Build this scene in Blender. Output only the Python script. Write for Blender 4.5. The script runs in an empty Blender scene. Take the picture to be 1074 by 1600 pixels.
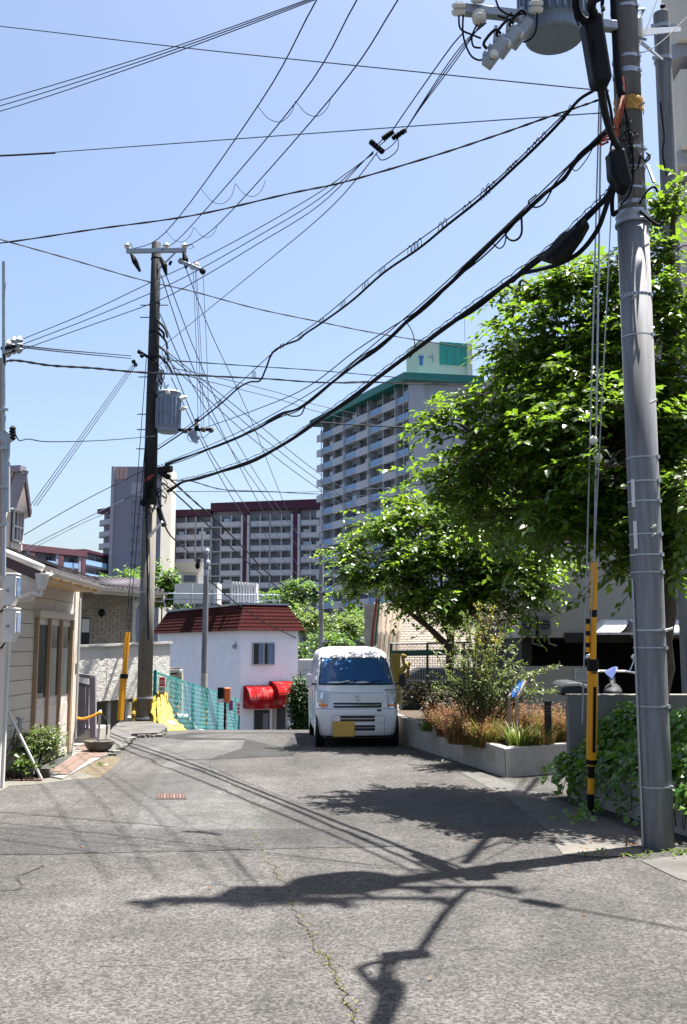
import bpy, bmesh, math, random
import numpy as np
from mathutils import Vector, Matrix, noise as mnoise
R = math.radians
rnd = random.Random(7)
scene = bpy.context.scene
COL = scene.collection

# ------------------------------------------------------------------ camera, sky, sun, exposure
EYE = 1.7
PITCH = R(7.66)
FOC = 1560.0                      # focal length in photograph pixels (35 mm lens)
cam_d = bpy.data.cameras.new('camera')
cam_d.sensor_fit = 'VERTICAL'; cam_d.sensor_height = 36.0; cam_d.lens = 36.0 * FOC / 1600.0
cam_d.clip_start = 0.05; cam_d.clip_end = 9000
cam = bpy.data.objects.new('camera', cam_d); COL.objects.link(cam)
cam.location = (0, 0, EYE); cam.rotation_euler = (R(90) + PITCH, 0, 0)
scene.camera = cam

SUN_AZ = math.atan2(0.886, 0.464)     # measured from +Y towards +X
SUN_EL = math.atan(3.6)
world = bpy.data.worlds.new('World'); scene.world = world; world.use_nodes = True
wn = world.node_tree.nodes; wl = world.node_tree.links
sky = wn.new('ShaderNodeTexSky'); sky.sky_type = 'NISHITA'; sky.sun_disc = False
sky.sun_elevation = SUN_EL; sky.sun_rotation = SUN_AZ
sky.air_density = 1.0; sky.dust_density = 3.0; sky.ozone_density = 2.0; sky.altitude = 50
wl.new(sky.outputs[0], wn['Background'].inputs[0]); wn['Background'].inputs[1].default_value = 0.052
sun_d = bpy.data.lights.new('sun', 'SUN'); sun_d.energy = 5.0; sun_d.angle = R(0.53); sun_d.color = (1.0, 0.955, 0.89)
sun = bpy.data.objects.new('sun', sun_d); COL.objects.link(sun)
sd = Vector((math.sin(SUN_AZ) * math.cos(SUN_EL), math.cos(SUN_AZ) * math.cos(SUN_EL), math.sin(SUN_EL)))
sun.rotation_euler = sd.to_track_quat('Z', 'Y').to_euler(); sun.location = (10, 0, 30)
vs = scene.view_settings
vs.view_transform = 'Standard'; vs.look = 'None'; vs.gamma = 1.0; vs.use_curve_mapping = False
vs.exposure = 2.2
scene.cycles.max_bounces = 6; scene.cycles.transparent_max_bounces = 8
scene.cycles.diffuse_bounces = 3

# ------------------------------------------------------------------ measuring helpers (photograph pixel -> place)
CT, ST = math.cos(PITCH), math.sin(PITCH)
CAM = Vector((0, 0, EYE))
def ray(x, y):
    u = (x - 537) / FOC; v = (800 - y) / FOC
    return Vector((u, CT - v * ST, ST + v * CT))
def P(x, y, Y):
    d = ray(x, y); return CAM + d * (Y / d.y)
def G(x, y, z=0.0):
    d = ray(x, y); return CAM + d * ((z - EYE) / d.z)
def HIT(x, y, A, B):              # point on the vertical plane through A and B
    d = ray(x, y); n = Vector((B[1] - A[1], A[0] - B[0], 0))
    return CAM + d * ((n.x * A[0] + n.y * A[1]) / (n.x * d.x + n.y * d.y))
def gz(y):                        # the street is level, then drops beyond a crest
    if y < 19.0: return 0.0
    if y < 23.5: return -0.095 * (y - 19.0) ** 2 / 9.0
    if y < 75: return -0.095 * 2.25 - 0.095 * (y - 23.5)
    return -0.095 * 2.25 - 0.095 * 51.5

# ------------------------------------------------------------------ materials
def nd(nt, t, **kw):
    n = nt.nodes.new(t)
    for k, v in kw.items(): setattr(n, k, v)
    return n
def rgba(c, k=1.0): return (min(c[0] * k, 1), min(c[1] * k, 1), min(c[2] * k, 1), 1)
# sun and shade balance put into the colours: sunlit paints cut, shaded walls kept
KEEP = dict(tower_wall=.82, tower_parapet=.8, tower_shade=.8, mid_wall=.8, mid_rail=.75, stucco=.95, slab_grey=.95, maroon=.9, louvre=.8, cream=.8, rail_blue=1.1, beige_wall=.72, wall_tile=.95, grout=.95, siding=.82, timber=.9, door_cream=.8, soffit=1.0, gutter=.7, pillar=.8, meter=.85, pole=.72, pole_dark=.42, pole_old=.62, galv=.9, tank=.62, steel=.8, ceramic=.8, van_white=.74, mansard=.55, brick_red=1.1, rough_white=.85, roof_tile=.8, roof_edge=1, shingle=.8, gate=1, green_roof=.9, green_panel=.9, canopy=.8, concrete=.50, concrete_pale=.78, terracotta=.21, dirt=.33, stone_block=.62, stake=.8, teal=.8, teal_net=.8, foam=.8, cable_red=.9, sign_blue=1, sign_red=.8, sign_white=.7, wood_post=.9, white_paint=.62, chrome=1, awning=.46, net_yellow=.40, yellow=.85, ochre=.42, blue_cloth=.4, sign_purple=1, skyblue=.9, plate=.8, bark=1, joint=1, orange_hood=.9)
def mat(name, col, rough=0.7, var=0.12, scale=6.0, bump=0.0, bscale=60.0, metal=0.0, spec=0.4, fine=0.0, stretch=None, stain=None, island=0.0):
    kf = KEEP.get(name, 0.45); col = tuple(c * kf for c in col)
    if stain: stain = (tuple(c * kf for c in stain[0]),) + tuple(stain[1:])
    m = bpy.data.materials.new(name); m.use_nodes = True
    nt = m.node_tree; b = nt.nodes['Principled BSDF']
    b.inputs['Roughness'].default_value = rough; b.inputs['Metallic'].default_value = metal
    b.inputs['Specular IOR Level'].default_value = spec
    tc = nd(nt, 'ShaderNodeTexCoord'); src = tc.outputs['Object']
    if stretch:
        mp = nd(nt, 'ShaderNodeMapping'); mp.inputs['Scale'].default_value = stretch
        nt.links.new(src, mp.inputs[0]); srcs = mp.outputs[0]
    else: srcs = src
    n1 = nd(nt, 'ShaderNodeTexNoise'); n1.inputs['Scale'].default_value = scale; n1.inputs['Detail'].default_value = 6; n1.inputs['Roughness'].default_value = 0.62
    nt.links.new(srcs, n1.inputs[0])
    cr = nd(nt, 'ShaderNodeValToRGB')
    cr.color_ramp.elements[0].position = 0.3; cr.color_ramp.elements[1].position = 0.7
    cr.color_ramp.elements[0].color = rgba(col, 1 - var); cr.color_ramp.elements[1].color = rgba(col, 1 + var)
    nt.links.new(n1.outputs[0], cr.inputs[0]); out = cr.outputs[0]
    if stain:                      # (colour, scale, low, high)
        n3 = nd(nt, 'ShaderNodeTexNoise'); n3.inputs['Scale'].default_value = stain[1]; n3.inputs['Detail'].default_value = 5
        nt.links.new(srcs, n3.inputs[0])
        mr = nd(nt, 'ShaderNodeMapRange'); mr.inputs[1].default_value = stain[2]; mr.inputs[2].default_value = stain[3]
        nt.links.new(n3.outputs[0], mr.inputs[0])
        mx = nd(nt, 'ShaderNodeMix', data_type='RGBA'); mx.inputs[7].default_value = rgba(stain[0])
        nt.links.new(mr.outputs[0], mx.inputs[0]); nt.links.new(out, mx.inputs[6]); out = mx.outputs[2]
    if fine:
        n2 = nd(nt, 'ShaderNodeTexNoise'); n2.inputs['Scale'].default_value = bscale; n2.inputs['Detail'].default_value = 3
        nt.links.new(src, n2.inputs[0])
        mr = nd(nt, 'ShaderNodeMapRange'); mr.inputs[1].default_value = 0.3; mr.inputs[2].default_value = 0.7
        mr.inputs[3].default_value = 1 - fine; mr.inputs[4].default_value = 1 + fine
        nt.links.new(n2.outputs[0], mr.inputs[0])
        hv = nd(nt, 'ShaderNodeMix', data_type='RGBA', blend_type='MULTIPLY'); hv.inputs[0].default_value = 1
        nt.links.new(out, hv.inputs[6]); nt.links.new(mr.outputs[0], hv.inputs[7]); out = hv.outputs[2]
    if island:
        ge = nd(nt, 'ShaderNodeNewGeometry')
        mr = nd(nt, 'ShaderNodeMapRange'); mr.inputs[3].default_value = 1 - island; mr.inputs[4].default_value = 1 + island
        nt.links.new(ge.outputs['Random Per Island'], mr.inputs[0])
        hv = nd(nt, 'ShaderNodeMix', data_type='RGBA', blend_type='MULTIPLY'); hv.inputs[0].default_value = 1
        nt.links.new(out, hv.inputs[6]); nt.links.new(mr.outputs[0], hv.inputs[7]); out = hv.outputs[2]
    nt.links.new(out, b.inputs['Base Color'])
    if bump:
        nb = nd(nt, 'ShaderNodeTexNoise'); nb.inputs['Scale'].default_value = bscale; nb.inputs['Detail'].default_value = 4
        nt.links.new(src, nb.inputs[0])
        bp = nd(nt, 'ShaderNodeBump'); bp.inputs['Strength'].default_value = bump; bp.inputs['Distance'].default_value = 0.02
        nt.links.new(nb.outputs[0], bp.inputs['Height']); nt.links.new(bp.outputs[0], b.inputs['Normal'])
    return m
def leaf_mat(name, c0, c1, trans, tmix=0.35, rough=0.38, spec=0.5):
    c0 = [c * .58 for c in c0]; c1 = [c * .60 for c in c1]; trans = [c * .64 for c in trans]
    m = bpy.data.materials.new(name); m.use_nodes = True
    nt = m.node_tree; b = nt.nodes['Principled BSDF']; o = nt.nodes['Material Output']
    ge = nd(nt, 'ShaderNodeNewGeometry'); oi = nd(nt, 'ShaderNodeObjectInfo')
    ad = nd(nt, 'ShaderNodeMath', operation='ADD'); fr = nd(nt, 'ShaderNodeMath', operation='FRACT')
    nt.links.new(ge.outputs['Random Per Island'], ad.inputs[0]); nt.links.new(oi.outputs['Random'], ad.inputs[1])
    nt.links.new(ad.outputs[0], fr.inputs[0])
    cr = nd(nt, 'ShaderNodeValToRGB'); cr.color_ramp.elements[0].color = rgba(c0); cr.color_ramp.elements[1].color = rgba(c1)
    nt.links.new(fr.outputs[0], cr.inputs[0]); nt.links.new(cr.outputs[0], b.inputs['Base Color'])
    b.inputs['Roughness'].default_value = rough; b.inputs['Specular IOR Level'].default_value = spec
    t = nd(nt, 'ShaderNodeBsdfTranslucent'); t.inputs[0].default_value = rgba(trans)
    ms = nd(nt, 'ShaderNodeMixShader'); ms.inputs[0].default_value = tmix
    nt.links.new(b.outputs[0], ms.inputs[1]); nt.links.new(t.outputs[0], ms.inputs[2]); nt.links.new(ms.outputs[0], o.inputs[0])
    return m
def asphalt_mat(name, dark, light, grain=70.0, patch=0.22, warm=(1, 1, 1)):
    m = bpy.data.materials.new(name); m.use_nodes = True
    nt = m.node_tree; b = nt.nodes['Principled BSDF']; L = nt.links.new
    dark *= .44; light *= .44
    b.inputs['Roughness'].default_value = 0.9; b.inputs['Specular IOR Level'].default_value = 0.25
    tc = nd(nt, 'ShaderNodeTexCoord'); src = tc.outputs['Object']
    vo = nd(nt, 'ShaderNodeTexVoronoi'); vo.inputs['Scale'].default_value = grain
    L(src, vo.inputs['Vector'])
    n1 = nd(nt, 'ShaderNodeTexNoise'); n1.inputs['Scale'].default_value = grain * 1.7; n1.inputs['Detail'].default_value = 3
    L(src, n1.inputs[0])
    sp = nd(nt, 'ShaderNodeSeparateColor'); L(vo.outputs['Color'], sp.inputs[0])
    mixn = nd(nt, 'ShaderNodeMath', operation='MULTIPLY_ADD'); mixn.inputs[1].default_value = 0.62
    ns = nd(nt, 'ShaderNodeMath', operation='MULTIPLY'); ns.inputs[1].default_value = 0.45
    L(n1.outputs[0], ns.inputs[0]); L(sp.outputs[0], mixn.inputs[0]); L(ns.outputs[0], mixn.inputs[2])
    cr = nd(nt, 'ShaderNodeValToRGB')
    e = cr.color_ramp.elements; e[0].position = 0.12; e[1].position = 0.92
    e[0].color = rgba([dark * w for w in warm]); e[1].color = rgba([light * w for w in warm])
    k = e.new(0.55); k.color = rgba([(dark * .55 + light * .45) * w for w in warm])
    L(mixn.outputs[0], cr.inputs[0]); out = cr.outputs[0]
    # wheel polish, stains, dust: large soft shapes of their own
    for sc, lo, hi, a in ((0.55, 0.35, 0.68, patch), (2.3, 0.4, 0.7, patch * 0.6), (9.0, 0.35, 0.7, patch * 0.5)):
        nn = nd(nt, 'ShaderNodeTexNoise'); nn.inputs['Scale'].default_value = sc; nn.inputs['Detail'].default_value = 5; nn.inputs['Distortion'].default_value = 0.4
        L(src, nn.inputs[0])
        mr = nd(nt, 'ShaderNodeMapRange'); mr.inputs[1].default_value = lo; mr.inputs[2].default_value = hi
        mr.inputs[3].default_value = 1 - a; mr.inputs[4].default_value = 1 + a; L(nn.outputs[0], mr.inputs[0])
        hv = nd(nt, 'ShaderNodeMix', data_type='RGBA', blend_type='MULTIPLY'); hv.inputs[0].default_value = 1
        L(out, hv.inputs[6]); L(mr.outputs[0], hv.inputs[7]); out = hv.outputs[2]
    # oil spots and worn wheel tracks that run along the street
    mp = nd(nt, 'ShaderNodeMapping'); mp.inputs['Scale'].default_value = (1.5, 0.10, 1); mp.inputs['Rotation'].default_value = (0, 0, 0.12); L(src, mp.inputs[0])
    for vec, sc, lo, hi, a0, a1 in ((mp.outputs[0], 0.9, 0.38, 0.66, 0.86, 1.12), (src, 1.35, 0.70, 0.80, 1.0, 0.70), (src, 3.1, 0.72, 0.80, 1.0, 0.78), (src, 0.9, 0.68, 0.78, 1.0, 1.22)):
        nn = nd(nt, 'ShaderNodeTexNoise'); nn.inputs['Scale'].default_value = sc; nn.inputs['Detail'].default_value = 4; nn.inputs['Distortion'].default_value = 0.8
        L(vec, nn.inputs[0]); mr = nd(nt, 'ShaderNodeMapRange'); mr.inputs[1].default_value = lo; mr.inputs[2].default_value = hi; mr.inputs[3].default_value = a0; mr.inputs[4].default_value = a1; L(nn.outputs[0], mr.inputs[0])
        hv = nd(nt, 'ShaderNodeMix', data_type='RGBA', blend_type='MULTIPLY'); hv.inputs[0].default_value = 1
        L(out, hv.inputs[6]); L(mr.outputs[0], hv.inputs[7]); out = hv.outputs[2]
    # hair cracks
    dn = nd(nt, 'ShaderNodeTexNoise'); dn.inputs['Scale'].default_value = 3.0; dn.inputs['Detail'].default_value = 6; L(src, dn.inputs[0])
    va = nd(nt, 'ShaderNodeVectorMath', operation='MULTIPLY_ADD'); va.inputs[1].default_value = (0.5, 0.5, 0)
    L(dn.outputs['Color'], va.inputs[0]); L(src, va.inputs[2])
    vc = nd(nt, 'ShaderNodeTexVoronoi', feature='DISTANCE_TO_EDGE'); vc.inputs['Scale'].default_value = 0.42; L(va.outputs[0], vc.inputs['Vector'])
    mr = nd(nt, 'ShaderNodeMapRange'); mr.inputs[1].default_value = 0.0015; mr.inputs[2].default_value = 0.006; mr.inputs[3].default_value = 0.78; mr.inputs[4].default_value = 1
    L(vc.outputs[0], mr.inputs[0])
    hv = nd(nt, 'ShaderNodeMix', data_type='RGBA', blend_type='MULTIPLY'); hv.inputs[0].default_value = 1
    L(out, hv.inputs[6]); L(mr.outputs[0], hv.inputs[7]); out = hv.outputs[2]
    L(out, b.inputs['Base Color'])
    bp = nd(nt, 'ShaderNodeBump'); bp.inputs['Strength'].default_value = 0.55; bp.inputs['Distance'].default_value = 0.008
    L(mixn.outputs[0], bp.inputs['Height']); L(bp.outputs[0], b.inputs['Normal'])
    return m
def glass_mat(name, col, rough=0.06, spec=0.8):
    m = bpy.data.materials.new(name); m.use_nodes = True
    b = m.node_tree.nodes['Principled BSDF']
    b.inputs['Base Color'].default_value = rgba(col); b.inputs['Roughness'].default_value = rough
    b.inputs['Specular IOR Level'].default_value = spec
    return m

M = {}
M['asphalt'] = asphalt_mat('asphalt', 0.032, 0.205, warm=(1.05, 1.0, 0.95))
M['asphalt_dark'] = asphalt_mat('asphalt_dark', 0.018, 0.098, warm=(1, 1, 1))
M['asphalt_mid'] = asphalt_mat('asphalt_mid', 0.026, 0.158, warm=(1.02, 1, .98))
M['asphalt_light'] = asphalt_mat('asphalt_light', 0.060, 0.225, warm=(1.0, 1.0, 0.97))
M['ground'] = mat('ground', (0.065, 0.07, 0.06), 0.95, 0.25, 0.4)
M['dirt'] = mat('dirt', (0.24, 0.19, 0.12), 0.95, 0.35, 12, bump=0.6, bscale=90, fine=0.4)
M['concrete'] = mat('concrete', (0.30, 0.285, 0.26), 0.9, 0.16, 3.5, bump=0.25, bscale=110, fine=0.14, stain=((0.12, 0.105, 0.09), 1.6, 0.55, 0.8))
M['concrete_pale'] = mat('concrete_pale', (0.40, 0.38, 0.34), 0.9, 0.14, 5, bump=0.25, bscale=120, fine=0.14, stain=((0.2, 0.17, 0.13), 2.2, 0.52, 0.8))
M['pole'] = mat('pole', (0.235, 0.24, 0.26), 0.8, 0.26, 3.0, bump=0.12, bscale=150, fine=0.12, stretch=(9, 9, 0.55), stain=((0.125, 0.115, 0.11), 0.9, 0.46, 0.7))
M['pole_dark'] = mat('pole_dark', (0.045, 0.05, 0.062), 0.75, 0.2, 3.0, stretch=(6, 6, 0.6))  # dark steel upper section, with its backlit darkness also put into the colour
M['pole_old'] = mat('pole_old', (0.20, 0.185, 0.16), 0.85, 0.2, 3.0, fine=0.1, stretch=(6, 6, 0.6), stain=((0.1, 0.085, 0.07), 0.9, 0.5, 0.75))
M['steel'] = mat('steel', (0.42, 0.44, 0.47), 0.42, 0.12, 14, metal=0.7)
M['galv'] = mat('galv', (0.34, 0.37, 0.42), 0.5, 0.14, 10, metal=0.35, stain=((0.25, 0.2, 0.16), 9, 0.6, 0.8))
M['tank'] = mat('tank', (0.28, 0.35, 0.47), 0.5, 0.1, 6, stain=((0.22, 0.2, 0.19), 5, 0.6, 0.8))
M['black'] = mat('black', (0.008, 0.008, 0.011), 0.6, 0.2, 20, spec=0.2)
M['cable'] = mat('cable', (0.011, 0.013, 0.020), 0.75, 0.2, 10, spec=0.15)
M['wire'] = mat('wire', (0.06, 0.08, 0.12), 0.9, 0.1, 10, spec=0.05)
M['wire_thin'] = mat('wire_thin', (0.13, 0.16, 0.23), 0.9, 0.1, 10, spec=0.05)
M['cable_red'] = mat('cable_red', (0.32, 0.045, 0.02), 0.5, 0.2, 10)
M['ceramic'] = mat('ceramic', (0.75, 0.72, 0.66), 0.2, 0.1, 12, spec=0.6, stain=((0.35, 0.24, 0.16), 14, 0.58, 0.75))
M['foam'] = mat('foam', (0.50, 0.26, 0.06), 0.85, 0.3, 18, bump=0.8, bscale=40)
M['yellow'] = mat('yellow', (0.80, 0.34, 0.012), 0.45, 0.12, 7, stain=((0.35, 0.2, 0.06), 7, 0.62, 0.85))
M['net_yellow'] = mat('net_yellow', (0.80, 0.56, 0.06), 0.7, 0.18, 9, bump=0.4, bscale=60)
M['teal'] = mat('teal', (0.0, 0.22, 0.20), 0.5, 0.15, 8)
M['teal_net'] = mat('teal_net', (0.05, 0.30, 0.30), 0.6, 0.15, 5)
M['white_paint'] = mat('white_paint', (0.78, 0.77, 0.75), 0.45, 0.05, 5)
M['stucco'] = mat('stucco', (0.86, 0.82, 0.88), 0.85, 0.05, 1.2, bump=0.2, bscale=30, stain=((0.58, 0.50, 0.50), 0.7, 0.64, 0.9))
M['mansard'] = mat('mansard', (0.062, 0.016, 0.016), 0.95, 0.2, 2.5, spec=0.05, fine=0.15, bscale=14, island=0.12)
M['awning'] = mat('awning', (0.50, 0.016, 0.02), 0.95, 0.12, 3, spec=0.08, stain=((0.70, 0.24, 0.22), 2, 0.5, 0.8))
M['siding'] = mat('siding', (0.56, 0.52, 0.46), 0.7, 0.07, 5, bump=0.15, bscale=160, fine=0.05, stretch=(1, 1, 4))
M['joint'] = mat('joint', (0.10, 0.085, 0.07), 0.9)
M['timber'] = mat('timber', (0.36, 0.24, 0.14), 0.6, 0.2, 6, stretch=(8, 8, 0.6))
M['door_cream'] = mat('door_cream', (0.60, 0.56, 0.52), 0.5, 0.04, 4)
M['glass'] = glass_mat('glass', (0.02, 0.03, 0.03), 0.03, 0.9)
M['glass_blue'] = glass_mat('glass_blue', (0.10, 0.17, 0.30), 0.12, 0.8)
M['glass_far'] = glass_mat('glass_far', (0.045, 0.055, 0.085), 0.15, 0.7)
M['gutter'] = mat('gutter', (0.62, 0.59, 0.56), 0.4, 0.06, 5, stain=((0.36, 0.32, 0.28), 6, 0.55, 0.8))
M['roof_tile'] = mat('roof_tile', (0.075, 0.066, 0.075), 0.75, 0.2, 7, fine=0.15, island=0.15)
M['roof_edge'] = mat('roof_edge', (0.045, 0.026, 0.035), 0.5, 0.15, 7)
M['shingle'] = mat('shingle', (0.34, 0.28, 0.25), 0.8, 0.2, 9, fine=0.2, island=0.15)
M['soffit'] = mat('soffit', (0.60, 0.40, 0.20), 0.7, 0.1, 5)
M['wall_tile'] = mat('wall_tile', (0.30, 0.265, 0.215), 0.85, 0.12, 6, bump=0.3, bscale=40, island=0.10)
M['grout'] = mat('grout', (0.19, 0.165, 0.135), 0.9)
M['rough_white'] = mat('rough_white', (0.62, 0.60, 0.56), 0.9, 0.05, 9, bump=0.5, bscale=26)
M['gate'] = mat('gate', (0.20, 0.185, 0.22), 0.5, 0.08, 5)
M['terracotta'] = mat('terracotta', (0.50, 0.33, 0.255), 0.8, 0.12, 6, fine=0.1, stain=((0.58, 0.44, 0.36), 2.5, 0.6, 0.9))
M['stone_bowl'] = mat('stone_bowl', (0.23, 0.20, 0.17), 0.9, 0.2, 8, bump=0.4, bscale=60)
M['meter'] = mat('meter', (0.55, 0.55, 0.56), 0.45, 0.06, 8)
M['pillar'] = mat('pillar', (0.64, 0.60, 0.56), 0.75, 0.06, 5)
M['soil'] = mat('soil', (0.10, 0.07, 0.045), 0.95, 0.35, 14, bump=0.9, bscale=50)
M['bark'] = mat('bark', (0.06, 0.042, 0.03), 0.9, 0.35, 12, bump=0.8, bscale=40, stretch=(3, 3, 0.8))
M['cherry'] = leaf_mat('cherry', (0.015, 0.054, 0.007), (0.088, 0.175, 0.018), (0.27, 0.47, 0.03), 0.38, 0.30, 0.55)
M['gutter_dark'] = mat('gutter_dark', (0.15, 0.145, 0.135), 0.9, 0.2, 4, bump=0.3, bscale=90, fine=0.25, stain=((0.09, 0.085, 0.075), 1.8, 0.5, 0.75))  # darker concrete; the tree's shade on the right gutter is put into the colour
M['cherry_b'] = leaf_mat('cherry_b', (0.028, 0.085, 0.010), (0.125, 0.225, 0.022), (0.34, 0.55, 0.035), 0.42, 0.33, 0.5)
M['ivy'] = leaf_mat('ivy', (0.035, 0.11, 0.016), (0.16, 0.34, 0.04), (0.40, 0.75, 0.06), 0.3, 0.30, 0.6)
M['ivy_young'] = leaf_mat('ivy_young', (0.10, 0.22, 0.02), (0.20, 0.34, 0.05), (0.30, 0.5, 0.05), 0.4, 0.35, 0.5)
M['olive'] = leaf_mat('olive', (0.09, 0.15, 0.04), (0.27, 0.34, 0.11), (0.26, 0.36, 0.08), 0.35, 0.45)
M['olive_gold'] = leaf_mat('olive_gold', (0.20, 0.22, 0.03), (0.45, 0.38, 0.08), (0.5, 0.45, 0.06), 0.4, 0.45)
M['grass_brown'] = leaf_mat('grass_brown', (0.20, 0.09, 0.04), (0.46, 0.23, 0.10), (0.55, 0.27, 0.10), 0.35, 0.6, 0.3)
M['grass_red'] = leaf_mat('grass_red', (0.24, 0.05, 0.035), (0.46, 0.13, 0.08), (0.4, 0.1, 0.05), 0.35, 0.6, 0.3)
M['grass_green'] = leaf_mat('grass_green', (0.05, 0.11, 0.015), (0.20, 0.26, 0.05), (0.3, 0.4, 0.06), 0.35, 0.5, 0.4)
M['shrub'] = leaf_mat('shrub', (0.06, 0.12, 0.02), (0.19, 0.27, 0.06), (0.25, 0.4, 0.06), 0.35, 0.4, 0.5)
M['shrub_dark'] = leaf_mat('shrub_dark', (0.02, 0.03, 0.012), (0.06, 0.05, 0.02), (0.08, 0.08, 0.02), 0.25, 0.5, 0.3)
M['conifer'] = leaf_mat('conifer', (0.02, 0.055, 0.012), (0.07, 0.13, 0.025), (0.12, 0.22, 0.03), 0.25, 0.5, 0.4)
M['far_tree'] = leaf_mat('far_tree', (0.04, 0.11, 0.02), (0.12, 0.22, 0.04), (0.22, 0.40, 0.05), 0.4, 0.5, 0.4)
M['far_tree_pale'] = leaf_mat('far_tree_pale', (0.09, 0.16, 0.03), (0.20, 0.28, 0.06), (0.3, 0.45, 0.08), 0.4, 0.5, 0.4)
M['moss'] = leaf_mat('moss', (0.14, 0.16, 0.02), (0.28, 0.27, 0.05), (0.3, 0.3, 0.05), 0.3, 0.7, 0.2)
M['beige_wall'] = mat('beige_wall', (0.42, 0.39, 0.345), 0.9, 0.06, 1.0, bump=0.3, bscale=45, fine=0.05, stain=((0.30, 0.27, 0.24), 0.5, 0.5, 0.85))
M['dark_room'] = mat('dark_room', (0.05, 0.048, 0.045), 0.9, 0.1, 2)  # the unlit bay's darkness is put into the wall colour
M['canopy'] = mat('canopy', (0.66, 0.68, 0.72), 0.5, 0.06, 3)
M['ac'] = mat('ac', (0.30, 0.29, 0.27), 0.5, 0.06, 6)
M['blue_cloth'] = mat('blue_cloth', (0.03, 0.07, 0.28), 0.6, 0.15, 9)
M['navy_cloth'] = mat('navy_cloth', (0.03, 0.034, 0.05), 0.7, 0.15, 9)
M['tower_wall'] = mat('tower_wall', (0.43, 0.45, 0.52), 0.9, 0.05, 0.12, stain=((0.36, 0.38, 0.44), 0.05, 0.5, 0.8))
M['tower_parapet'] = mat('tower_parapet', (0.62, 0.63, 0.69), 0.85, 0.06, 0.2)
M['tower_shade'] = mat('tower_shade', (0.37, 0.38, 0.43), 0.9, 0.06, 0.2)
M['rail_blue'] = mat('rail_blue', (0.20, 0.33, 0.52), 0.45, 0.12, 0.6)
M['green_roof'] = mat('green_roof', (0.015, 0.17, 0.15), 0.5, 0.1, 0.5)
M['green_panel'] = mat('green_panel', (0.02, 0.26, 0.22), 0.3, 0.12, 0.8)
M['cream'] = mat('cream', (0.66, 0.62, 0.54), 0.8, 0.04, 0.5)
M['maroon'] = mat('maroon', (0.060, 0.012, 0.034), 0.7, 0.1, 0.4)
M['slab_grey'] = mat('slab_grey', (0.21, 0.22, 0.27), 0.9, 0.05, 0.12, stain=((0.19, 0.19, 0.22), 0.06, 0.5, 0.8))
M['brick_red'] = mat('brick_red', (0.105, 0.042, 0.055), 0.8, 0.1, 0.5)
M['mid_wall'] = mat('mid_wall', (0.34, 0.34, 0.40), 0.9, 0.06, 0.2)
M['mid_rail'] = mat('mid_rail', (0.55, 0.56, 0.62), 0.6, 0.06, 0.3)
M['louvre'] = mat('louvre', (0.48, 0.34, 0.32), 0.8, 0.1, 0.5)
M['stone_block'] = mat('stone_block', (0.50, 0.43, 0.36), 0.9, 0.12, 2.5, bump=0.3, bscale=25, island=0.07)
M['stake'] = mat('stake', (0.42, 0.34, 0.26), 0.85, 0.25, 5, stretch=(7, 7, 0.6), island=0.15)
M['rust'] = mat('rust', (0.40, 0.10, 0.05), 0.7, 0.2, 6)
M['fence_green'] = mat('fence_green', (0.02, 0.13, 0.09), 0.5, 0.15, 6)
M['ochre'] = mat('ochre', (0.42, 0.30, 0.03), 0.6, 0.15, 6)
M['van_white'] = mat('van_white', (0.80, 0.80, 0.82), 0.22, 0.02, 2, spec=0.55)
M['van_dark'] = mat('van_dark', (0.015, 0.015, 0.018), 0.4, 0.1, 5)
M['windscreen'] = glass_mat('windscreen', (0.03, 0.085, 0.20), 0.06, 0.22)  # sky reflection is put into the blue base colour
M['headlamp'] = glass_mat('headlamp', (0.40, 0.42, 0.44), 0.12, 0.9)
M['amber'] = glass_mat('amber', (0.60, 0.20, 0.06), 0.2, 0.7)
M['chrome'] = mat('chrome', (0.62, 0.63, 0.66), 0.2, 0.05, 5, metal=0.9)
M['rubber'] = mat('rubber', (0.014, 0.014, 0.015), 0.8, 0.2, 12)
M['plate'] = mat('plate', (0.62, 0.38, 0.07), 0.5, 0.05, 5)
M['skyblue'] = mat('skyblue', (0.36, 0.52, 0.66), 0.5, 0.1, 4)
M['sign_red'] = mat('sign_red', (0.60, 0.02, 0.03), 0.45, 0.06, 5)
M['sign_white'] = mat('sign_white', (0.78, 0.77, 0.76), 0.45, 0.04, 5)
M['sign_blue'] = mat('sign_blue', (0.03, 0.12, 0.42), 0.4, 0.08, 5)
M['sign_purple'] = mat('sign_purple', (0.20, 0.05, 0.25), 0.5, 0.08, 5)
M['ink'] = mat('ink', (0.04, 0.04, 0.05), 0.6)
M['orange_hood'] = mat('orange_hood', (0.52, 0.12, 0.03), 0.5, 0.12, 7)
M['wood_post'] = mat('wood_post', (0.36, 0.28, 0.23), 0.6, 0.15, 6, stretch=(6, 6, 0.8))
M['iron'] = mat('iron', (0.20, 0.12, 0.09), 0.7, 0.25, 12, metal=0.3)
M['pot_grey'] = mat('pot_grey', (0.42, 0.38, 0.34), 0.8, 0.1, 8)
M['pot_dark'] = mat('pot_dark', (0.05, 0.025, 0.02), 0.6, 0.1, 8)

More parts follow.
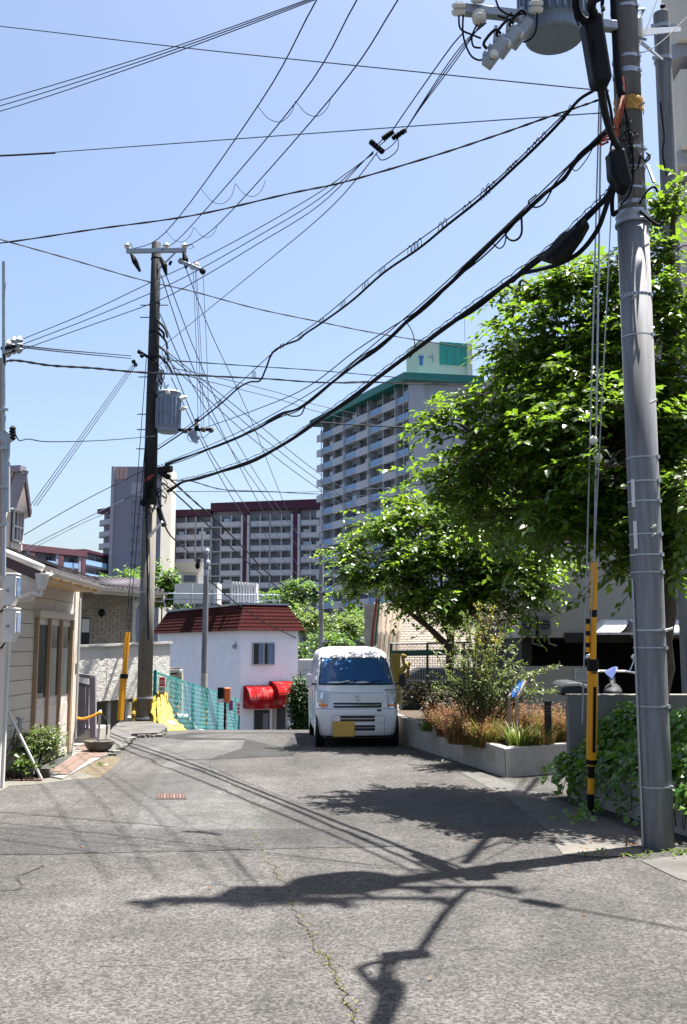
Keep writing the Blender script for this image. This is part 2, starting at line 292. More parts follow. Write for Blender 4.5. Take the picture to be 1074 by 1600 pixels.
# ------------------------------------------------------------------ mesh helpers
def root_of(o):
    while o.parent: o = o.parent
    return o
class MB:
    def __init__(s): s.v = []; s.f = []
    def add(s, vs, fs):
        b = len(s.v); s.v.extend([tuple(v) for v in vs]); s.f.extend([tuple(i + b for i in f) for f in fs]); return s
    def hexa(s, c):                       # 8 corners: bottom ring then top ring
        return s.add(c, [(0, 3, 2, 1), (4, 5, 6, 7), (0, 1, 5, 4), (1, 2, 6, 5), (2, 3, 7, 6), (3, 0, 4, 7)])
    def box(s, c, d, rz=0.0, tilt=None):
        hx, hy, hz = d[0] / 2, d[1] / 2, d[2] / 2
        m = Matrix.Translation(c) @ Matrix.Rotation(rz, 4, 'Z')
        if tilt is not None: m = m @ tilt
        return s.hexa([m @ Vector(p) for p in ((-hx, -hy, -hz), (hx, -hy, -hz), (hx, hy, -hz), (-hx, hy, -hz), (-hx, -hy, hz), (hx, -hy, hz), (hx, hy, hz), (-hx, hy, hz))])
    def bar(s, a, b, w, h=None, up=(0, 0, 1)):
        a = Vector(a); b = Vector(b); h = h or w; d = (b - a).normalized(); u = Vector(up)
        if abs(d.dot(u)) > 0.98: u = Vector((0, 1, 0))
        x = d.cross(u).normalized() * (w / 2); z = x.cross(d).normalized() * (h / 2)
        return s.hexa([a - x - z, a + x - z, b + x - z, b - x - z, a - x + z, a + x + z, b + x + z, b - x + z])
    def prism(s, pts, z0, z1):
        n = len(pts); f0 = (lambda i: z0[i]) if hasattr(z0, '__len__') else (lambda i: z0); f1 = (lambda i: z1[i]) if hasattr(z1, '__len__') else (lambda i: z1)
        v = [(p[0], p[1], f0(i)) for i, p in enumerate(pts)] + [(p[0], p[1], f1(i)) for i, p in enumerate(pts)]
        return s.add(v, [tuple(range(n))[::-1], tuple(range(n, 2 * n))] + [(i, (i + 1) % n, n + (i + 1) % n, n + i) for i in range(n)])
    def extrude(s, pts, vec):
        n = len(pts); vec = Vector(vec); v = [Vector(p) for p in pts]; v += [p + vec for p in v]
        return s.add(v, [tuple(range(n))[::-1], tuple(range(n, 2 * n))] + [(i, (i + 1) % n, n + (i + 1) % n, n + i) for i in range(n)])
    def tube(s, pts, r, n=6, cap=True, twist=0.0):
        pts = [Vector(p) for p in pts]; k = len(pts); rr = r if hasattr(r, '__len__') else [r] * k
        b = len(s.v); prev = None
        for i, p in enumerate(pts):
            d = (pts[min(i + 1, k - 1)] - pts[max(i - 1, 0)])
            d = d.normalized() if d.length > 1e-9 else Vector((0, 0, 1))
            if prev is None:
                u = d.orthogonal().normalized()
            else:
                u = prev - d * prev.dot(d)
                u = u.normalized() if u.length > 1e-6 else d.orthogonal().normalized()
            prev = u; w = d.cross(u)
            for j in range(n):
                a = 2 * math.pi * j / n + twist * i
                s.v.append(tuple(p + (u * math.cos(a) + w * math.sin(a)) * rr[i]))
        for i in range(k - 1):
            for j in range(n):
                a = b + i * n + j; c = b + i * n + (j + 1) % n
                s.f.append((a, c, c + n, a + n))
        if cap:
            s.f.append(tuple(b + j for j in range(n))[::-1]); s.f.append(tuple(b + (k - 1) * n + j for j in range(n)))
        return s
    def lathe(s, prof, n=16, o=(0, 0, 0), axis=None):
        b = len(s.v); o = Vector(o); q = Vector((0, 0, 1)).rotation_difference(Vector(axis)) if axis is not None else None
        for r, z in prof:
            for j in range(n):
                a = 2 * math.pi * j / n; p = Vector((r * math.cos(a), r * math.sin(a), z))
                if q: p = q @ p
                s.v.append(tuple(p + o))
        for i in range(len(prof) - 1):
            for j in range(n):
                a = b + i * n + j; c = b + i * n + (j + 1) % n
                s.f.append((a, c, c + n, a + n))
        s.f.append(tuple(b + j for j in range(n))[::-1]); s.f.append(tuple(b + (len(prof) - 1) * n + j for j in range(n)))
        return s
    def quad(s, a, b, c, d): return s.add([a, b, c, d], [(0, 1, 2, 3)])
    def grid(s, fn, nu, nv):
        v = [fn(i / nu, j / nv) for j in range(nv + 1) for i in range(nu + 1)]; w = nu + 1
        return s.add(v, [(j * w + i, j * w + i + 1, (j + 1) * w + i + 1, (j + 1) * w + i) for j in range(nv) for i in range(nu)])
    def ball(s, c, r, n=8, sq=(1, 1, 1)):
        pr = [(max(r * math.sin(math.pi * i / n), 1e-4), -r * math.cos(math.pi * i / n)) for i in range(n + 1)]
        t = MB().lathe(pr, n * 2)
        return s.add([(x * sq[0] + c[0], y * sq[1] + c[1], z * sq[2] + c[2]) for x, y, z in t.v], t.f)
    def build(s, name, m, parent=None, smooth=False, kind=None, local=False, org=None, bevel=0.0):
        if parent is not None and not local:
            mi = root_of(parent).matrix_basis.inverted(); vv = [tuple(mi @ Vector(v)) for v in s.v]
        elif org is not None: vv = [(v[0] - org[0], v[1] - org[1], v[2] - org[2]) for v in s.v]
        else: vv = s.v
        me = bpy.data.meshes.new(name); me.from_pydata(vv, [], s.f)
        me.materials.append(m if not isinstance(m, str) else M[m])
        if smooth: me.polygons.foreach_set('use_smooth', [True] * len(me.polygons))
        me.update()
        o = bpy.data.objects.new(name, me); COL.objects.link(o)
        if org is not None and parent is None: o.location = org
        if parent is not None: o.parent = parent
        if kind: o['kind'] = kind
        if bevel:
            md = o.modifiers.new('bevel', 'BEVEL'); md.width = bevel; md.segments = 2; md.limit_method = 'ANGLE'
        return o
def thing(name, label, cat, loc=(0, 0, 0), rz=0.0, group=None):
    o = bpy.data.objects.new(name, None); COL.objects.link(o); o.empty_display_size = 0.2
    o.location = loc; o.rotation_euler = (0, 0, rz); o['label'] = label; o['category'] = cat
    if group: o['group'] = group
    o.matrix_basis = Matrix.Translation(loc) @ Matrix.Rotation(rz, 4, 'Z')
    return o
def tag(o, label, cat, group=None):
    o['label'] = label; o['category'] = cat
    if group: o['group'] = group
    return o
def copy_tree(o, parent=None):
    c = o.copy(); COL.objects.link(c)
    if parent is not None: c.parent = parent
    for ch in list(o.children): copy_tree(ch, c)
    return c
CUBES = {}
def cube_mesh(mk):
    if mk not in CUBES:
        t = MB().box((0, 0, 0), (1, 1, 1)); me = bpy.data.meshes.new('block'); me.from_pydata(t.v, [], t.f); me.materials.append(M[mk]); CUBES[mk] = me
    return CUBES[mk]
def block(name, mk, parent, c, d, rz=0.0):     # box piece that shares its mesh; c is a world position
    o = bpy.data.objects.new(name, cube_mesh(mk)); COL.objects.link(o)
    if parent is not None:
        rt = root_of(parent); c = Vector(c) - rt.location; o.parent = parent
    o.location = c; o.rotation_euler = (0, 0, rz); o.scale = d
    return o
def shared(name, me, parent, c, rz=0.0, eul=None, scale=None):
    o = bpy.data.objects.new(name, me); COL.objects.link(o)
    if parent is not None:
        c = Vector(c) - root_of(parent).location; o.parent = parent
    o.location = c; o.rotation_euler = eul if eul is not None else (0, 0, rz)
    if scale: o.scale = scale
    return o
def mesh_of(mb, mats, idx=None, smooth=False):
    me = bpy.data.meshes.new('piece'); me.from_pydata(mb.v, [], mb.f)
    for k in mats: me.materials.append(M[k])
    if idx: me.polygons.foreach_set('material_index', idx)
    if smooth: me.polygons.foreach_set('use_smooth', [True] * len(me.polygons))
    me.update(); return me
class Face:                                   # a facade frame: s along it, d outwards, z up
    def __init__(f, A, B, out):
        f.A = Vector((A[0], A[1], 0)); B = Vector((B[0], B[1], 0)); f.len = (B - f.A).length; f.u = (B - f.A).normalized()
        n = Vector((f.u.y, -f.u.x, 0)); f.n = n if n.dot(Vector((out[0], out[1], 0))) > 0 else -n
        f.rz = math.atan2(f.u.y, f.u.x)
    def p(f, s, d, z): q = f.A + f.u * s + f.n * d; return Vector((q.x, q.y, z))
    def block(f, name, mk, parent, s0, s1, d0, d1, z0, z1):
        return block(name, mk, parent, f.p((s0 + s1) / 2, (d0 + d1) / 2, (z0 + z1) / 2), (abs(s1 - s0), abs(d1 - d0), abs(z1 - z0)), f.rz)
    def add(f, mb, s0, s1, d0, d1, z0, z1):
        return mb.box(f.p((s0 + s1) / 2, (d0 + d1) / 2, (z0 + z1) / 2), (abs(s1 - s0), abs(d1 - d0), abs(z1 - z0)), f.rz)
    def s_of(f, p): return (Vector((p.x, p.y, 0)) - f.A).dot(f.u)
def catmull(pts, k=6):
    pts = [Vector(p) for p in pts]; out = []
    for i in range(len(pts) - 1):
        p0 = pts[max(i - 1, 0)]; p1 = pts[i]; p2 = pts[i + 1]; p3 = pts[min(i + 2, len(pts) - 1)]
        if i == 0: p0 = p1 * 2 - p2
        if i == len(pts) - 2: p3 = p2 * 2 - p1
        for j in range(k):
            t = j / k
            out.append(0.5 * ((2 * p1) + (p2 - p0) * t + (2 * p0 - 5 * p1 + 4 * p2 - p3) * t * t + (3 * p1 - p0 - 3 * p2 + p3) * t ** 3))
    out.append(pts[-1]); return out

# ------------------------------------------------------------------ foliage helpers
def leaf_arrays(pos, dirs, nrm, L, W):
    """five-vertex leaves folded along the midrib"""
    n = len(pos); side = np.cross(dirs, nrm); side /= np.linalg.norm(side, axis=1, keepdims=True) + 1e-9
    up = np.cross(side, dirs)
    L = L[:, None]; W = W[:, None]
    v = np.empty((n, 6, 3))
    v[:, 0] = pos
    v[:, 1] = pos + dirs * L * 0.45 - side * W * 0.5 + up * W * 0.16
    v[:, 2] = pos + dirs * L * 0.45 + side * W * 0.5 + up * W * 0.16
    v[:, 3] = pos + dirs * L * 0.5
    v[:, 4] = pos + dirs * L - up * L * 0.12
    v[:, 5] = pos + dirs * L * 0.85 - up * L * 0.05
    f = np.array([[0, 3, 1], [0, 2, 3], [1, 3, 4], [3, 2, 4]])
    faces = (f[None] + (np.arange(n) * 6)[:, None, None]).reshape(-1, 3)
    return v.reshape(-1, 3), faces
def np_mesh(name, v, f, mats, mi=None):
    me = bpy.data.meshes.new(name); nv, nf = len(v), len(f)
    me.vertices.add(nv); me.vertices.foreach_set('co', np.ascontiguousarray(v, dtype=np.float32).ravel())
    me.loops.add(nf * 3); me.loops.foreach_set('vertex_index', np.ascontiguousarray(f, dtype=np.int32).ravel())
    me.polygons.add(nf); me.polygons.foreach_set('loop_start', np.arange(nf, dtype=np.int32) * 3)
    for m in mats: me.materials.append(m if not isinstance(m, str) else M[m])
    if mi is not None: me.polygons.foreach_set('material_index', np.ascontiguousarray(mi, dtype=np.int32))
    me.update(calc_edges=True); return me
def unit(a): return a / (np.linalg.norm(a, axis=-1, keepdims=True) + 1e-9)
def leaves_obj(name, parent, pos, dirs, nrm, L, W, mats, mi_leaf=None, singles=0, leaf_name='leaf'):
    """leaves of one plant: the nearest ones as separate parts, the rest joined as one"""
    org = np.array(root_of(parent).location)
    pos = np.asarray(pos); dirs = unit(np.asarray(dirs)); nrm = unit(np.asarray(nrm))
    order = np.argsort(np.linalg.norm(pos - np.array([0, 0, EYE]), axis=1))
    ks = order[:0]
    if singles:
        vis = order                       # nearest leaves first, within the frame
        rel = pos[vis] - np.array([0, 0, EYE]); dep = rel[:, 1] * CT + rel[:, 2] * ST
        px = 537 + FOC * rel[:, 0] / dep; py = 800 - FOC * (rel[:, 2] * CT - rel[:, 1] * ST) / dep
        ok = (px > 5) & (px < 1069) & (py > 5) & (py < 1595); ks = vis[ok][:singles]
    rest = np.ones(len(pos), bool); rest[ks] = False
    v, f = leaf_arrays(pos[rest], dirs[rest], nrm[rest], L[rest], W[rest])
    mi = None
    if mi_leaf is not None: mi = np.repeat(mi_leaf[rest], 4)
    o = bpy.data.objects.new(name, np_mesh(name, v - org, f, mats, mi)); COL.objects.link(o); o.parent = parent; o['kind'] = 'stuff'
    if len(ks):
        bases = []
        for k in range(len(mats)):
            lv, lf = leaf_arrays(np.zeros((1, 3)), np.array([[1., 0, 0]]), np.array([[0, 0, 1.]]), np.array([1.]), np.array([0.5]))
            bases.append(np_mesh(leaf_name, lv, lf, [mats[k]]))
        for i in ks:
            d = Vector(dirs[i]); n_ = Vector(nrm[i]); y = n_.cross(d).normalized(); z = d.cross(y)
            lo = bpy.data.objects.new(leaf_name, bases[int(mi_leaf[i]) if mi_leaf is not None else 0]); COL.objects.link(lo); lo.parent = parent
            m3 = Matrix((d, y, z)).transposed().to_4x4()
            lo.matrix_basis = Matrix.Translation(Vector(pos[i] - org)) @ m3 @ Matrix.Diagonal((L[i], W[i] * 2, L[i], 1))
    return o

# ================================================================== SETTING
def sheet(name, x0, x1, ys, m, dz):
    mb = MB()
    xs = [x0 + (x1 - x0) * i / 6 for i in range(7)]
    for y in ys:
        for x in xs: mb.v.append((x, y, gz(y) + dz))
    for j in range(len(ys) - 1):
        for i in range(6):
            a = j * 7 + i; mb.f.append((a, a + 1, a + 8, a + 7))
    o = mb.build(name, m); o['kind'] = 'structure'; return o
YS = [-40, -10, 0, 5, 10, 15, 18, 19, 19.5, 20, 20.5, 21, 21.5, 22, 22.5, 23, 23.5, 25, 30, 40, 55, 75, 76, 120]
sheet('ground', -1500, 1500, YS + [400, 1200, 4000], 'ground', -0.012)
sheet('road', -4.15, 3.6, YS[:-2] , 'asphalt', 0.0)
road_shoulder = MB()
def flat(name, pts, m, dz, kind='structure'):       # a flat patch whose outline was measured on the ground
    q = [G(x, y) for x, y in pts]
    o = MB().add([(p.x, p.y, gz(p.y) + dz) for p in q], [tuple(range(len(q)))]).build(name, m); o['kind'] = kind; return o
def ragged(pts, k=5, amp=2.2):
    out = []
    for i in range(len(pts)):
        a, b = pts[i], pts[(i + 1) % len(pts)]
        for j in range(k):
            t = j / k; sc = max(0.15, (a[1] - 1120) / 400)
            out.append((a[0] + (b[0] - a[0]) * t + (rnd.uniform(-amp, amp) if j else 0) * sc * 2, a[1] + (b[1] - a[1]) * t + (rnd.uniform(-amp, amp) if j else 0) * sc))
    return out
flat('road_patch', ragged([(-120, 1215), (0, 1222), (110, 1215), (180, 1188), (205, 1170), (228, 1176), (150, 1232), (20, 1330), (-250, 1420)], 4), 'asphalt', 0.0035)
flat('road_patch', ragged([(248, 1151), (300, 1143), (470, 1143), (480, 1160), (458, 1181), (330, 1187), (378, 1170), (384, 1156), (290, 1156)], 3, 1), 'asphalt_dark', 0.004)
flat('road_patch', ragged([(-60, 1296), (130, 1290), (330, 1293), (560, 1297), (640, 1322), (300, 1331), (-80, 1338)], 5, 2), 'asphalt_mid', 0.0037)
flat('road_patch', ragged([(262, 1190), (330, 1189), (372, 1240), (425, 1296), (205, 1296), (228, 1240)], 4, 1.2), 'asphalt_light', 0.0042)
flat('road_patch', ragged([(200, 1165), (290, 1157), (382, 1157), (376, 1170), (326, 1187), (255, 1187)], 3, 1), 'asphalt_light', 0.0045)
# cracks with moss growing in them
def crack(pts, w, m, dz, gap=-.25):
    q = catmull([G(x, y) for x, y in pts], 22); mb = MB(); n = len(q)
    for i, p in enumerate(q):
        d = (q[min(i + 1, n - 1)] - q[max(i - 1, 0)]).normalized(); s = Vector((-d.y, d.x, 0)) * w * rnd.uniform(0.35, 1.2)
        j = Vector((rnd.uniform(-1, 1), rnd.uniform(-1, 1), 0)) * w * 1.1 + Vector((mnoise.noise(p * 7), mnoise.noise(p * 7 + Vector((9, 2, 0))), 0)) * .045
        q[i] = p + j
        for k in (-1, 1): mb.v.append(tuple(p + j + s * k + Vector((0, 0, gz(p.y) + dz))))
    for i in range(n - 1):
        if mnoise.noise(q[i] * 2.3 + Vector((3, 1, 4))) > gap: mb.f.append((2 * i, 2 * i + 1, 2 * i + 3, 2 * i + 2))
    o = mb.build('road_crack', m); o['kind'] = 'structure'
    return q
M['gutter_new'] = mat('gutter_new', (0.205, 0.19, 0.165), 0.9, 0.14, 5, bump=0.25, bscale=120, fine=0.2, stain=((0.13, 0.12, 0.1), 2.2, 0.5, 0.8))
M['crack'] = mat('crack', (0.06, 0.055, 0.047), 0.95, 0.2, 20)
c1 = crack([(344, 1180), (328, 1192), (345, 1225), (362, 1245)], 0.012, 'crack', 0.0055)
c2 = crack([(395, 1296), (412, 1335), (438, 1370), (462, 1425), (492, 1478), (512, 1505), (530, 1545), (560, 1602)], 0.0055, 'crack', 0.0055)
c3 = crack([(-20, 1523), (120, 1512), (260, 1506), (420, 1496), (512, 1493), (700, 1486), (900, 1484), (1090, 1490)], 0.004, 'crack', 0.0055, .0)
c4 = crack([(-10, 1393), (35, 1388), (25, 1372), (72, 1352)], 0.012, 'crack', 0.0055)
c5 = crack([(0, 1335), (200, 1331), (380, 1328), (540, 1326), (720, 1322)], 0.005, 'crack', 0.0058, .05)
c6 = crack([(180, 1311), (240, 1308), (300, 1300)], 0.010, 'crack', 0.0055)
c7 = crack([(0, 1276), (200, 1274), (500, 1278)], 0.005, 'crack', 0.0055, .1)
mpos = []
for q, pr in ((c1, 0.35), (c2, 0.8), (c3[60:90], 0.35), (c5[50:], 0.1)):
    for p in q:
        for _ in range(4):
            if rnd.random() < pr * 0.5 * max(0.1, 0.75 + 1.3 * mnoise.noise(p * 4)): mpos.append((p.x + rnd.gauss(0, 0.018), p.y + rnd.gauss(0, 0.03), gz(p.y) + 0.006))
mpos = np.array(mpos); nm = len(mpos)
rs = np.random.RandomState(3)
dv = unit(np.stack([rs.normal(size=nm), rs.normal(size=nm), rs.uniform(0.3, 1.0, nm)], 1))
v, f = leaf_arrays(mpos, dv, unit(rs.normal(size=(nm, 3)) * 0.4 + np.array([0, 0, 1])), rs.uniform(0.010, 0.026, nm), rs.uniform(0.006, 0.012, nm))
mo = bpy.data.objects.new('moss', np_mesh('moss', v, f, ['moss'])); COL.objects.link(mo); mo['kind'] = 'stuff'; mo['label'] = 'yellow green moss growing in the road crack'
# drain grate in the road
gp = [G(243, 1250), G(292, 1250), G(288, 1240), G(247, 1240)]
t = thing('drain_grate', 'rusty rectangular drain grate let into the road', 'drain grate', (gp[0] + gp[2]) / 2)
MB().prism(gp, 0.0045, 0.007).build('frame', 'pot_dark', t)
for i in range(9):
    a = gp[0].lerp(gp[1], (i + .7) / 9.4); b = gp[3].lerp(gp[2], (i + .7) / 9.4); a = a.lerp(b, .15); b = a.lerp(b, .85)
    MB().bar(a + Vector((0, 0, .008)), b + Vector((0, 0, .008)), 0.02, 0.006).build('bar', 'terracotta' if i in (2, 5, 7) else 'iron', t)
# concrete gutter apron on the right and by the left pole
flat('gutter', [(868, 1320), (905, 1316), (1000, 1328), (1010, 1336), (940, 1340), (880, 1336)], 'gutter_new', 0.006)
flat('gutter', [(1000, 1345), (1080, 1336), (1100, 1385), (1060, 1374)], 'gutter_dark', 0.006)
flat('gutter', [(640, 1166), (655, 1170), (800, 1226), (880, 1252), (995, 1300), (1010, 1330), (880, 1318), (790, 1246), (700, 1196)], 'gutter_dark', 0.0048)
flat('gutter', ragged([(-40, 1216), (70, 1214), (120, 1206), (150, 1214), (60, 1226), (-40, 1232)], 3, 1.2), 'gutter_new', 0.0062)
flat('gutter', [(-60, 1232), (0, 1224), (24, 1223), (-40, 1262)], 'gutter_new', 0.0068)
flat('dirt_verge', ragged([(98, 1214), (128, 1203), (150, 1190), (176, 1181), (190, 1186), (176, 1200), (158, 1214), (130, 1219)], 4, 1.5), 'dirt', 0.0055)
pv = [G(x, y) for x, y in [(128, 1182), (160, 1163), (178, 1142), (190, 1134), (252, 1134), (262, 1141), (248, 1149), (206, 1151), (200, 1160), (180, 1178), (165, 1182)]]
o = MB().prism([(p.x, p.y) for p in pv], -0.3, [0.012, 0.03, 0.10, 0.11, 0.09, 0.06, 0.05, 0.055, 0.03, 0.012, 0.012]).build('pavement', 'gutter_dark'); o['kind'] = 'structure'
for q in ([(200, 1160), (207, 1152), (248, 1150), (256, 1146)], [(176, 1180), (190, 1170), (200, 1160)]):
    mb = MB()
    for i in range(len(q) - 1):
        for j in range(5):
            t0 = (j + rnd.uniform(0, .3)) / 5; p = G(q[i][0] + (q[i + 1][0] - q[i][0]) * t0, q[i][1] + (q[i + 1][1] - q[i][1]) * t0 + 1.5)
            mb.box((p.x, p.y, 0.02), (rnd.uniform(.05, .16), rnd.uniform(.04, .12), rnd.uniform(.03, .07)), rnd.uniform(0, 3))
    o = mb.build('rubble', 'concrete'); o['kind'] = 'stuff'; o['label'] = 'broken concrete edge of the pavement'
# terracotta tiled apron in front of the house door: tiles are pieces with joints
apron = [G(x, y) for x, y in [(70, 1214), (98, 1219), (168, 1180), (160, 1160), (119, 1152), (112, 1184)]]
ap = MB().prism([(p.x, p.y) for p in apron], -0.1, 0.022).build('apron', 'concrete'); ap['kind'] = 'structure'
tile_me = mesh_of(MB().box((0, 0, 0), (1, 1, 1)), ['terracotta'])
def inside(x, y, poly):
    c = False
    for i in range(len(poly)):
        a, b = poly[i], poly[i - 1]
        if (a.y > y) != (b.y > y) and x < (b.x - a.x) * (y - a.y) / (b.y - a.y) + a.x: c = not c
    return c
au = Vector((-0.10, 0.995, 0)); av = Vector((0.995, 0.10, 0)); a0 = G(70, 1214)
for i in range(-1, 14):
    for j in range(-3, 10):
        c = a0 + au * (i * 0.30 + 0.15) + av * (j * 0.15 + 0.07)
        if all(inside(c.x + sx * 0.06, c.y + sy * 0.12, apron) for sx in (-1, 1) for sy in (-1, 1)):
            shared('tile', tile_me, ap, (c.x, c.y, 0.0255 + rnd.uniform(0, .0015)), math.atan2(au.y, au.x) - math.pi / 2 + rnd.uniform(-.004, .004), scale=(0.143, 0.293, 0.012))

# ================================================================== FAR BUILDINGS
# --- the high apartment tower with the green roof
A0 = P(640, 800, 153); B0 = P(495, 800, 185); D0 = P(758, 800, 155)
twr = thing('apartment_tower', 'tall grey apartment tower with green roof and stacked balconies behind the trees', 'apartment tower', (A0.x, A0.y, -5))
F = Face(A0, B0, (-1, -0.4)); LT = F.len
ZT = 43.0; FH = 2.86; NF = 16
ud = F.u * (LT + 1)
inA = F.p(0.4, -1.35, 0); inB = F.p(LT, -1.35, 0); D = Vector((D0.x, D0.y, 0)); E = D + ud
MB().prism([(inA.x, inA.y), (D.x, D.y), (E.x, E.y), (inB.x, inB.y)], -8, ZT).build('wall', 'tower_wall', twr)
sw = (D - Vector((A0.x, A0.y, 0))).normalized()
a = Vector((A0.x, A0.y, 0)); MB().prism([(a.x, a.y), (a.x + sw.x * 2.4, a.y + sw.y * 2.4), (inA.x + sw.x * 2.2, inA.y + sw.y * 2.2 + .3), (inA.x, inA.y + .3)], -8, ZT - .05).build('end_wall', 'tower_wall', twr)
ov = [F.p(-0.7, 0.8, 0) - sw * .3, D - sw * 0 + Vector((0, -0.8, 0)), E, F.p(LT + 1.4, 0.9, 0)]
MB().prism([(p.x, p.y) for p in ov], ZT + .02, ZT + 1.25).build('roof', 'green_roof', twr)
bays = []; s = 1.0
kinds = ['rail', 'white', 'rail', 'white', 'rail', 'white', 'rail', 'white']
ws = [3.6, 4.9, 4.7, 4.9, 4.7, 4.9, 4.4, 2.6]; tot = sum(ws); s = 0.15
for w_, k_ in zip(ws, kinds):
    w_ = w_ * (LT - 0.3) / tot; bays.append((s, s + w_, k_)); s += w_
def win_piece(w, h, n, frame_m, glass_m, sill=True):
    mb = MB(); idx = []
    mb.box((0, 0.0, 0), (w, 0.06, h)); idx += [1] * 6
    fw = min(0.07, w * .06)
    for i in range(n + 1):
        x = -w / 2 + w * i / n; mb.box((x, -0.05, 0), (fw, 0.10, h)); idx += [0] * 6
    for z in (-h / 2, h / 2): mb.box((0, -0.052, z), (w + fw, 0.11, fw)); idx += [0] * 6
    return mesh_of(mb, [frame_m, glass_m], idx)
tw_win = win_piece(1.0, 1.9, 2, 'tower_shade', 'glass_far'); tw_win2 = win_piece(1.0, 1.9, 2, 'tower_shade', 'tower_shade')
for k in range(NF):
    z0 = ZT - 0.15 - (k + 1) * FH
    F.block('floor_slab', 'tower_parapet', twr, 0.0, LT, -1.35, 0.0, z0 - 0.09, z0 + 0.09)
    for i, (s0, s1, kd) in enumerate(bays):
        if k < 13 and rnd.random() < .22: F.block('laundry', rnd.choice(['sign_white', 'skyblue', 'cream', 'rail_blue']), twr, s0 + .5, s0 + .5 + rnd.uniform(.8, 2.0), -.45, -.40, z0 + 1.1, z0 + 1.9)
        if kd == 'white':
            F.block('parapet', 'tower_parapet', twr, s0 + .03, s1 - .03, 0.01, 0.13, z0 - 0.28, z0 + 1.05)
        else:
            F.block('railing', 'rail_blue', twr, s0 + .06, s1 - .06, -0.08, -0.02, z0 + 0.14, z0 + 1.08)
        if k < 13:
            q = F.p((s0 + s1) / 2 , -1.30, z0 + 1.1)
            shared('window', tw_win if rnd.random() < .7 else tw_win2, twr, q, F.rz + (math.pi if F.n.dot(Vector((F.u.y, -F.u.x, 0))) < 0 else 0), scale=((s1 - s0) * .72, 1, 1.05))
for i, (s0, s1, kd) in enumerate(bays[1:]):
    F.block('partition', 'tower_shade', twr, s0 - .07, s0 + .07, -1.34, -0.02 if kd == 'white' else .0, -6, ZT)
    if kd == 'white':
        F.block('downpipe', 'tower_parapet', twr, s0 + .2, s0 + .32, .14, .26, -6, ZT)
for s in (1.6, 8.5, 17.5, 27.5):
    if s < LT: F.block('rail_post', 'tower_parapet', twr, s - .05, s + .05, -0.01, .06, -6, ZT)
pA = P(656, 800, 160); pB = P(741, 800, 162); pF = Face(pA, pB, (0, -1)); ztop = P(690, 533, 160).z
pent = MB(); pF.add(pent, 0, pF.len, -7, 0, ZT + .5, ztop); pent.build('penthouse', 'cream', twr)
sA = pF.s_of(HIT(687, 560, pA, pB)); sB = pF.s_of(HIT(732, 560, pA, pB)); zA = HIT(700, 535, pA, pB).z; zB = HIT(700, 570, pA, pB).z
for i in range(4):
    w_ = (sB - sA) / 4; pF.block('panel', 'green_panel', twr, sA + w_ * i + .04, sA + w_ * (i + 1) - .04, 0.03, 0.16, zB, zA)
pF.block('fin', 'cream', twr, pF.len - .9, pF.len - .02, 0.0, .5, ZT + .6, ztop + .02)
def glyph(px, parts):
    mb = MB()
    for x0, y0, x1, y1 in parts:
        s0 = pF.s_of(HIT(x0, y0, pA, pB)); s1 = pF.s_of(HIT(x1, y1, pA, pB)); pF.add(mb, s0, s1, .02, .12, HIT(px, y1, pA, pB).z, HIT(px, y0, pA, pB).z)
    return mb
glyph(658, [(654.5, 556, 662, 559.2), (656, 559.4, 657.6, 571), (658.6, 559.4, 660.6, 571)]).build('logo', 'sign_blue', twr)
glyph(676, [(669, 557, 674.5, 558.6), (675, 553.5, 677.6, 559), (676, 559.2, 677.4, 566)]).build('logo', 'steel', twr)
q = P(727, 560, 160); MB().tube([(q.x, q.y, ztop), (q.x, q.y, ztop + 5)], .05, 4).build('mast', 'steel', twr)
q = P(656, 560, 163); MB().tube([(q.x, q.y, ZT + 1), (q.x, q.y, ztop + 1.5)], .05, 4).build('mast', 'steel', twr)
# TV antenna on the roof
q = P(596, 575, 168); t = thing('roof_aerial', 'small television aerial on the green tower roof', 'aerial', (q.x, q.y, ZT + 1))
MB().tube([(q.x, q.y, ZT + 1), (q.x, q.y, ZT + 3.2)], .05, 4).build('mast', 'steel', t)
for i in range(5): MB().bar((q.x - .6 + i * .3, q.y - .5, ZT + 3), (q.x - .6 + i * .3, q.y + .5, ZT + 3), .05).build('element', 'steel', t)

# --- the middle apartment block with maroon bands
mA = P(266, 800, 236); mB_ = P(520, 800, 229); mid = thing('apartment_block', 'long grey apartment block with maroon bands and white balcony rails', 'apartment block', (mA.x, mA.y, -8))
F = Face(mA, mB_, (0, -1)); zr = P(400, 789, 232).z; FM = 2.88
mm = MB(); F.add(mm, 0, F.len, -14, -1.4, -10, zr - .6); mm.build('wall', 'mid_wall', mid)
zl = P(275, 797, 236).z; zr2 = P(330, 786, 234).z
sp = F.s_of(HIT(330, 790, mA, mB_))
MB().hexa([*[F.p(s_, d_, zl - 1.6) for s_, d_ in ((-.4, .3), (sp, .3), (sp, -14.5), (-.4, -14.5))], *[F.p(s_, d_, zl) for s_, d_ in ((-.4, .3), (sp, .3), (sp, -14.5), (-.4, -14.5))]]).build('roof', 'maroon', mid)
MB().hexa([*[F.p(s_, d_, zr2 - 1.9) for s_, d_ in ((sp + .01, .3), (F.len, .3), (F.len, -14.5), (sp + .01, -14.5))], *[F.p(s_, d_, zr2 + .35 * (1 if s_ > sp + 1 else 0)) for s_, d_ in ((sp + .01, .3), (F.len, .3), (F.len, -14.5), (sp + .01, -14.5))]]).build('roof', 'maroon', mid)
def sm(px): return F.s_of(HIT(px, 800, mA, mB_))
for a_, b_ in ((265, 273.5), (379.3, 389), (457, 467.6)):
    F.block('column', 'maroon', mid, sm(a_), sm(b_), -1.3, 0.25, -9, zl - .3)
    for e in (sm(a_), sm(b_)): F.block('column_edge', 'mid_rail', mid, e - .25, e + .25, -1.3, .4, -9, zl - 1.7)
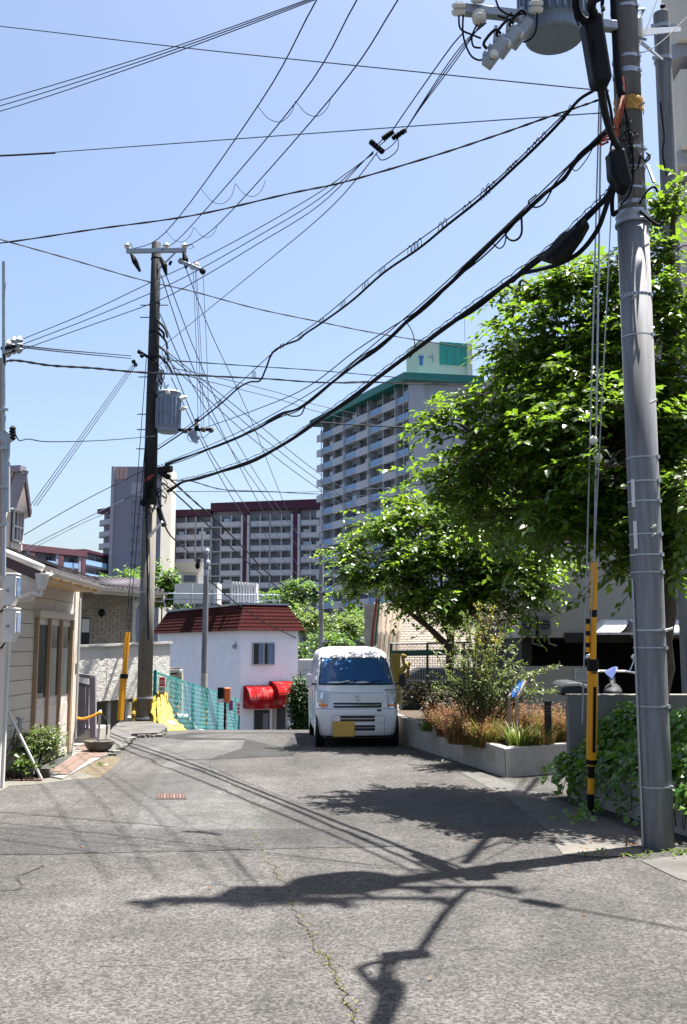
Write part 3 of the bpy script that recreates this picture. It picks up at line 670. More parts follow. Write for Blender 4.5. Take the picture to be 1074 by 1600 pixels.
mid_bays = [(276, 306, 1), (307, 330, 1), (331, 345, 0), (346, 378, 1), (391.5, 422, 1), (423, 456, 1), (470, 500, 1), (501, 519, 1)]
md_win = win_piece(1.0, 1.9, 3, 'mid_wall', 'glass_far'); md_win2 = win_piece(1.0, 1.9, 3, 'mid_wall', 'mid_wall')
for k in range(9):
    z0 = zl - 1.5 - (k + 1) * FM
    for a_, b_ in ((275, 378.6), (390, 456.4), (468.6, 519)):
        F.block('floor_slab', 'mid_wall', mid, sm(a_), sm(b_), -1.4, 0, z0 - .16, z0 + .16)
    for a_, b_, kd in mid_bays:
        s0, s1 = sm(a_), sm(b_)
        if kd and rnd.random() < .3: F.block('laundry', rnd.choice(['sign_white', 'skyblue', 'cream', 'gate']), mid, s0 + .6, s0 + .6 + rnd.uniform(.6, 2.2), -.5, -.44, z0 + 1.2, z0 + 2.0)
        if kd: F.block('balcony_rail', 'mid_rail', mid, s0 + .1, s1 - .1, 0.02, .1, z0 + .1, z0 + 1.25)
        shared('window', md_win if rnd.random() < .72 else md_win2, mid, F.p((s0 + s1) / 2, -1.36, z0 + 1.15), F.rz, scale=((s1 - s0) * .8, 1, 1.05))
for px in (291, 306.5, 330.5, 345.5, 362, 407, 422.5, 440, 485, 500.5):
    F.block('partition', 'mid_rail', mid, sm(px) - .1, sm(px) + .1, -1.38, 0, -9, zl - 1.65)

# --- the slab-like stair tower and the balconies behind it
sA_ = P(173, 800, 222); sB_ = P(252, 800, 222); st = thing('stair_tower', 'plain grey stair tower slab with stacked small windows', 'tower', (sA_.x, sA_.y, -8))
F = Face(sA_, sB_, (0, -1)); zs = P(210, 729, 222).z
mm = MB(); F.add(mm, 0, F.len, -9, 0, -10, zs); mm.build('wall', 'slab_grey', st)
s265 = F.s_of(HIT(264, 800, sA_, sB_)); MB().prism([(F.p(F.len + .01, 0, 0).x, F.p(F.len, 0, 0).y), (F.p(s265, -3, 0).x, F.p(s265, -3, 0).y), (F.p(s265, -9, 0).x, F.p(s265, -9, 0).y), (F.p(F.len + .01, -9, 0).x, F.p(F.len, -9, 0).y)], -10, zs - .05).build('side_wall', 'cream', st)
def ss(px): return F.s_of(HIT(px, 800, sA_, sB_))
F.block('edge_rib', 'tower_shade', st, ss(173), ss(178), 0.0, .35, -9, zs - .02)
for i in range(3): F.block('louvre', 'louvre', st, ss(179 + i * 6.6), ss(184.6 + i * 6.6), .01, .12, P(190, 749, 222).z, P(190, 731, 222).z)
F.block('stair_panel', 'tower_shade', st, ss(204.5), ss(222), .01, .1, P(210, 775, 222).z, P(210, 754, 222).z)
sw_me = win_piece(1.0, 1.0, 4, 'tower_shade', 'glass_far')
for i in range(6):
    y = 784 + 20 * i; shared('window', sw_me, st, F.p((ss(205) + ss(221)) / 2, .03, P(210, y, 222).z), F.rz, scale=(ss(221) - ss(205), 1, .95))
wA = P(154, 800, 240); wB = P(175, 800, 236); wg = thing('apartment_wing', 'narrow balcony wing with dark roof edge left of the stair tower', 'apartment block', (wA.x, wA.y, -8))
F = Face(wA, wB, (-.2, -1)); zw = P(160, 801, 240).z
mm = MB(); F.add(mm, 1.2, F.len + 4, -9, -.9, -10, zw - .4); mm.build('wall', 'mid_wall', wg)
mm = MB(); F.add(mm, -.2, F.len + 4, -9, .2, zw - .3, zw + .8); mm.build('roof', 'maroon', wg)
for k in range(5):
    z0 = zw - .4 - (k + 1) * 2.85
    F.block('floor_slab', 'mid_wall', wg, .5, F.len + 2, -.9, 0, z0 - .15, z0 + .15); F.block('balcony_rail', 'mid_rail', wg, .8, F.len + 2, .01, .1, z0 + .16, z0 + 1.3)
    shared('window', md_win, wg, F.p(F.len / 2 + .8, -.86, z0 + 1.2), F.rz, scale=(2.2, 1, 1.0))

# --- the low block at the far left
lA = P(30, 800, 190); lB = P(137, 800, 205); lo_ = thing('low_apartment_block', 'low apartment block with brick red roof band at far left', 'apartment block', (lA.x, lA.y, -8))
F = Face(lA, lB, (0, -1)); z1 = P(38, 849, 190).z; z2 = z1
mm = MB(); F.add(mm, 0, F.len, -12, -1.5, -10, z1 - 1.2); mm.build('wall', 'mid_wall', lo_)
mm = MB(); F.add(mm, -.2, F.len + .1, -12.2, .25, z1 - 1.25, z1); mm.build('roof', 'brick_red', lo_)
def sl(px): return F.s_of(HIT(px, 800, lA, lB))
for px in (53, 98, 133): F.block('column', 'brick_red', lo_, sl(px) - .55, sl(px) + .55, -1.4, .2, -9, z1 - 1.26); F.block('column_edge', 'mid_wall', lo_, sl(px) - 1.3, sl(px) - .57, -1.4, .1, -9, z1 - 1.26)
for k in range(4):
    z0 = z1 - 1.1 - (k + 1) * 2.85
    F.block('floor_slab', 'mid_wall', lo_, 0, F.len, -1.5, 0, z0 - .16, z0 + .16)
    for a_, b_ in ((38, 49), (57, 75), (75.4, 93), (102, 117), (117.4, 129)):
        F.block('balcony_glass', 'rail_blue', lo_, sl(a_) + .1, sl(b_) - .1, .01, .07, z0 + .16, z0 + 1.2)
        shared('window', md_win, lo_, F.p((sl(a_) + sl(b_)) / 2, -1.46, z0 + 1.2), F.rz, scale=((sl(b_) - sl(a_)) * .85, 1, 1.05))
l2 = thing('apartment_link', 'shaded link wing between low block and stair tower', 'apartment block', (lB.x, lB.y, -8))
kA = P(136, 800, 210); kB = P(180, 800, 226); F = Face(kA, kB, (.2, -1)); zk = P(140, 858, 210).z
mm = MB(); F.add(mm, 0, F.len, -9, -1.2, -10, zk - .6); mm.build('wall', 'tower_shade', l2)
mm = MB(); F.add(mm, 0, F.len, -9, .1, zk - .6, zk); mm.build('roof', 'maroon', l2)
for k in range(3):
    z0 = zk - .5 - (k + 1) * 2.85; F.block('floor_slab', 'mid_wall', l2, 0, F.len, -1.2, 0, z0 - .16, z0 + .16); F.block('balcony_glass', 'rail_blue', l2, .3, F.len, .01, .07, z0 + .16, z0 + 1.2)
    for j in range(4): shared('window', md_win, l2, F.p(F.len * (j + .5) / 4, -1.16, z0 + 1.2), F.rz, scale=(F.len / 5, 1, 1.0))

# ================================================================== WHITE HOUSE WITH MANSARD ROOF
c0 = P(377, 985, 60); w1 = P(246, 990, 75); dl = Vector((w1.x - c0.x, w1.y - c0.y, 0)).normalized(); pr = Vector((dl.y, -dl.x, 0)) ; pr = pr if pr.x > 0 else -pr
hs = thing('white_house', 'white rendered house with maroon mansard roof and red awnings', 'house', (c0.x, c0.y, -4.5))
FL = Face(c0, (c0.x + dl.x * 16.6, c0.y + dl.y * 16.6), (-1, -1)); FR = Face(c0, (c0.x + pr.x * 3.75, c0.y + pr.y * 3.75), (1, -1))
ze = c0.z + .02
def hp(a, b, z): q = Vector((c0.x, c0.y, 0)) + dl * a + pr * b; return Vector((q.x, q.y, z))
# hollow openings stay shallow recesses: wall, then doors set in front of dark backs
MB().prism([(hp(a, b, 0).x, hp(a, b, 0).y) for a, b in ((0, 0), (0, 3.75), (16.6, 3.75), (16.6, 0))], -6, ze).build('wall', 'stucco', hs)
zt = P(371, 945, 60.5).z
b0 = [hp(a, b, ze - .02) for a, b in ((-.35, -.35), (-.35, 4.1), (17, 4.1), (17, -.35))]; t0 = [hp(a, b, zt) for a, b in ((.45, .35), (.45, 3.2), (15.6, 3.2), (15.6, .35))]
MB().hexa([*b0, *t0]).build('roof_core', 'mansard', hs)
ROWS = 7
for side, (i0, i1) in (('l', (0, 3)), ('r', (0, 1))):
    for r_ in range(ROWS):
        ta, tb = r_ / ROWS, (r_ + 1) / ROWS
        p0 = b0[i0].lerp(t0[i0], ta); p1 = b0[i1].lerp(t0[i1], ta); p2 = b0[i1].lerp(t0[i1], tb); p3 = b0[i0].lerp(t0[i0], tb)
        n_ = (p1 - p0).cross(p3 - p0).normalized(); n_ = n_ if n_.z > 0 else -n_
        n_ = n_ * .04
        MB().hexa([p0 + n_ * .01, p1 + n_ * .01, p2 + n_ * .01, p3 + n_ * .01, p0 + n_, p1 + n_, p2 + n_ * .3, p3 + n_ * .3]).build('shingle_course', 'mansard', hs)
MB().prism([(p.x, p.y) for p in [hp(a, b, 0) for a, b in ((.35, .25), (.35, 3.3), (15.7, 3.3), (15.7, .25))]], zt + .01, zt + .14).build('roof_rim', 'tower_shade', hs)
# rooftop terrace things
def px_box(name, mk, x0, x1, y0, y1, Y, dep, parent):
    a = P(x0, y1, Y); b = P(x1, y0, Y); return MB().hexa([(a.x, Y, a.z), (b.x, Y, a.z), (b.x, Y + dep, a.z), (a.x, Y + dep, a.z), (a.x, Y, b.z), (b.x, Y, b.z), (b.x, Y + dep, b.z), (a.x, Y + dep, b.z)]).build(name, mk, parent)
ts = thing('roof_screen', 'wide white panel screen on the mansard roof terrace', 'screen', P(306, 943, 63))
for x0, x1 in ((272.5, 301), (302, 331)): px_box('panel', 'white_paint', x0, x1, 912, 943, 63, .12, ts)
px_box('panel', 'white_paint', 332, 340, 910, 943, 62.6, 2.2, ts)
ts = thing('roof_shed', 'ribbed white metal shed on the right of the roof terrace', 'shed', P(380, 943, 62.5))
for i in range(9): px_box('rib_panel', 'white_paint', 361 + i * 4.5, 361 + i * 4.5 + 4.0, 908 + i * .35, 943, 62.5 + (.06 if i % 2 else 0), 1.5, ts)
ts = thing('roof_hut', 'small cream stair hut with flared roof on the terrace', 'hut', P(294, 912, 66))
px_box('wall', 'cream', 282, 310, 893, 940, 66.4, 3, ts); px_box('window', 'glass_far', 287, 306, 899, 909, 66.3, .2, ts)
a = [P(x, 894, 66.2) for x in (279, 313)]; b = [P(x, 878.5, 65.6) for x in (272.5, 317)]
MB().hexa([a[0], a[1], a[1] + Vector((0, 3, 0)), a[0] + Vector((0, 3, 0)), b[0], b[1], b[1] + Vector((0, 4, 0)), b[0] + Vector((0, 4, 0))]).build('roof', 'cream', ts)
rl = thing('roof_railing', 'thin metal railing round the mansard roof terrace', 'railing', P(347, 943, 61.5))
for px in (257, 272, 299, 334, 360, 401, 415, 427, 437):
    a = P(px, 946, 61.8); b = P(px, 927, 61.8); MB().tube([a, b], .035, 5).build('post', 'galv', rl)
for y in (927, 936): MB().tube([P(256, y, 61.8), P(438, y + 2.5, 61.8)], .035, 5).build('rail', 'galv', rl)
# window on the right face, awnings, doors
def fr(px, py): q = HIT(px, py, FR.A, FR.p(1, 0, 0)); return FR.s_of(q), q.z
s0, z0 = fr(395.5, 1037.5); s1, z1 = fr(427.5, 1005.5)
wf = MB()
for a_, b_, c_, d_ in ((s0, s1, z0 - .06, z0), (s0, s1, z1, z1 + .06), (s0 - .06, s0, z0 - .06, z1 + .06), (s1, s1 + .06, z0 - .06, z1 + .06), ((s0 + s1) / 2 - .04, (s0 + s1) / 2 + .04, z0, z1)): FR.add(wf, a_, b_, 0.0, .1, c_, d_)
wo = wf.build('window', 'steel', hs)
for a_, b_, mk in ((s0, s0 + .28 * (s1 - s0), 'ink'), (s0 + .28 * (s1 - s0), (s0 + s1) / 2, 'glass_blue'), ((s0 + s1) / 2, s0 + .72 * (s1 - s0), 'ink'), (s0 + .72 * (s1 - s0), s1, 'glass_blue')):
    pm = MB(); FR.add(pm, a_ + .02, b_ - .02, 0.01, .05, z0, z1); pm.build('pane', mk, wo)
# awning one: curved barrel, awning two: boxy with ribbed end
def awn(sa, sb, zlo, zhi, dep, parent, nm):
    mb = MB(); n = 8
    prof = [(0.02, zhi)] + [(dep * math.sin(math.pi / 2 * (i / n)), zlo + (zhi - zlo) * (.42 + .58 * math.cos(math.pi / 2 * (i / n)))) for i in range(1, n + 1)] + [(dep, zlo), (0.02, zlo)]
    va = [FR.p(sa, d, z) for d, z in prof]; return mb.extrude(va, FR.u * (sb - sa)).build(nm, 'awning', parent)
sa, z_ = fr(380, 1105); sb, _ = fr(431, 1100); zlo = fr(400, 1106)[1]; zhi = fr(400, 1071)[1]
aw = awn(sa, sb, zlo, zhi, 1.1, hs, 'awning')
for i in range(1, 5):
    s_ = sa + (sb - sa) * i / 5; rbm = MB().tube([FR.p(s_, 1.1 * math.sin(math.pi / 2 * t_ / 8) + .02, zlo + (zhi - zlo) * (.42 + .58 * math.cos(math.pi / 2 * t_ / 8)) + .015) for t_ in range(9)], .018, 4); rbm.build('seam', 'awning', aw)
sa2, _ = fr(412, 1100); sb2, _ = fr(452, 1100); zlo2 = fr(430, 1099)[1]; zhi2 = fr(430, 1064)[1]
awn(sa2 + .35, sb2, zlo2, zhi2, 1.5, hs, 'awning')
for (xa, xb, ya, yb, mk, nm) in ((397, 421, 1109, 1150, 'ink', 'door'), (432, 446, 1104, 1150, 'ink', 'door'), (448, 452, 1100, 1150, 'white_paint', 'door_frame'), (426, 430, 1104, 1150, 'stone_block', 'pilaster')):
    s0, z0 = fr(xa, yb); s1, z1 = fr(xb, ya); dm = MB(); FR.add(dm, s0, s1, .01, .08, z0, z1); dm.build(nm, mk, hs)
s0, z0 = fr(410, 1150); s1, z1 = fr(419, 1114); dm = MB()
for i in range(7): FR.add(dm, s0 + (s1 - s0) * i / 7, s0 + (s1 - s0) * (i + .5) / 7, .085, .1, z0, z1)
dm.build('door_grille', 'tower_shade', hs)
q = HIT(369, 1010, FL.A, FL.p(1, 0, 0)); q2 = FR.p(-.02, -.3, q.z)
t = thing('meter_box', 'small round electric fitting on the corner of the white house', 'meter', q)
MB().lathe([(.14, 0), (.16, .05), (.12, .14)], 10, (q.x - .05, q.y - .05, q.z), (-.8, -.5, 0)).build('case', 'tower_shade', t); MB().tube([q, q + Vector((0, -.1, .3)), q + Vector((.2, -.1, .1)), q + Vector((.2, 0, -1.0))], .02, 4).build('lead', 'cable', t)
# white box trailer beyond
tr = thing('box_lorry', 'white box lorry body parked beyond the house', 'lorry', P(476, 1140, 55) )
px_box('cargo_box', 'white_paint', 466, 489, 1031, 1053, 52, 3, tr); px_box('tail_gate', 'canopy', 467.5, 488, 1054, 1078, 52.05, .3, tr); px_box('cab', 'meter', 464, 490, 1079, 1110, 51.8, 3, tr)
mb = MB()
for i in range(6):
    a = P(469.5 + i * 2.6, 1047, 51.97); mb.box((a.x, a.y, a.z), (.05, .02, .05))
mb.build('lettering', 'tower_shade', tr)

# ================================================================== LEFT HOUSE (beige boarded front)
HA, HB = Vector((-4.42, 12.5, 0)), Vector((-4.44, 16.45, 0))
F = Face(HA, HB, (1, 0.1)); HF = F
hz = thing('boarded_house', 'beige boarded house front with narrow glass door and white gutter', 'house', (-4.0, 12.5, 0))
def hh(px, py): q = HIT(px, py, HA, HB); return F.s_of(q), q.z
sD0, sD1 = hh(53, 1000)[0], hh(108, 1000)[0]; sE = hh(118.5, 1000)[0]
zD = hh(80, 967)[1]; ZE = 2.60
mm = MB(); F.add(mm, -1.2, F.len, -4.5, -0.02, -0.2, ZE + .02); mm.build('wall', 'joint', hz)
rows = 13; bh = (ZE - 0.08) / rows
for i in range(rows):
    z0 = 0.08 + i * bh; z1 = z0 + bh - 0.008
    if z0 < zD + .04:
        F.block('siding_board', 'siding', hz, -1.0, sD0 - .03, -.02, .012, z0, min(z1, ZE)); F.block('siding_board', 'siding', hz, sD1 + .03, sE, -.02, .012, z0, z1)
    else:
        smid = (sD0 + sD1) / 2 + .02
        F.block('siding_board', 'siding', hz, -1.0, smid - .005, -.02, .012, z0, z1); F.block('siding_board', 'siding', hz, smid + .005, sE, -.02, .012, z0, z1)
F.block('corner_trim', 'siding', hz, sE + .01, F.len + .02, -.05, .035, 0, ZE)
MB().tube([F.p(sE + .02, .05, 0.2), F.p(sE + .02, .05, ZE - .1)], .022, 6).build('downpipe', 'white_paint', hz)
door = F.block('door', 'door_cream', hz, sD0, sD1, -.02, .02, 0.03, zD)
W_ = sD1 - sD0; nP = 3; zG0 = hh(80, 1087)[1]
dmb = MB()
d_ = MB()
for i in range(nP):
    s0 = sD0 + W_ * i / nP + .05; s1 = sD0 + W_ * (i + 1) / nP - .05
    F.block('door_pane', 'glass', hz, s0, s1, .021, .03, zG0, zD - .10)
    F.block('door_panel', 'door_cream', hz, s0 + .03, s1 - .03, .021, .034, .18, zG0 - .14)
for i in range(nP + 1):
    s0 = sD0 + W_ * i / nP; F.block('door_post', 'timber', hz, s0 - .028, s0 + .028, .015, .07, 0.02, zD)
F.block('door_head', 'siding', hz, sD0 - .09, sD1 + .09, .012, .11, zD + .002, zD + .10)
F.block('door_plinth', 'door_cream', hz, sD0, sD1, .02, .045, 0.02, .12)
F.block('intercom', 'black', hz, sE - .10, sE - .04, .013, .04, 1.25, 1.42)
# eave of the first roof, with tiles
EA = P(70, 893, 12.5); zEv = EA.z; EB = Vector((-3.86, 15.8, zEv))
rs0 = .34
u = (EB - EA); u.z = 0; ul = u.length; u.normalize(); lft = Vector((-u.y, u.x, 0))
if lft.x > 0: lft = -lft
def rp(a, b, dz=0): q = EA + u * a + lft * b; return Vector((q.x, q.y, zEv + .05 + rs0 * b + dz))
rdir = Vector((1, 2.0, 0)).normalized()
rf = MB().hexa([rp(0, 0, -.02), rp(ul, 0, -.02), rp(ul + 2, 2.6, -.02), rp(0, 2.6, -.02), rp(0, 0, .03), rp(ul, 0, .03), rp(ul + 2, 2.6, .03), rp(0, 2.6, .03)]).build('roof', 'roof_tile', hz)
tl_me = mesh_of(MB().box((0, 0, 0), (1, 1, 1)), ['roof_tile'])
pitch = math.atan(rs0); bz = math.atan2(lft.y, lft.x)
for i in range(11):
    for j in range(5):
        c = rp((i + .5) * ul / 11, .13 + j * .24, .05 + .012)
        shared('roof_slate', tl_me, hz, c, eul=(0, -pitch + .05, bz), scale=(.27, ul / 11 - .008, .022))
# soffit and fascia, gutter
MB().hexa([rp(0, .0, -.14), rp(ul, .0, -.14), F.p(F.len, .01, ZE - .01), F.p(.3, .01, ZE - .01), rp(0, .0, -.10), rp(ul, .0, -.10), F.p(F.len, .01, ZE + .03), F.p(.3, .01, ZE + .03)]).build('soffit', 'soffit', hz)
def gutter(parent, a, b, out, r=.062):
    prof = [(r * math.cos(t), r * math.sin(t)) for t in [math.pi + math.pi * i / 8 for i in range(9)]]
    prof = prof + [(x * .82, y * .82) for x, y in prof[::-1]]
    o = Vector(out).normalized(); mb = MB(); mb.extrude([a + o * (x + r) + Vector((0, 0, z)) for x, z in prof], b - a)
    g = mb.build('gutter', 'gutter', parent); n = max(2, int((b - a).length / .55))
    for i in range(n):
        q = a.lerp(b, (i + .5) / n); MB().box((q.x, q.y, q.z - .02), (.02, .02, .12), 0).build('gutter_clip', 'gutter', g)
    return g
gutter(hz, EA + Vector((0.01, 0, 0)), Vector((EB.x + .01, EB.y, zEv)), (1, 0, 0))
MB().hexa([EA + Vector((-.02, 0, -.10)), EB + Vector((-.02, 0, -.10)), EB + Vector((-.05, 0, -.10)), EA + Vector((-.05, 0, -.10)), EA + Vector((-.02, 0, .05)), EB + Vector((-.02, 0, .05)), EB + Vector((-.05, 0, .05)), EA + Vector((-.05, 0, .05))]).build('fascia', 'gutter', hz)
# barge edge of the gable: white roll, dark underside, cream board
g0 = P(68, 888, 12.47); g1 = P(-40, 843, 12.47)
gd = (g1 - g0); dz = gd.z / gd.x
MB().tube([g0, g1], .045, 10).build('barge_roll', 'white_paint', hz, smooth=True)
MB().extrude([g0 + Vector((.0, .04, -.03)), g1 + Vector((0, .04, -.03)), g1 + Vector((0, .04, -.17)), g0 + Vector((-.04, .04, -.17))], (0, .06, 0)).build('barge_board', 'roof_edge', hz)
MB().extrude([g0 + Vector((-.05, .12, -.16)), g1 + Vector((0, .12, -.16)), g1 + Vector((0, .12, -.6)), g0 + Vector((-.30, .12, -.42)), g0 + Vector((-.16, .12, -.40))], (0, .05, 0)).build('gable_board', 'pillar', hz)
# hopper and downpipe at the gutter end
hq = P(66, 905, 12.45)
MB().lathe([(.05, -.13), (.075, -.02), (.09, .06), (.088, .07)], 12, hq).build('hopper', 'gutter', hz, smooth=False)
MB().tube(catmull([hq + Vector((0, 0, -.12)), hq + Vector((-.01, 0, -.2)), P(52, 926, 12.46), P(30, 934, 12.46), P(20, 936, 12.46)], 4), .027, 8).build('downpipe', 'gutter', hz, smooth=True)
# dormer with tiled gable roof
dm = thing('dormer', 'small grey dormer with tiled gable roof and white cross-bar window', 'dormer', P(20, 870, 14.0))
q0, q1 = P(9, 800, 14.0), P(34.5, 800, 14.6); DF = Face(q0, q1, (0.3, -1))
zb = P(20, 870, 14.2).z; zt_ = P(20, 795, 14.2).z
sidez = P(18, 800, 14.15)
mb = MB(); DF.add(mb, -.3, DF.len, -1.6, 0, zb - .6, zt_); mb.build('wall', 'pillar', dm)
s18 = DF.s_of(HIT(18, 800, q0, q1)); s33 = DF.s_of(HIT(32.5, 800, q0, q1))
zw0 = HIT(25, 846, q0, q1).z; zw1 = HIT(25, 800, q0, q1).z
wp = DF.block('window', 'glass_far', dm, s18, s33, .005, .03, zw0, zw1)
for a_ in (s18, s18 + (s33 - s18) * .4, s18 + (s33 - s18) * .7, s33): DF.block('window_bar', 'white_paint', dm, a_ - .012, a_ + .012, .031, .055, zw0, zw1)
zm = zw0 + (zw1 - zw0) * .48
for z_ in (zw0, zm, zw1): DF.block('window_bar', 'white_paint', dm, s18 - .012, s33 + .012, .032, .058, z_ - .014, z_ + .014)
for k in range(3): DF.block('siding_board', 'siding', dm, s18 - .02, DF.len, .004, .03, zw0 - .12 - k * .12, zw0 - .03 - k * .12)
ap_, le, re_ = P(37, 741, 14.0), P(20, 793, 14.0), P(46.5, 805, 14.55); lt = Vector((-1.0, .25, 0)) * 1.2
MB().hexa([le, le + lt, ap_ + lt, ap_, le + Vector((0, 0, .05)), le + lt + Vector((0, 0, .05)), ap_ + lt + Vector((0, 0, .05)), ap_ + Vector((0, 0, .05))]).build('roof_slope', 'roof_edge', dm)
for k in range(5):
    a = le.lerp(ap_, k / 5 + .01); b = le.lerp(ap_, (k + 1) / 5 - .005); a = a + Vector((-.10, -.02, .05)); b = b + Vector((-.10, -.02, .05))
    for j in range(3):
        l0 = lt * (j / 3 + .005); l1 = lt * ((j + 1) / 3 - .005)
        MB().hexa([a + l0, a + l1, b + l1, b + l0, a + l0 + Vector((0, -.03, .035)), a + l1 + Vector((0, -.03, .035)), b + l1 + Vector((0, -.02, .02)), b + l0 + Vector((0, -.02, .02))]).build('shingle', 'shingle', dm)
MB().bar(le + Vector((-.02, -.04, .01)), ap_ + Vector((0, -.04, .06)), .03, .17).build('barge_board', 'gate', dm)
MB().hexa([ap_ + Vector((0, 0, -.03)), re_ + Vector((0, 0, -.03)), re_ + Vector((-.5, .9, 0)), ap_ + Vector((-.5, .9, 0)), ap_ + Vector((0, 0, .03)), re_ + Vector((0, 0, .03)), re_ + Vector((-.5, .9, .05)), ap_ + Vector((-.5, .9, .05))]).build('roof_slope', 'pillar', dm)
MB().bar(ap_ + Vector((.02, -.03, .04)), re_ + Vector((.02, -.03, 0)), .03, .12).build('barge_board', 'roof_edge', dm)
MB().bar(ap_ + Vector((0.01, -.05, .07)), ap_ + lt + Vector((0, -.05, .07)), .16, .08).build('ridge_cap', 'gate', dm)
# corner pillar with electricity meters and service mast
pc = G(3, 1222); pc = Vector((-4.20, 12.40, 0))
cp = thing('corner_pillar', 'pale rendered pillar at the left edge carrying two meter boxes', 'pillar', (pc.x, pc.y, 0))
MB().box((pc.x - .06, pc.y, 1.2), (.26, .22, 2.4)).build('shaft', 'pillar', cp, bevel=.01)
MB().box((pc.x + .085, pc.y - .02, 1.15), (.03, .05, 2.3)).build('conduit', 'white_paint', cp)
def meter(y0, y1, lab):
    a = P(6, y1, 12.2); b = P(30, y0, 12.2); w = b.x - a.x; h = b.z - a.z; t = thing('electricity_meter', lab, 'meter box', (a.x, 12.2, a.z))
    prof = [(a.x, b.z), (b.x - .015, b.z), (b.x, b.z - .03), (b.x, a.z + h * .28), (b.x - w * .3, a.z), (a.x, a.z)]
    MB().extrude([(x, 12.12, z) for x, z in prof], (0, .16, 0)).build('case', 'meter', t, bevel=.012)
    MB().box((b.x - .005, 12.19, a.z + h * .62), (.03, .13, h * .6)).build('window', 'glass_blue', t)
    MB().bar((b.x - .012, 12.105, a.z + h * .3), (b.x - .012, 12.105, b.z - .02), .02, .02).build('edge', 'white_paint', t)
    MB().bar((a.x, 12.2, b.z + .012), (b.x, 12.2, b.z + .012), .18, .025).build('hood', 'white_paint', t, bevel=.008)
    MB().box((a.x + w * .4, 12.115, a.z + h * .5), (.035, .012, .03)).build('seal', 'gate', t)
    MB().tube([(a.x + .02, 12.2, a.z), (a.x - .03, 12.22, a.z - .06), (a.x - .12, 12.3, a.z - .08)], .012, 5).build('lead', 'cable', t)
meter(899, 947, 'upper of two grey electricity meters on the left pillar')
meter(953, 1004, 'lower of two grey electricity meters on the left pillar')
ms = thing('service_mast', 'tall slim grey service mast rising behind the left pillar', 'mast', (P(4, 900, 12).x, 12.0, 2.3))
a = P(6.5, 900, 12); b = P(6.5, 409, 12)
MB().tube([a, b], .025, 8).build('pipe', 'galv', ms); MB().tube([P(2.5, 900, 12.1), P(1.5, 560, 12.1)], .03, 8).build('pipe', 'wood_post', ms)
for y in (640, 700, 760, 820): q = P(5, y, 11.97); MB().box((q.x, q.y, q.z), (.12, .03, .03)).build('clamp', 'steel', ms)
q = P(12, 668, 12); MB().bar(P(2, 676, 12), P(17, 690, 12), .06, .12).build('bracket', 'galv', ms); MB().bar(P(12, 690, 12), P(12, 800, 12), .05, .05).build('bracket', 'galv', ms)
def insul(name, lab, q, r=.05, h=.14, axis=(0, 0, 1)):
    o = MB().lathe([(r * .4, 0), (r, h * .12), (r * .5, h * .3), (r * .95, h * .42), (r * .5, h * .6), (r * .85, h * .72), (r * .35, h)], 10, q, axis).build(name, 'ceramic', None, smooth=False)
    return o
rk = thing('insulator_rack', 'rusty rack of pin insulators on the left mast top', 'insulators', P(25, 535, 12))
for i, (x, y) in enumerate(((30, 540), (22, 541), (13, 546))):
    q = P(x, y, 12 + .1 * i); MB().lathe([(.02, -.1), (.055, -.05), (.03, -.02), (.055, .01), (.03, .04), (.05, .07), (.02, .12)], 8, q).build('insulator', 'galv', rk)
MB().bar(P(2, 545, 12), P(34, 540, 12), .03, .04).build('arm', 'black', rk); MB().tube([P(8, 570, 12), P(6, 553, 11.9), P(24, 548, 12)], .015, 5).build('lead', 'cable', rk)
rk = thing('insulator_rack', 'small dark insulator bracket lower on the left mast', 'insulators', P(18, 680, 12))
for y in (672, 682): q = P(20, y, 12); MB().lathe([(.02, -.05), (.045, -.02), (.03, .0), (.045, .02), (.02, .05)], 8, q).build('insulator', 'cable', rk)
MB().bar(P(14, 692, 12), P(20, 668, 12), .03, .03).build('arm', 'galv', rk)

# ================================================================== SECOND WING behind the gate
w2 = thing('rear_wing', 'rear wing with grey brown tiled wall under a metal roof', 'house', (-6, 28, 0))
VA, VB = P(114, 1000, 27.4), P(207.5, 1000, 28.6); VF = Face(VA, VB, (0.2, -1)); zE2 = 3.36
mm = MB(); VF.add(mm, 0, VF.len, -4, -.03, -.6, zE2); mm.build('wall', 'grout', w2)
mb = MB(); rows = 23; bh = (zE2 - 1.3) / rows
for r_ in range(rows):
    s = -(.12 if r_ % 2 else 0); z0 = 1.3 + r_ * bh
    while s < VF.len:
        a = max(s, 0); b = min(s + .235, VF.len)
        if b - a > .05: VF.add(mb, a + .004, b - .004, -.03, rnd.uniform(.0, .02), z0 + .004, z0 + bh - .004)
        s += .24
mb.build('wall_tiles', 'wall_tile', w2, kind='stuff')
def vs_(px): return VF.s_of(HIT(px, 1000, VA, VB))
VF.block('corner_trim', 'siding', w2, vs_(117), vs_(124.5), .0, .09, .9, zE2)
VF.block('corner_trim', 'white_paint', w2, VF.len - .05, VF.len + .01, .0, .06, .9, zE2)
VF.block('door', 'navy_cloth', w2, vs_(125), vs_(138), .022, .06, .9, HIT(130, 965, VA, VB).z)
VF.block('door_poster', 'sign_white', w2, vs_(125.5), vs_(137), .062, .075, HIT(130, 988, VA, VB).z, HIT(130, 967, VA, VB).z)
MB().lathe([(.05, -.12), (.09, -.05), (.09, .04), (.03, .1)], 8, VF.p(vs_(155), .11, HIT(155, 957, VA, VB).z)).build('wall_lamp', 'black', w2)
VF.block('intercom', 'black', w2, vs_(119), vs_(121.5), .091, .12, HIT(120, 1003, VA, VB).z, HIT(120, 995, VA, VB).z)
e1, e2 = P(158, 918, 25.8), P(257, 924.5, 28.0); e2.z = e1.z
rr = [e1, e2, e2 + Vector((-1.2, 2.2, .48)), e1 + Vector((-2.0, 1.0, .34))]
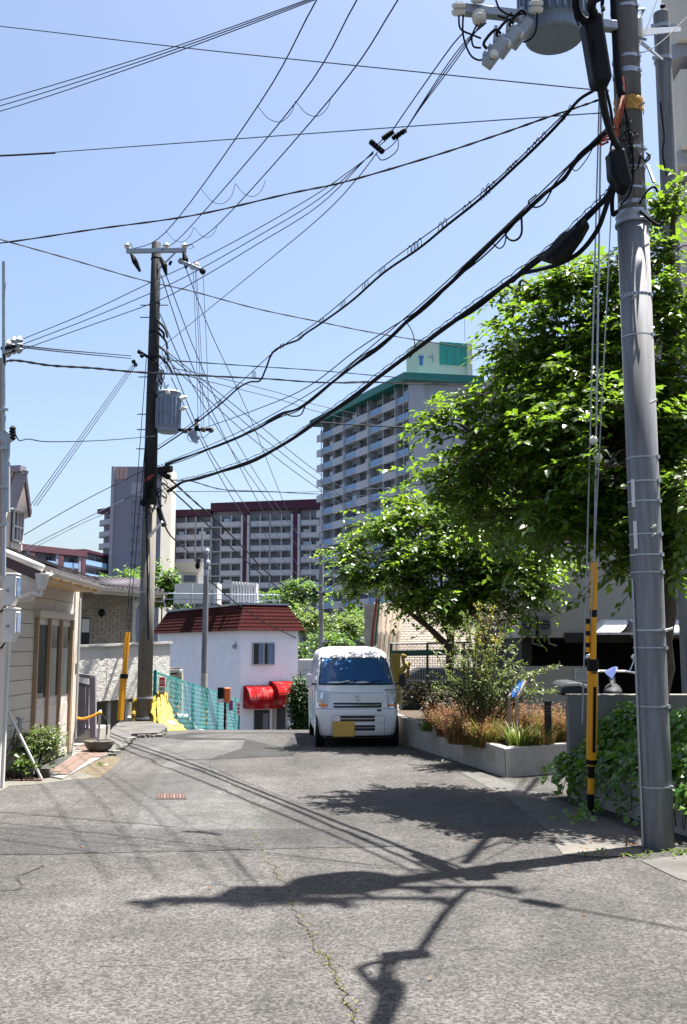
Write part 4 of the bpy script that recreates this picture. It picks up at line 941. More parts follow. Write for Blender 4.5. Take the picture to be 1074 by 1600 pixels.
MB().hexa([*[p + Vector((0, 0, -.02)) for p in rr], *[p + Vector((0, 0, .05)) for p in rr]]).build('roof', 'roof_tile', w2)
for i in range(1, 15):
    a = e1.lerp(e2, i / 15) + Vector((0, 0, .06)); b = rr[3].lerp(rr[2], i / 15) + Vector((0, 0, .06)); MB().bar(a, b, .05, .05).build('roof_seam', 'roof_tile', w2)
gutter(w2, e1 + Vector((0, 0, -.02)), e2 + Vector((0, 0, -.02)), (e2.y - e1.y, e1.x - e2.x, 0), .075)
MB().hexa([e1 + Vector((0, .05, -.14)), e2 + Vector((0, .05, -.14)), e2 + Vector((-.5, 1.2, -.10)), e1 + Vector((-.5, 1.2, -.10)), e1 + Vector((0, .05, -.03)), e2 + Vector((0, .05, -.03)), e2 + Vector((-.5, 1.2, -.03)), e1 + Vector((-.5, 1.2, -.03))]).build('soffit', 'gutter', w2)
MB().tube(catmull([e2 + Vector((-.05, -.02, -.1)), e2 + Vector((-.1, .1, -.25)), VF.p(VF.len + .05, .06, zE2 - .45), VF.p(VF.len + .05, .06, 1.2)], 4), .04, 7).build('downpipe', 'gutter', w2)
q = P(212, 943, 28.2); MB().lathe([(.03, -.1), (.1, -.04), (.1, .04), (.03, .08)], 8, q, (0, -1, .1)).build('floodlight', 'sign_white', w2)
# rough white balcony wall raised on posts
RA, RB = P(112, 1000, 21.6), P(266, 1000, 24.3); RF = Face(RA, RB, (0.3, -1))
bw = thing('balcony_wall', 'rough white textured balcony wall on posts behind the pole', 'wall', (RA.x, RA.y, 0))
zT0, zT1 = HIT(116, 1012.5, RA, RB).z, HIT(265, 1006, RA, RB).z; zB0, zB1 = HIT(150, 1097, RA, RB).z, HIT(240, 1088, RA, RB).z
nS = 3
for i in range(nS):
    s0 = RF.len * i / nS + .006; s1 = RF.len * (i + 1) / nS - .006
    def zl_(s, a, b): return a + (b - a) * s / RF.len
    nx, nz = 26, 16; mb = MB()
    def fn(uu, vv):
        s = s0 + (s1 - s0) * uu; z = zl_(s, zB0, zB1) + (zl_(s, zT0, zT1) - zl_(s, zB0, zB1)) * vv
        return tuple(RF.p(s, .02 + .007 * mnoise.noise(Vector((s * 14, z * 14, 3))), z))
    mb.grid(fn, nx, nz); a = [RF.p(s, d, 0) for s, d in ((s0, -.1), (s1, -.1), (s1, .0), (s0, .0))]
    mb.hexa([Vector((p.x, p.y, zl_(s, zB0, zB1))) for p, s in zip(a, (s0, s1, s1, s0))] + [Vector((p.x, p.y, zl_(s, zT0, zT1))) for p, s in zip(a, (s0, s1, s1, s0))])
    mb.build('wall_panel', 'rough_white', bw)
MB().bar(RF.p(-.1, -.03, zT0 + .03), RF.p(RF.len + .05, -.03, zT1 + .03), .18, .05).build('coping', 'gutter', bw)
for px in (128, 152, 175, 202, 214, 232):
    s = RF.s_of(HIT(px, 1100, RA, RB)); q = RF.p(s, -.1, 0); zt_ = zl_(s, zB0, zB1)
    MB().box((q.x, q.y, zt_ / 2 - .25), (.09 if px in (175, 202) else .06, .06, zt_ + .5), RF.rz).build('post', 'gutter' if px in (175, 202) else 'wood_post', bw)
MB().box(RF.p(RF.len - .1, -.05, -.3), (.12, .12, 1.6), RF.rz).build('end_post', 'concrete_pale', bw)
mb = MB(); RF.add(mb, -.5, RF.len - .3, -1.3, -1.2, -.8, .9); mb.build('skirt', 'wall_tile', bw)
RF.block('deck', 'concrete', bw, 0, RF.len, -2.0, -.12, zB0 - .06, zB0 + .02)
# small lean-to roof beside it
lt_ = thing('lean_to', 'tiny tiled lean-to roof beside the white balcony wall', 'roof', P(275, 1050, 29))
MB().bar(P(264, 1047, 29), P(284, 1047.5, 29), .5, .05).build('roof', 'gutter', lt_); MB().bar(P(268, 1050, 29.1), P(278, 1050, 29.1), .3, .12).build('wall', 'cream', lt_)
for i in range(4): q = P(267 + i * 4, 1044.5, 29); MB().ball((q.x, q.y, q.z), .05, 5, (1.4, 1, .7)).build('roof_tile', 'roof_tile', lt_)
MB().bar(P(272, 1140, 29.1), P(272, 1051, 29.1), .5, .3).build('post', 'wall_tile', lt_)
# gate
gt = thing('bar_gate', 'grey purple upright bar gate beside the house corner', 'gate', P(135, 1150, 17.6))
def gb(px0, y0, px1, y1, w, Y, nm): return MB().bar(P(px0, y0, Y), P(px1, y1, Y), w).build(nm, 'gate', gt)
for px, y0, y1, w in ((120.5, 1067, 1150, .05), (125.5, 1069, 1149, .05), (131, 1070, 1146, .05), (137, 1072, 1140, .05)): gb(px, y0, px, y1, w, 17.5, 'bar')
gb(145.5, 1058, 146, 1152, .10, 17.3, 'post'); gb(117, 1054, 149, 1058.5, .06, 17.5, 'rail'); gb(117, 1066, 147, 1074, .05, 17.5, 'rail'); gb(117, 1137, 147, 1140, .03, 17.5, 'rail')
# step behind the gate
q = P(125, 1145, 18.3); o = MB().box((q.x, q.y, .12), (.9, .8, .3)).build('step', 'concrete_pale'); o['kind'] = 'structure'
# leaning post in its stone bowl, yellow rope
bt = thing('rope_post', 'slim grey rope post standing in a round stone bowl', 'post', G(155, 1177))
q = G(155, 1176); bs = [(.12, 0), (.19, .04), (.235, .12), (.24, .165), (.20, .17), (.18, .13), (.0001, .13)]
MB().lathe(bs, 20, (q.x, q.y, .025)).build('bowl', 'stone_bowl', bt, smooth=False)
a = P(152.5, 1166, q.y); b = P(157, 1112, q.y - .05); MB().tube([a, b], .022, 8).build('pole', 'steel', bt); MB().ball(b, .03, 6).build('knob', 'steel', bt)
rp_ = [P(118, 1121.5, 16.8), P(130, 1123, 16.6), P(145, 1119, 16.4), P(156, 1113.5, q.y - .09), P(159, 1115, q.y - .1)]
mb = MB(); cc = catmull(rp_, 8); mb.tube(cc, [.020 + .004 * (i % 2) for i in range(len(cc))], 7)
tag(mb.build('rope', 'yellow', None, org=rp_[0]), 'thick yellow rope strung from house corner to the rope post', 'rope')
q2 = P(158, 1114, q.y - .05); tag(MB().tube(catmull([q2, P(164, 1122, 16.2), P(167, 1132, 16.2), P(167, 1148, 16.2)], 5), .012, 5).build('rope_end', 'cable', None, org=q2), 'dark rope end hanging from the rope post', 'rope')
# plant pots, stick and stand at the left edge
t = thing('stand_post', 'short grey metal post with flat top beside the potted bush', 'post', G(28, 1213))
a = G(28, 1213); b = P(28, 1124, a.y); MB().tube([a, (a.x, a.y, b.z)], .026, 8).build('pole', 'steel', t); MB().lathe([(.05, 0), (.055, .012), (.045, .03)], 10, (a.x, a.y, b.z)).build('cap', 'steel', t)
a = G(65, 1218); b = P(8, 1101, a.y - .22); tag(MB().tube([a + Vector((0, 0, .01)), b], .019, 7).build('bar', 'sign_white', None, org=a), 'slanting white bar leaning across the potted bush', 'pole')
tag(MB().tube(catmull([P(-6, 1195, 12.5), P(8, 1186, 12.6), P(18, 1165, 12.8), P(26, 1132, 13.1)], 6), .009, 5).build('chain', 'cable', None, org=P(8, 1186, 11.7)), 'dark thin chain sagging from pillar to the stand post', 'chain')
for (x0, x1, y0, y1, mk, lab) in ((29, 53, 1199, 1216, 'pot_grey', 'grey plant pot under the clipped bush'), (54, 77, 1203, 1217, 'pot_dark', 'dark brown plant pot beside the grey pot'), (16, 30, 1202, 1215, 'pot_grey', 'small grey pot close against the left pillar')):
    a = G((x0 + x1) / 2, y1 - 1); w = (x1 - x0) / 2 / FOC * a.y * 1.02; h = (y1 - y0) / FOC * a.y * .9
    t = thing('plant_pot', lab, 'pot', a); MB().lathe([(w * .75, 0), (w * .95, h * .9), (w, h * .9), (w, h), (w * .9, h), (w * .88, h * .85), (.001, h * .85)], 16, a).build('pot', mk, t); MB().lathe([(w * .87, h * .8), (w * .3, h * .9)], 12, a).build('soil', 'soil', t)
gr = thing('gutter_grate', 'long rusty slotted grate at the foot of the left pillar', 'drain grate', G(30, 1217))
a, b, c, d = G(-30, 1221), G(66, 1221), G(58, 1212.5), G(-30, 1212.5)
MB().prism([a, b, c, d], .007, .010).build('bed', 'pot_dark', gr)
for i in range(15):
    p0 = a.lerp(b, (i + .5) / 15); p1 = d.lerp(c, (i + .5) / 15); MB().bar(p0 + Vector((0, 0, .016)), p1 + Vector((0, 0, .016)), .035, .012).build('bar', 'iron', gr)
for p0, p1 in ((a, b), (d, c)): MB().bar(p0 + Vector((0, 0, .014)), p1 + Vector((0, 0, .014)), .02, .014).build('rim', 'iron', gr)

# ================================================================== GREEN NET FENCE down the slope
fx = -4.19
fn_ = thing('net_fence', 'teal net fence with green posts running down the slope', 'fence', (fx, 22.5, gz(22.5)))
fy = [22.5, 25.4, 28.2, 31.0, 33.8, 36.5, 39.2, 40.8]
ftop = lambda y: 1.13 - (y - 22.5) * .0865
for y in fy:
    zt_ = ftop(y) + .04; MB().tube([(fx, y, ftop(y) - 1.7), (fx, y, zt_)], .042, 8).build('post', 'teal', fn_)
for i in range(len(fy) - 1):
    MB().tube([(fx, fy[i], ftop(fy[i])), (fx, fy[i + 1], ftop(fy[i + 1]))], .022, 6).build('rail', 'teal', fn_)
mb = MB(); step = .19
y = 22.5
while y < 40.7:
    for sgn in (1, -1):
        pts = []
        z0 = ftop(y) - .02; l = 1.5
        y2 = y + sgn * l * .8
        if 22.5 <= y2 <= 40.8:
            a = Vector((fx + .03, y, z0)); b = Vector((fx + .03, y2, ftop(y2) - l)); w = .0065
            mb.bar(a, b, w, .006)
    y += step
mb.build('net', 'teal_net', fn_, kind='stuff')
# hazard tape bands on two posts
for y, col in ((25.4, 0), (31.0, 1)):
    for k in range(6):
        MB().lathe([(.046, 0), (.046, .07)], 8, (fx, y, ftop(y) - 1.05 + k * .085), None).build('hazard_band', 'black' if k % 2 else 'yellow', fn_)
# red and white notice on the first post
q = P(253, 1068, 22.35); sg = thing('notice_board', 'red and white notice tied to the first fence post', 'sign', (q.x, 22.4, q.z - .4))
za, zb_, zc = P(253, 1058.5, 22.35).z, P(253, 1072.5, 22.35).z, P(253, 1087, 22.35).z; hw = .062
MB().box((q.x, 22.38, (za + zb_) / 2), (hw * 2, .02, za - zb_)).build('plate', 'sign_red', sg); MB().box((q.x + .005, 22.38, (zb_ + zc) / 2 - .004), (hw * 2 + .02, .02, zb_ - zc - .008)).build('plate', 'sign_white', sg)
mb = MB()
for i in range(3):
    for (dx, dz, w, h) in ((-.012, 0, .004, .11), (0, 0, .004, .11), (.012, 0, .004, .11), (0, .045, .026, .006), (0, .0, .026, .006), (0, -.045, .026, .006)):
        mb.box((q.x - .038 + i * .038 + dx, 22.368, (za + zb_) / 2 + dz), (w, .006, h))
mb.build('lettering', 'sign_white', sg)
mb = MB()
for i in range(3):
    for (dx, dz, w, h) in ((-.009, 0, .005, .06), (.009, 0, .005, .06), (0, .02, .02, .005), (0, -.015, .02, .005)): mb.box((q.x - .035 + i * .036 + dx, 22.367, zb_ - .06 + dz), (w, .006, h))
for i in range(4): mb.box((q.x - .04 + i * .028, 22.367, zc + .045), (.016, .006, .03))
mb.build('lettering', 'ink', sg)
# traffic mirror seen from behind, orange hood
q = P(350, 1086, 24.5); tm = thing('road_mirror', 'orange hooded road mirror on a thin post by the fence', 'road mirror', (q.x, q.y, gz(24.5)))
MB().box((q.x + .08, q.y, q.z), (.15, .12, .36), .5).build('hood', 'orange_hood', tm, bevel=.03); MB().box((q.x - .07, q.y - .06, q.z + .05), (.15, .05, .28), .35).build('mirror', 'black', tm, bevel=.015); MB().box((q.x - .08, q.y - .065, q.z - .14), (.15, .05, .09), .35).build('lower_plate', 'sign_white', tm)
MB().tube([(q.x + .03, q.y + .03, gz(24.5) - .2), (q.x + .03, q.y + .03, q.z)], .028, 8).build('post', 'black', tm); MB().bar((q.x + .085, q.y, gz(24.5)), (q.x + .085, q.y, q.z - .3), .03, .03).build('marker', 'sign_white', tm)
for px, y0, y1, mk, lab in ((361, 1094, 1110, 'sign_purple', 'small purple poster hanging on the lower fence'), (373, 1096, 1118, 'sign_white', 'narrow white notice at the end of the fence')):
    a = P(px - 3.3, y1, 35.5 if px < 370 else 38.5); b = P(px + 3.3, y0, a.y); t = thing('fence_poster', lab, 'sign', (a.x, a.y, a.z)); MB().hexa([(a.x, a.y, a.z), (b.x, a.y, a.z), (b.x, a.y + .02, a.z), (a.x, a.y + .02, a.z), (a.x, a.y, b.z), (b.x, a.y, b.z), (b.x, a.y + .02, b.z), (a.x, a.y + .02, b.z)]).build('plate', mk, t)
    mb = MB()
    for i in range(3): mb.box(((a.x + b.x) / 2, a.y - .012, a.z + (b.z - a.z) * (.25 + .25 * i)), ((b.x - a.x) * .6, .01, (b.z - a.z) * .1))
    mb.build('print', 'sign_red', t)
# yellow net over rubbish bags at the pole foot
key = [[(236, 1092, 22.5), (243, 1083, 22.5), (250, 1077.5, 22.45), (257, 1079, 22.42), (263, 1082, 22.4)],
       [(236, 1104, 22.3), (244, 1100, 22.2), (252, 1097, 22.2), (259, 1098, 22.25), (266, 1101, 22.3)],
       [(236, 1118, 22.1), (246, 1114, 22.0), (254, 1112, 21.95), (262, 1115, 22.05), (271, 1119, 22.2)],
       [(235, 1131, 22.0), (247, 1126, 21.75), (258, 1125, 21.7), (270, 1128, 21.85), (283, 1132, 22.1)],
       [(236, 1141, 21.7), (248, 1141.5, 21.45), (262, 1143, 21.4), (280, 1142, 21.5), (300, 1141.5, 21.6)]]
kp = [[P(x, y, Y) for x, y, Y in r_] for r_ in key]
rows_ = [catmull(r_, 9) for r_ in kp]; cols_ = [catmull([r_[i] for r_ in rows_], 9) for i in range(len(rows_[0]))]
nu = len(cols_); nv = len(cols_[0]); mb = MB()
for i in range(nu):
    for j in range(nv):
        p = cols_[i][j]; w = .05 * mnoise.noise(p * 4) + .05 * math.sin(i * .85 + 2.2 * mnoise.noise(Vector((i * .1, j * .06, 3)))) * (.25 + j / nv) * (1 - .5 * j / nv) + .008 * mnoise.noise(p * 25); mb.v.append((p.x + w, p.y + w * 1.6 - .03, max(p.z + w * .8 - .02, gz(p.y) + .01)))
for i in range(nu - 1):
    for j in range(nv - 1): a = i * nv + j; mb.f.append((a, a + nv, a + nv + 1, a + 1))
tag(mb.build('rubbish_net', 'net_yellow', None, smooth=True, org=(kp[3][2].x, 21.7, 0)), 'crumpled yellow rubbish net draped behind the left pole foot', 'net')
mb = MB(); q = P(220, 1136, 22.5)
mb.grid(lambda a, b: (q.x - .22 + .34 * a + .05 * mnoise.noise(Vector((a * 5, b * 5, 1))), 22.5 + .15 * b + .1 * mnoise.noise(Vector((a * 4, b * 4, 7))), .03 + b * .75 * (1 - .35 * (1 - a))), 9, 9)
tag(mb.build('rubbish_net', 'net_yellow', None, smooth=True, org=(q.x, 22.5, 0)), 'narrow fold of yellow net left of the pole foot', 'net')
q = P(266, 1130, 21.78); bag = MB().ball((q.x, q.y, q.z - .03), .11, 8, (1.2, .9, .75)); tag(bag.build('rubbish_bag', 'sign_white', None, smooth=True, org=q), 'white rubbish bag under the yellow net', 'bag')
# parked car in the low yard behind the fence
cq = Vector((-5.3, 28.6, -1.62)); cr_ = thing('parked_car', 'pale car parked in the low yard behind the teal fence', 'car', cq, R(62))
prof = [(-1.8, .3), (-1.85, .7), (-1.2, .85), (-.6, 1.38), (.7, 1.42), (1.3, .95), (1.85, .85), (1.9, .35)]
mb = MB(); n = len(prof)
for w in (-.78, .78): mb.v += [(x, w * (1 if z < .9 else .82), z) for x, z in prof]
mb.f += [tuple(range(n)), tuple(range(2 * n - 1, n - 1, -1))] + [(i, (i + 1) % n, n + (i + 1) % n, n + i)[::-1] for i in range(n)]
mb.build('body', 'white_paint', cr_, local=True, bevel=.06)
MB().quad((-1.13, -.62, .93), (-1.13, .62, .93), (-.66, .58, 1.36), (-.66, -.58, 1.36)).build('windscreen', 'glass', cr_, local=True); MB().quad((.78, -.58, 1.39), (.78, .58, 1.39), (1.27, .62, 1.0), (1.27, -.62, 1.0)).build('rear_window', 'glass', cr_, local=True)
for w in (-.70, .70): MB().add([(-.95, w * 1.09, .93), (.95, w * 1.09, .93), (.6, w * .98, 1.34), (-.5, w * .98, 1.34)], [(0, 1, 2, 3)]).build('side_window', 'glass', cr_, local=True)
for x in (-1.2, 1.2):
    for w in (-.72, .72): MB().lathe([(.1, -.08), (.3, -.08), (.3, .08), (.1, .08)], 14, (x, w, .3), (0, 1, 0)).build('wheel', 'rubber', cr_, local=True)
# yellow guard on the left guy wire
g0, g1 = G(188, 1135), P(203, 945, 22.0); g0 = P(188, 1134, 21.6); gg = P(206, 690, 22.05)
gw = thing('guy_wire', 'left guy wires with yellow plastic guards beside the old pole', 'guy wire', g0)
for k, off in ((0, -.05), (1, .05)):
    a = g0 + Vector((off * .3, 0, 0)); b = P(229 + k * 2, 560 + k * 90, 22.1); MB().tube([a, b], .009, 5).build('wire', 'wire', gw)
    ax = b - a; lp = lambda y: a + ax * ((P(0, y, 21.8).z - a.z) / ax.z)
    MB().tube([lp(1124), lp(1060)], .062 if k == 0 else .045, 9).build('guard', 'yellow', gw); MB().tube([lp(1054 ), lp(988)], .032, 8).build('guard', 'yellow', gw); MB().tube([lp(1060), lp(1053)], .066, 9).build('collar', 'black', gw)
MB().tube([g0 + Vector((0, 0, -.1)), g0 + Vector((.02, 0, .22))], .035, 7).build('anchor', 'steel', gw)

# ================================================================== RIGHT SIDE: planter, walls, building
pc_ = G(790, 1215); pr_ = G(872, 1208); pf = G(623, 1160); far = pf + (pf - pc_) * .45
far.z = 0
th = .16
pl = thing('planter_wall', 'low pale concrete planter wall running back beside the van', 'wall', pc_)
d1 = (far - pc_).normalized(); n1 = Vector((d1.y, -d1.x, 0)); n1 = n1 if n1.x > 0 else -n1
d2 = (pr_ - pc_).normalized(); n2 = Vector((-d2.y, d2.x, 0)); n2 = n2 if n2.y > 0 else -n2
zc0, zc1 = .375, .50
inner = pc_ + d1 * .22 + d2 * .16
nseg = 4
for i in range(nseg):
    L = (far - pc_).length; a = pc_ + d1 * (L * i / nseg + (.0 if i == 0 else .004)); b = pc_ + d1 * (L * (i + 1) / nseg - .004); za = zc0 + (zc1 - zc0) * i / nseg; zb_ = zc0 + (zc1 - zc0) * (i + 1) / nseg
    pts = [a, b, b + n1 * th, (a + n1 * th) if i else inner]
    MB().prism([(p.x, p.y) for p in pts], -.6, [za, zb_, zb_, za]).build('wall_section', 'concrete_pale', pl, bevel=.012)
MB().prism([(p.x, p.y) for p in [pc_ + d2 * .004, pr_ + d2 * .25, pr_ + d2 * .25 + n2 * th, inner + Vector((.004, 0, 0))]], -.3, zc0).build('wall_section', 'concrete_pale', pl, bevel=.012)
so = [inner, far + n1 * th, Vector((3.2, far.y, 0)), Vector((3.9, 17, 0)), Vector((3.9, 14, 0)), pr_ + d2 * 1.1 + n2 * .1]
def soil_z(x, y): return .36 + .10 * (y - 13.5) / 6
mb = MB(); S = so
mb.prism([(p.x, p.y) for p in S], -.2, [soil_z(p.x, p.y) - .05 for p in S]); o = mb.build('soil', 'soil'); o['kind'] = 'structure'
# right-hand wall with raised ivy bed
BA, BB = Vector((2.575, 11.62, 0)), Vector((3.02, 9.66, 0)); bd = (BB - BA).normalized()
rw = thing('garden_wall', 'grey concrete garden wall with ivy bed behind the near pole', 'wall', BA)
zw = HIT(876, 1085, BA, BA + Vector((1, 0, 0))).z
MB().prism([(BA.x, BA.y), (8.5, BA.y), (8.5, BA.y + .16), (BA.x, BA.y + .16)], -.3, zw).build('back_wall', 'concrete', rw, bevel=.01)
bn = Vector((-bd.y, bd.x, 0)); bn = bn if bn.x > 0 else -bn; e = BB + bd * 3.4
a = BA + Vector((0, -.005, 0)) + bn * .0
MB().prism([(p.x, p.y) for p in [a, e, e + bn * .14, a + bn * .14]], -.2, .42).build('front_wall', 'concrete_pale', rw, bevel=.01)
o = MB().prism([(p.x, p.y) for p in [a + bn * .145, e + bn * .145, Vector((8.5, e.y, 0)), Vector((8.5, BA.y - .01, 0))]], -.1, .36).build('soil', 'soil'); o['kind'] = 'structure'
# signboard on two posts in the planter
sq = P(808, 1128, 14.6); sb_ = thing('sign_stand', 'slanted blue information board on two brown posts in the planter', 'sign', (sq.x, sq.y, .38))
for (px, yb, yt, px2, yt2, Y) in ((796, 1122, 1089, 809, 1061, 14.5), (807.5, 1134, 1092, 822, 1064, 14.2)):
    a, b, c = P(px, yb + 10, Y), P(px, yt, Y), P(px2, yt2, Y + .12); MB().bar(a, b + Vector((0, 0, .01)), .036, .036).build('post', 'wood_post', sb_); MB().bar(b, c, .036, .036).build('arm', 'wood_post', sb_)
pb = [P(797.5, 1089, 14.5), P(806.5, 1091, 14.22), P(820, 1066, 14.33), P(811, 1063, 14.62)]
nrm_ = (pb[1] - pb[0]).cross(pb[3] - pb[0]).normalized()
MB().extrude(pb, nrm_ * .02).build('board', 'sign_blue', sb_)
pn = -nrm_ if nrm_.y > 0 else nrm_
def on(u_, v_): return pb[0].lerp(pb[1], u_).lerp(pb[3].lerp(pb[2], u_), v_) + (nrm_ * .024 if nrm_.y < 0 else -nrm_ * .004)
mb = MB()
for u0, u1, v0, v1 in ((.2, .8, .30, .36), (.2, .7, .42, .47), (.25, .8, .54, .6), (.2, .55, .66, .7)): mb.quad(on(u0, v0), on(u1, v0), on(u1, v1), on(u0, v1))
mb.build('print', 'skyblue', sb_)
bq = P(857, 1142, 14.0); bl = thing('bollard_light', 'dark square bollard light in the planter by the ivy', 'bollard', (bq.x, 14.0, .36)); zt_ = P(857, 1098, 14).z
MB().box((bq.x, 14.0, (zt_ + .3) / 2), (.085, .085, zt_ - .3)).build('post', 'van_dark', bl, bevel=.006); MB().box((bq.x, 14.0, zt_ + .012), (.10, .10, .024)).build('cap', 'van_dark', bl)
for k in range(3): MB().box((bq.x, 13.955, zt_ - .05 - k * .045), (.07, .012, .02)).build('louvre', 'iron', bl)

# --- beige building over an open car bay
YB = 19.6
bb = thing('beige_building', 'beige rendered building over a dark open parking bay', 'building', (6, YB, 0))
def bp_(px, y): return P(px, y, YB)
xl = bp_(814, 900).x; xr = 13.0; zOp = bp_(900, 996).z; zL = bp_(900, 1041).z; ztopB = bp_(850, 545).z
for i, (x0, x1) in enumerate(((xl, xl + 2.9), (xl + 2.903, xl + 5.8), (xl + 5.803, xr))):
    for k, (z0, z1) in enumerate(((zOp, zOp + 2.6), (zOp + 2.603, ztopB))):
        MB().hexa([(x0, YB, z0), (x1, YB, z0), (x1, YB + 7, z0), (x0, YB + 7, z0), (x0, YB, z1 - .003), (x1, YB, z1 - .003), (x1, YB + 7, z1 - .003), (x0, YB + 7, z1 - .003)]).build('wall_panel', 'beige_wall', bb)
MB().box(((xl + xr) / 2, YB + 3.5, ztopB + .1), (xr - xl + .2, 7.2, .2)).build('parapet', 'beige_wall', bb)
xs = bp_(936, 1041).x
MB().hexa([(xl, YB + .05, -1), (xs, YB + .05, -1), (xs, YB + .25, -1), (xl, YB + .25, -1), (xl, YB + .05, zL), (xs, YB + .05, zL), (xs, YB + .25, zL), (xl, YB + .25, zL)]).build('low_wall', 'beige_wall', bb)
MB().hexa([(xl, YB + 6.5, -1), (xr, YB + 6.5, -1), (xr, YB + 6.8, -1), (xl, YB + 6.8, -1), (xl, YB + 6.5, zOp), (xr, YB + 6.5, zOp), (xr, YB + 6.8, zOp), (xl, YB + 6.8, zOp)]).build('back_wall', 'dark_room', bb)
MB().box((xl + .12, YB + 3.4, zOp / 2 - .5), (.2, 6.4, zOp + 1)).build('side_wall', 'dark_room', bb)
px_ = bp_(1060, 1000).x; MB().box((px_ + .12, YB - .3, 0.5), (.26, .26, zOp + 2.2)).build('column', 'wood_post', bb)
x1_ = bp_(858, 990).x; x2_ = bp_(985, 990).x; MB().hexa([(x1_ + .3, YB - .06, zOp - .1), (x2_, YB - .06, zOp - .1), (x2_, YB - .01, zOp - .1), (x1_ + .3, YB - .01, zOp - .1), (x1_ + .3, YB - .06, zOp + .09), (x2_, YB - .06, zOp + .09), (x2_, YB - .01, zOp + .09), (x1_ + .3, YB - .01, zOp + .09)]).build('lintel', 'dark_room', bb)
q = bp_(838, 900); MB().tube([(q.x, YB - .05, zOp + .2), (q.x, YB - .05, ztopB)], .035, 7).build('downpipe', 'beige_wall', bb)
q = bp_(1028, 910); MB().bar((q.x, YB - .06, q.z), (q.x + .4, YB - .06, q.z), .04, .05).build('vent', 'black', bb)
na = P(910, 1058, YB); nt_ = thing('paper_notice', 'pale paper notice on the low wall of the parking bay', 'notice', (na.x, YB, na.z))
a, b = P(898, 1063, YB + .03), P(921, 1043, YB + .03); MB().box(((a.x + b.x) / 2, YB + .035, (a.z + b.z) / 2 - .02), (b.x - a.x, .015, b.z - a.z)).build('sheet', 'meter', nt_)
mb = MB()
for i in range(5): mb.box(((a.x + b.x) / 2, YB + .022, a.z + (b.z - a.z) * (.1 + .17 * i)), ((b.x - a.x) * (.8 if i < 4 else .6), .008, .012))
mb.build('print', 'gate', nt_)
for (x0, x1, lab) in ((815, 836, 'left of two air conditioner units on the beige wall'), (842, 861, 'right of two air conditioner units on the beige wall')):
    a, b = P(x0, 993, YB - .3), P(x1, 961, YB - .3); cx, cz = (a.x + b.x) / 2, (a.z + b.z) / 2; w, h = b.x - a.x, b.z - a.z
    t = thing('air_conditioner', lab, 'air conditioner', (cx, YB - .15, a.z)); MB().box((cx, YB - .16, cz), (w, .30, h)).build('case', 'ac', t, bevel=.01)
    MB().lathe([(min(w, h) * .42, 0), (min(w, h) * .42, .012), (.01, .012)], 18, (cx, YB - .312, cz + h * .03), (0, -1, 0)).build('fan', 'van_dark', t)
    for k in range(6): z_ = cz - h * .36 + k * h * .15; MB().box((cx, YB - .33, z_), (w * .86, .008, .008)).build('grille_bar', 'ac', t)
    for sx in (-.3, .3): MB().bar((cx + sx * w, YB - .32, a.z - .02), (cx + sx * w, YB, a.z - .02), .03, .03).build('bracket', 'galv', t)
    MB().tube([(cx + w * .4, YB - .1, a.z), (cx + w * .5, YB - .06, a.z - .15), (cx + w * 1.1, YB - .05, a.z - .2)], .02, 5).build('hose', 'ac', t)
# rounded white canopy
ca, cb = P(931, 990, 18.6), P(1078, 990, 18.6); cn = thing('bay_canopy', 'white rounded canopy over the parking bay entrance', 'canopy', (ca.x, 18.6, ca.z))
hC = P(931, 966, 18.6).z - ca.z; prof = [(YB - .02, 0)] + [(18.6 + .95 * (1 - math.cos(t)), hC * math.sin(t)) for t in [math.pi / 2 * i / 8 for i in range(9)]][::1] + [(YB - .02, hC)]
n_c = 5
for i in range(n_c):
    x0 = ca.x + (4.0) * i / n_c; x1 = ca.x + 4.0 * (i + 1) / n_c - .01
    if i == 0:
        mb = MB(); k = len(prof); pv_ = [(x0 + .55 * (1 - math.sin(math.pi / 2 * min(1, z / hC + .02))) * 0 + .35 * (z / hC), y, ca.z + z) for y, z in prof]; mb.extrude(pv_, (x1 - x0 - .36, 0, 0)); mb.build('panel', 'canopy', cn, smooth=False)
    else: MB().extrude([(x0, y, ca.z + z) for y, z in prof], (x1 - x0, 0, 0)).build('panel', 'canopy', cn)
MB().bar((ca.x, 18.57, ca.z), (ca.x + 4, 18.57, ca.z), .03, .04).build('edge_trim', 'gutter', cn)
# covered motorbike parked behind the wall
mq = P(958, 1084, 15.5); mk_ = thing('motorbike', 'motorbike under dark sheet with blue cloth over its handlebar', 'motorbike', (mq.x, 15.5, 0.25), R(75))
for x in (-.62, .62):
    mb = MB(); mb.tube([(x + .29 * math.cos(t), 0, .30 + .29 * math.sin(t)) for t in [2 * math.pi * i / 20 for i in range(21)]], .05, 6, cap=False); mb.build('tyre', 'rubber', mk_, local=True)
    MB().lathe([(.06, -.06), (.06, .06)], 8, (x, 0, .30), (0, 1, 0)).build('hub', 'chrome', mk_, local=True)
MB().tube(catmull([(-.62, 0, .3), (-.45, 0, .55), (-.1, 0, .62), (.2, 0, .72), (.48, 0, .95)], 4), .05, 7).build('frame', 'van_dark', mk_, local=True)
MB().tube([(.62, 0, .3), (.45, 0, .98)], .03, 7).build('fork', 'chrome', mk_, local=True)
MB().ball((.12, 0, .76), .2, 7, (1.2, .7, .65)).build('tank', 'rubber', mk_, local=True, smooth=True); MB().ball((-.38, 0, .78), .2, 7, (1.9, .7, .4)).build('seat', 'navy_cloth', mk_, local=True, smooth=True)
MB().tube([(.36, -.38, 1.03), (.46, -.2, 1.06), (.46, .2, 1.06), (.36, .38, 1.03)], .018, 6).build('handlebar', 'chrome', mk_, local=True)
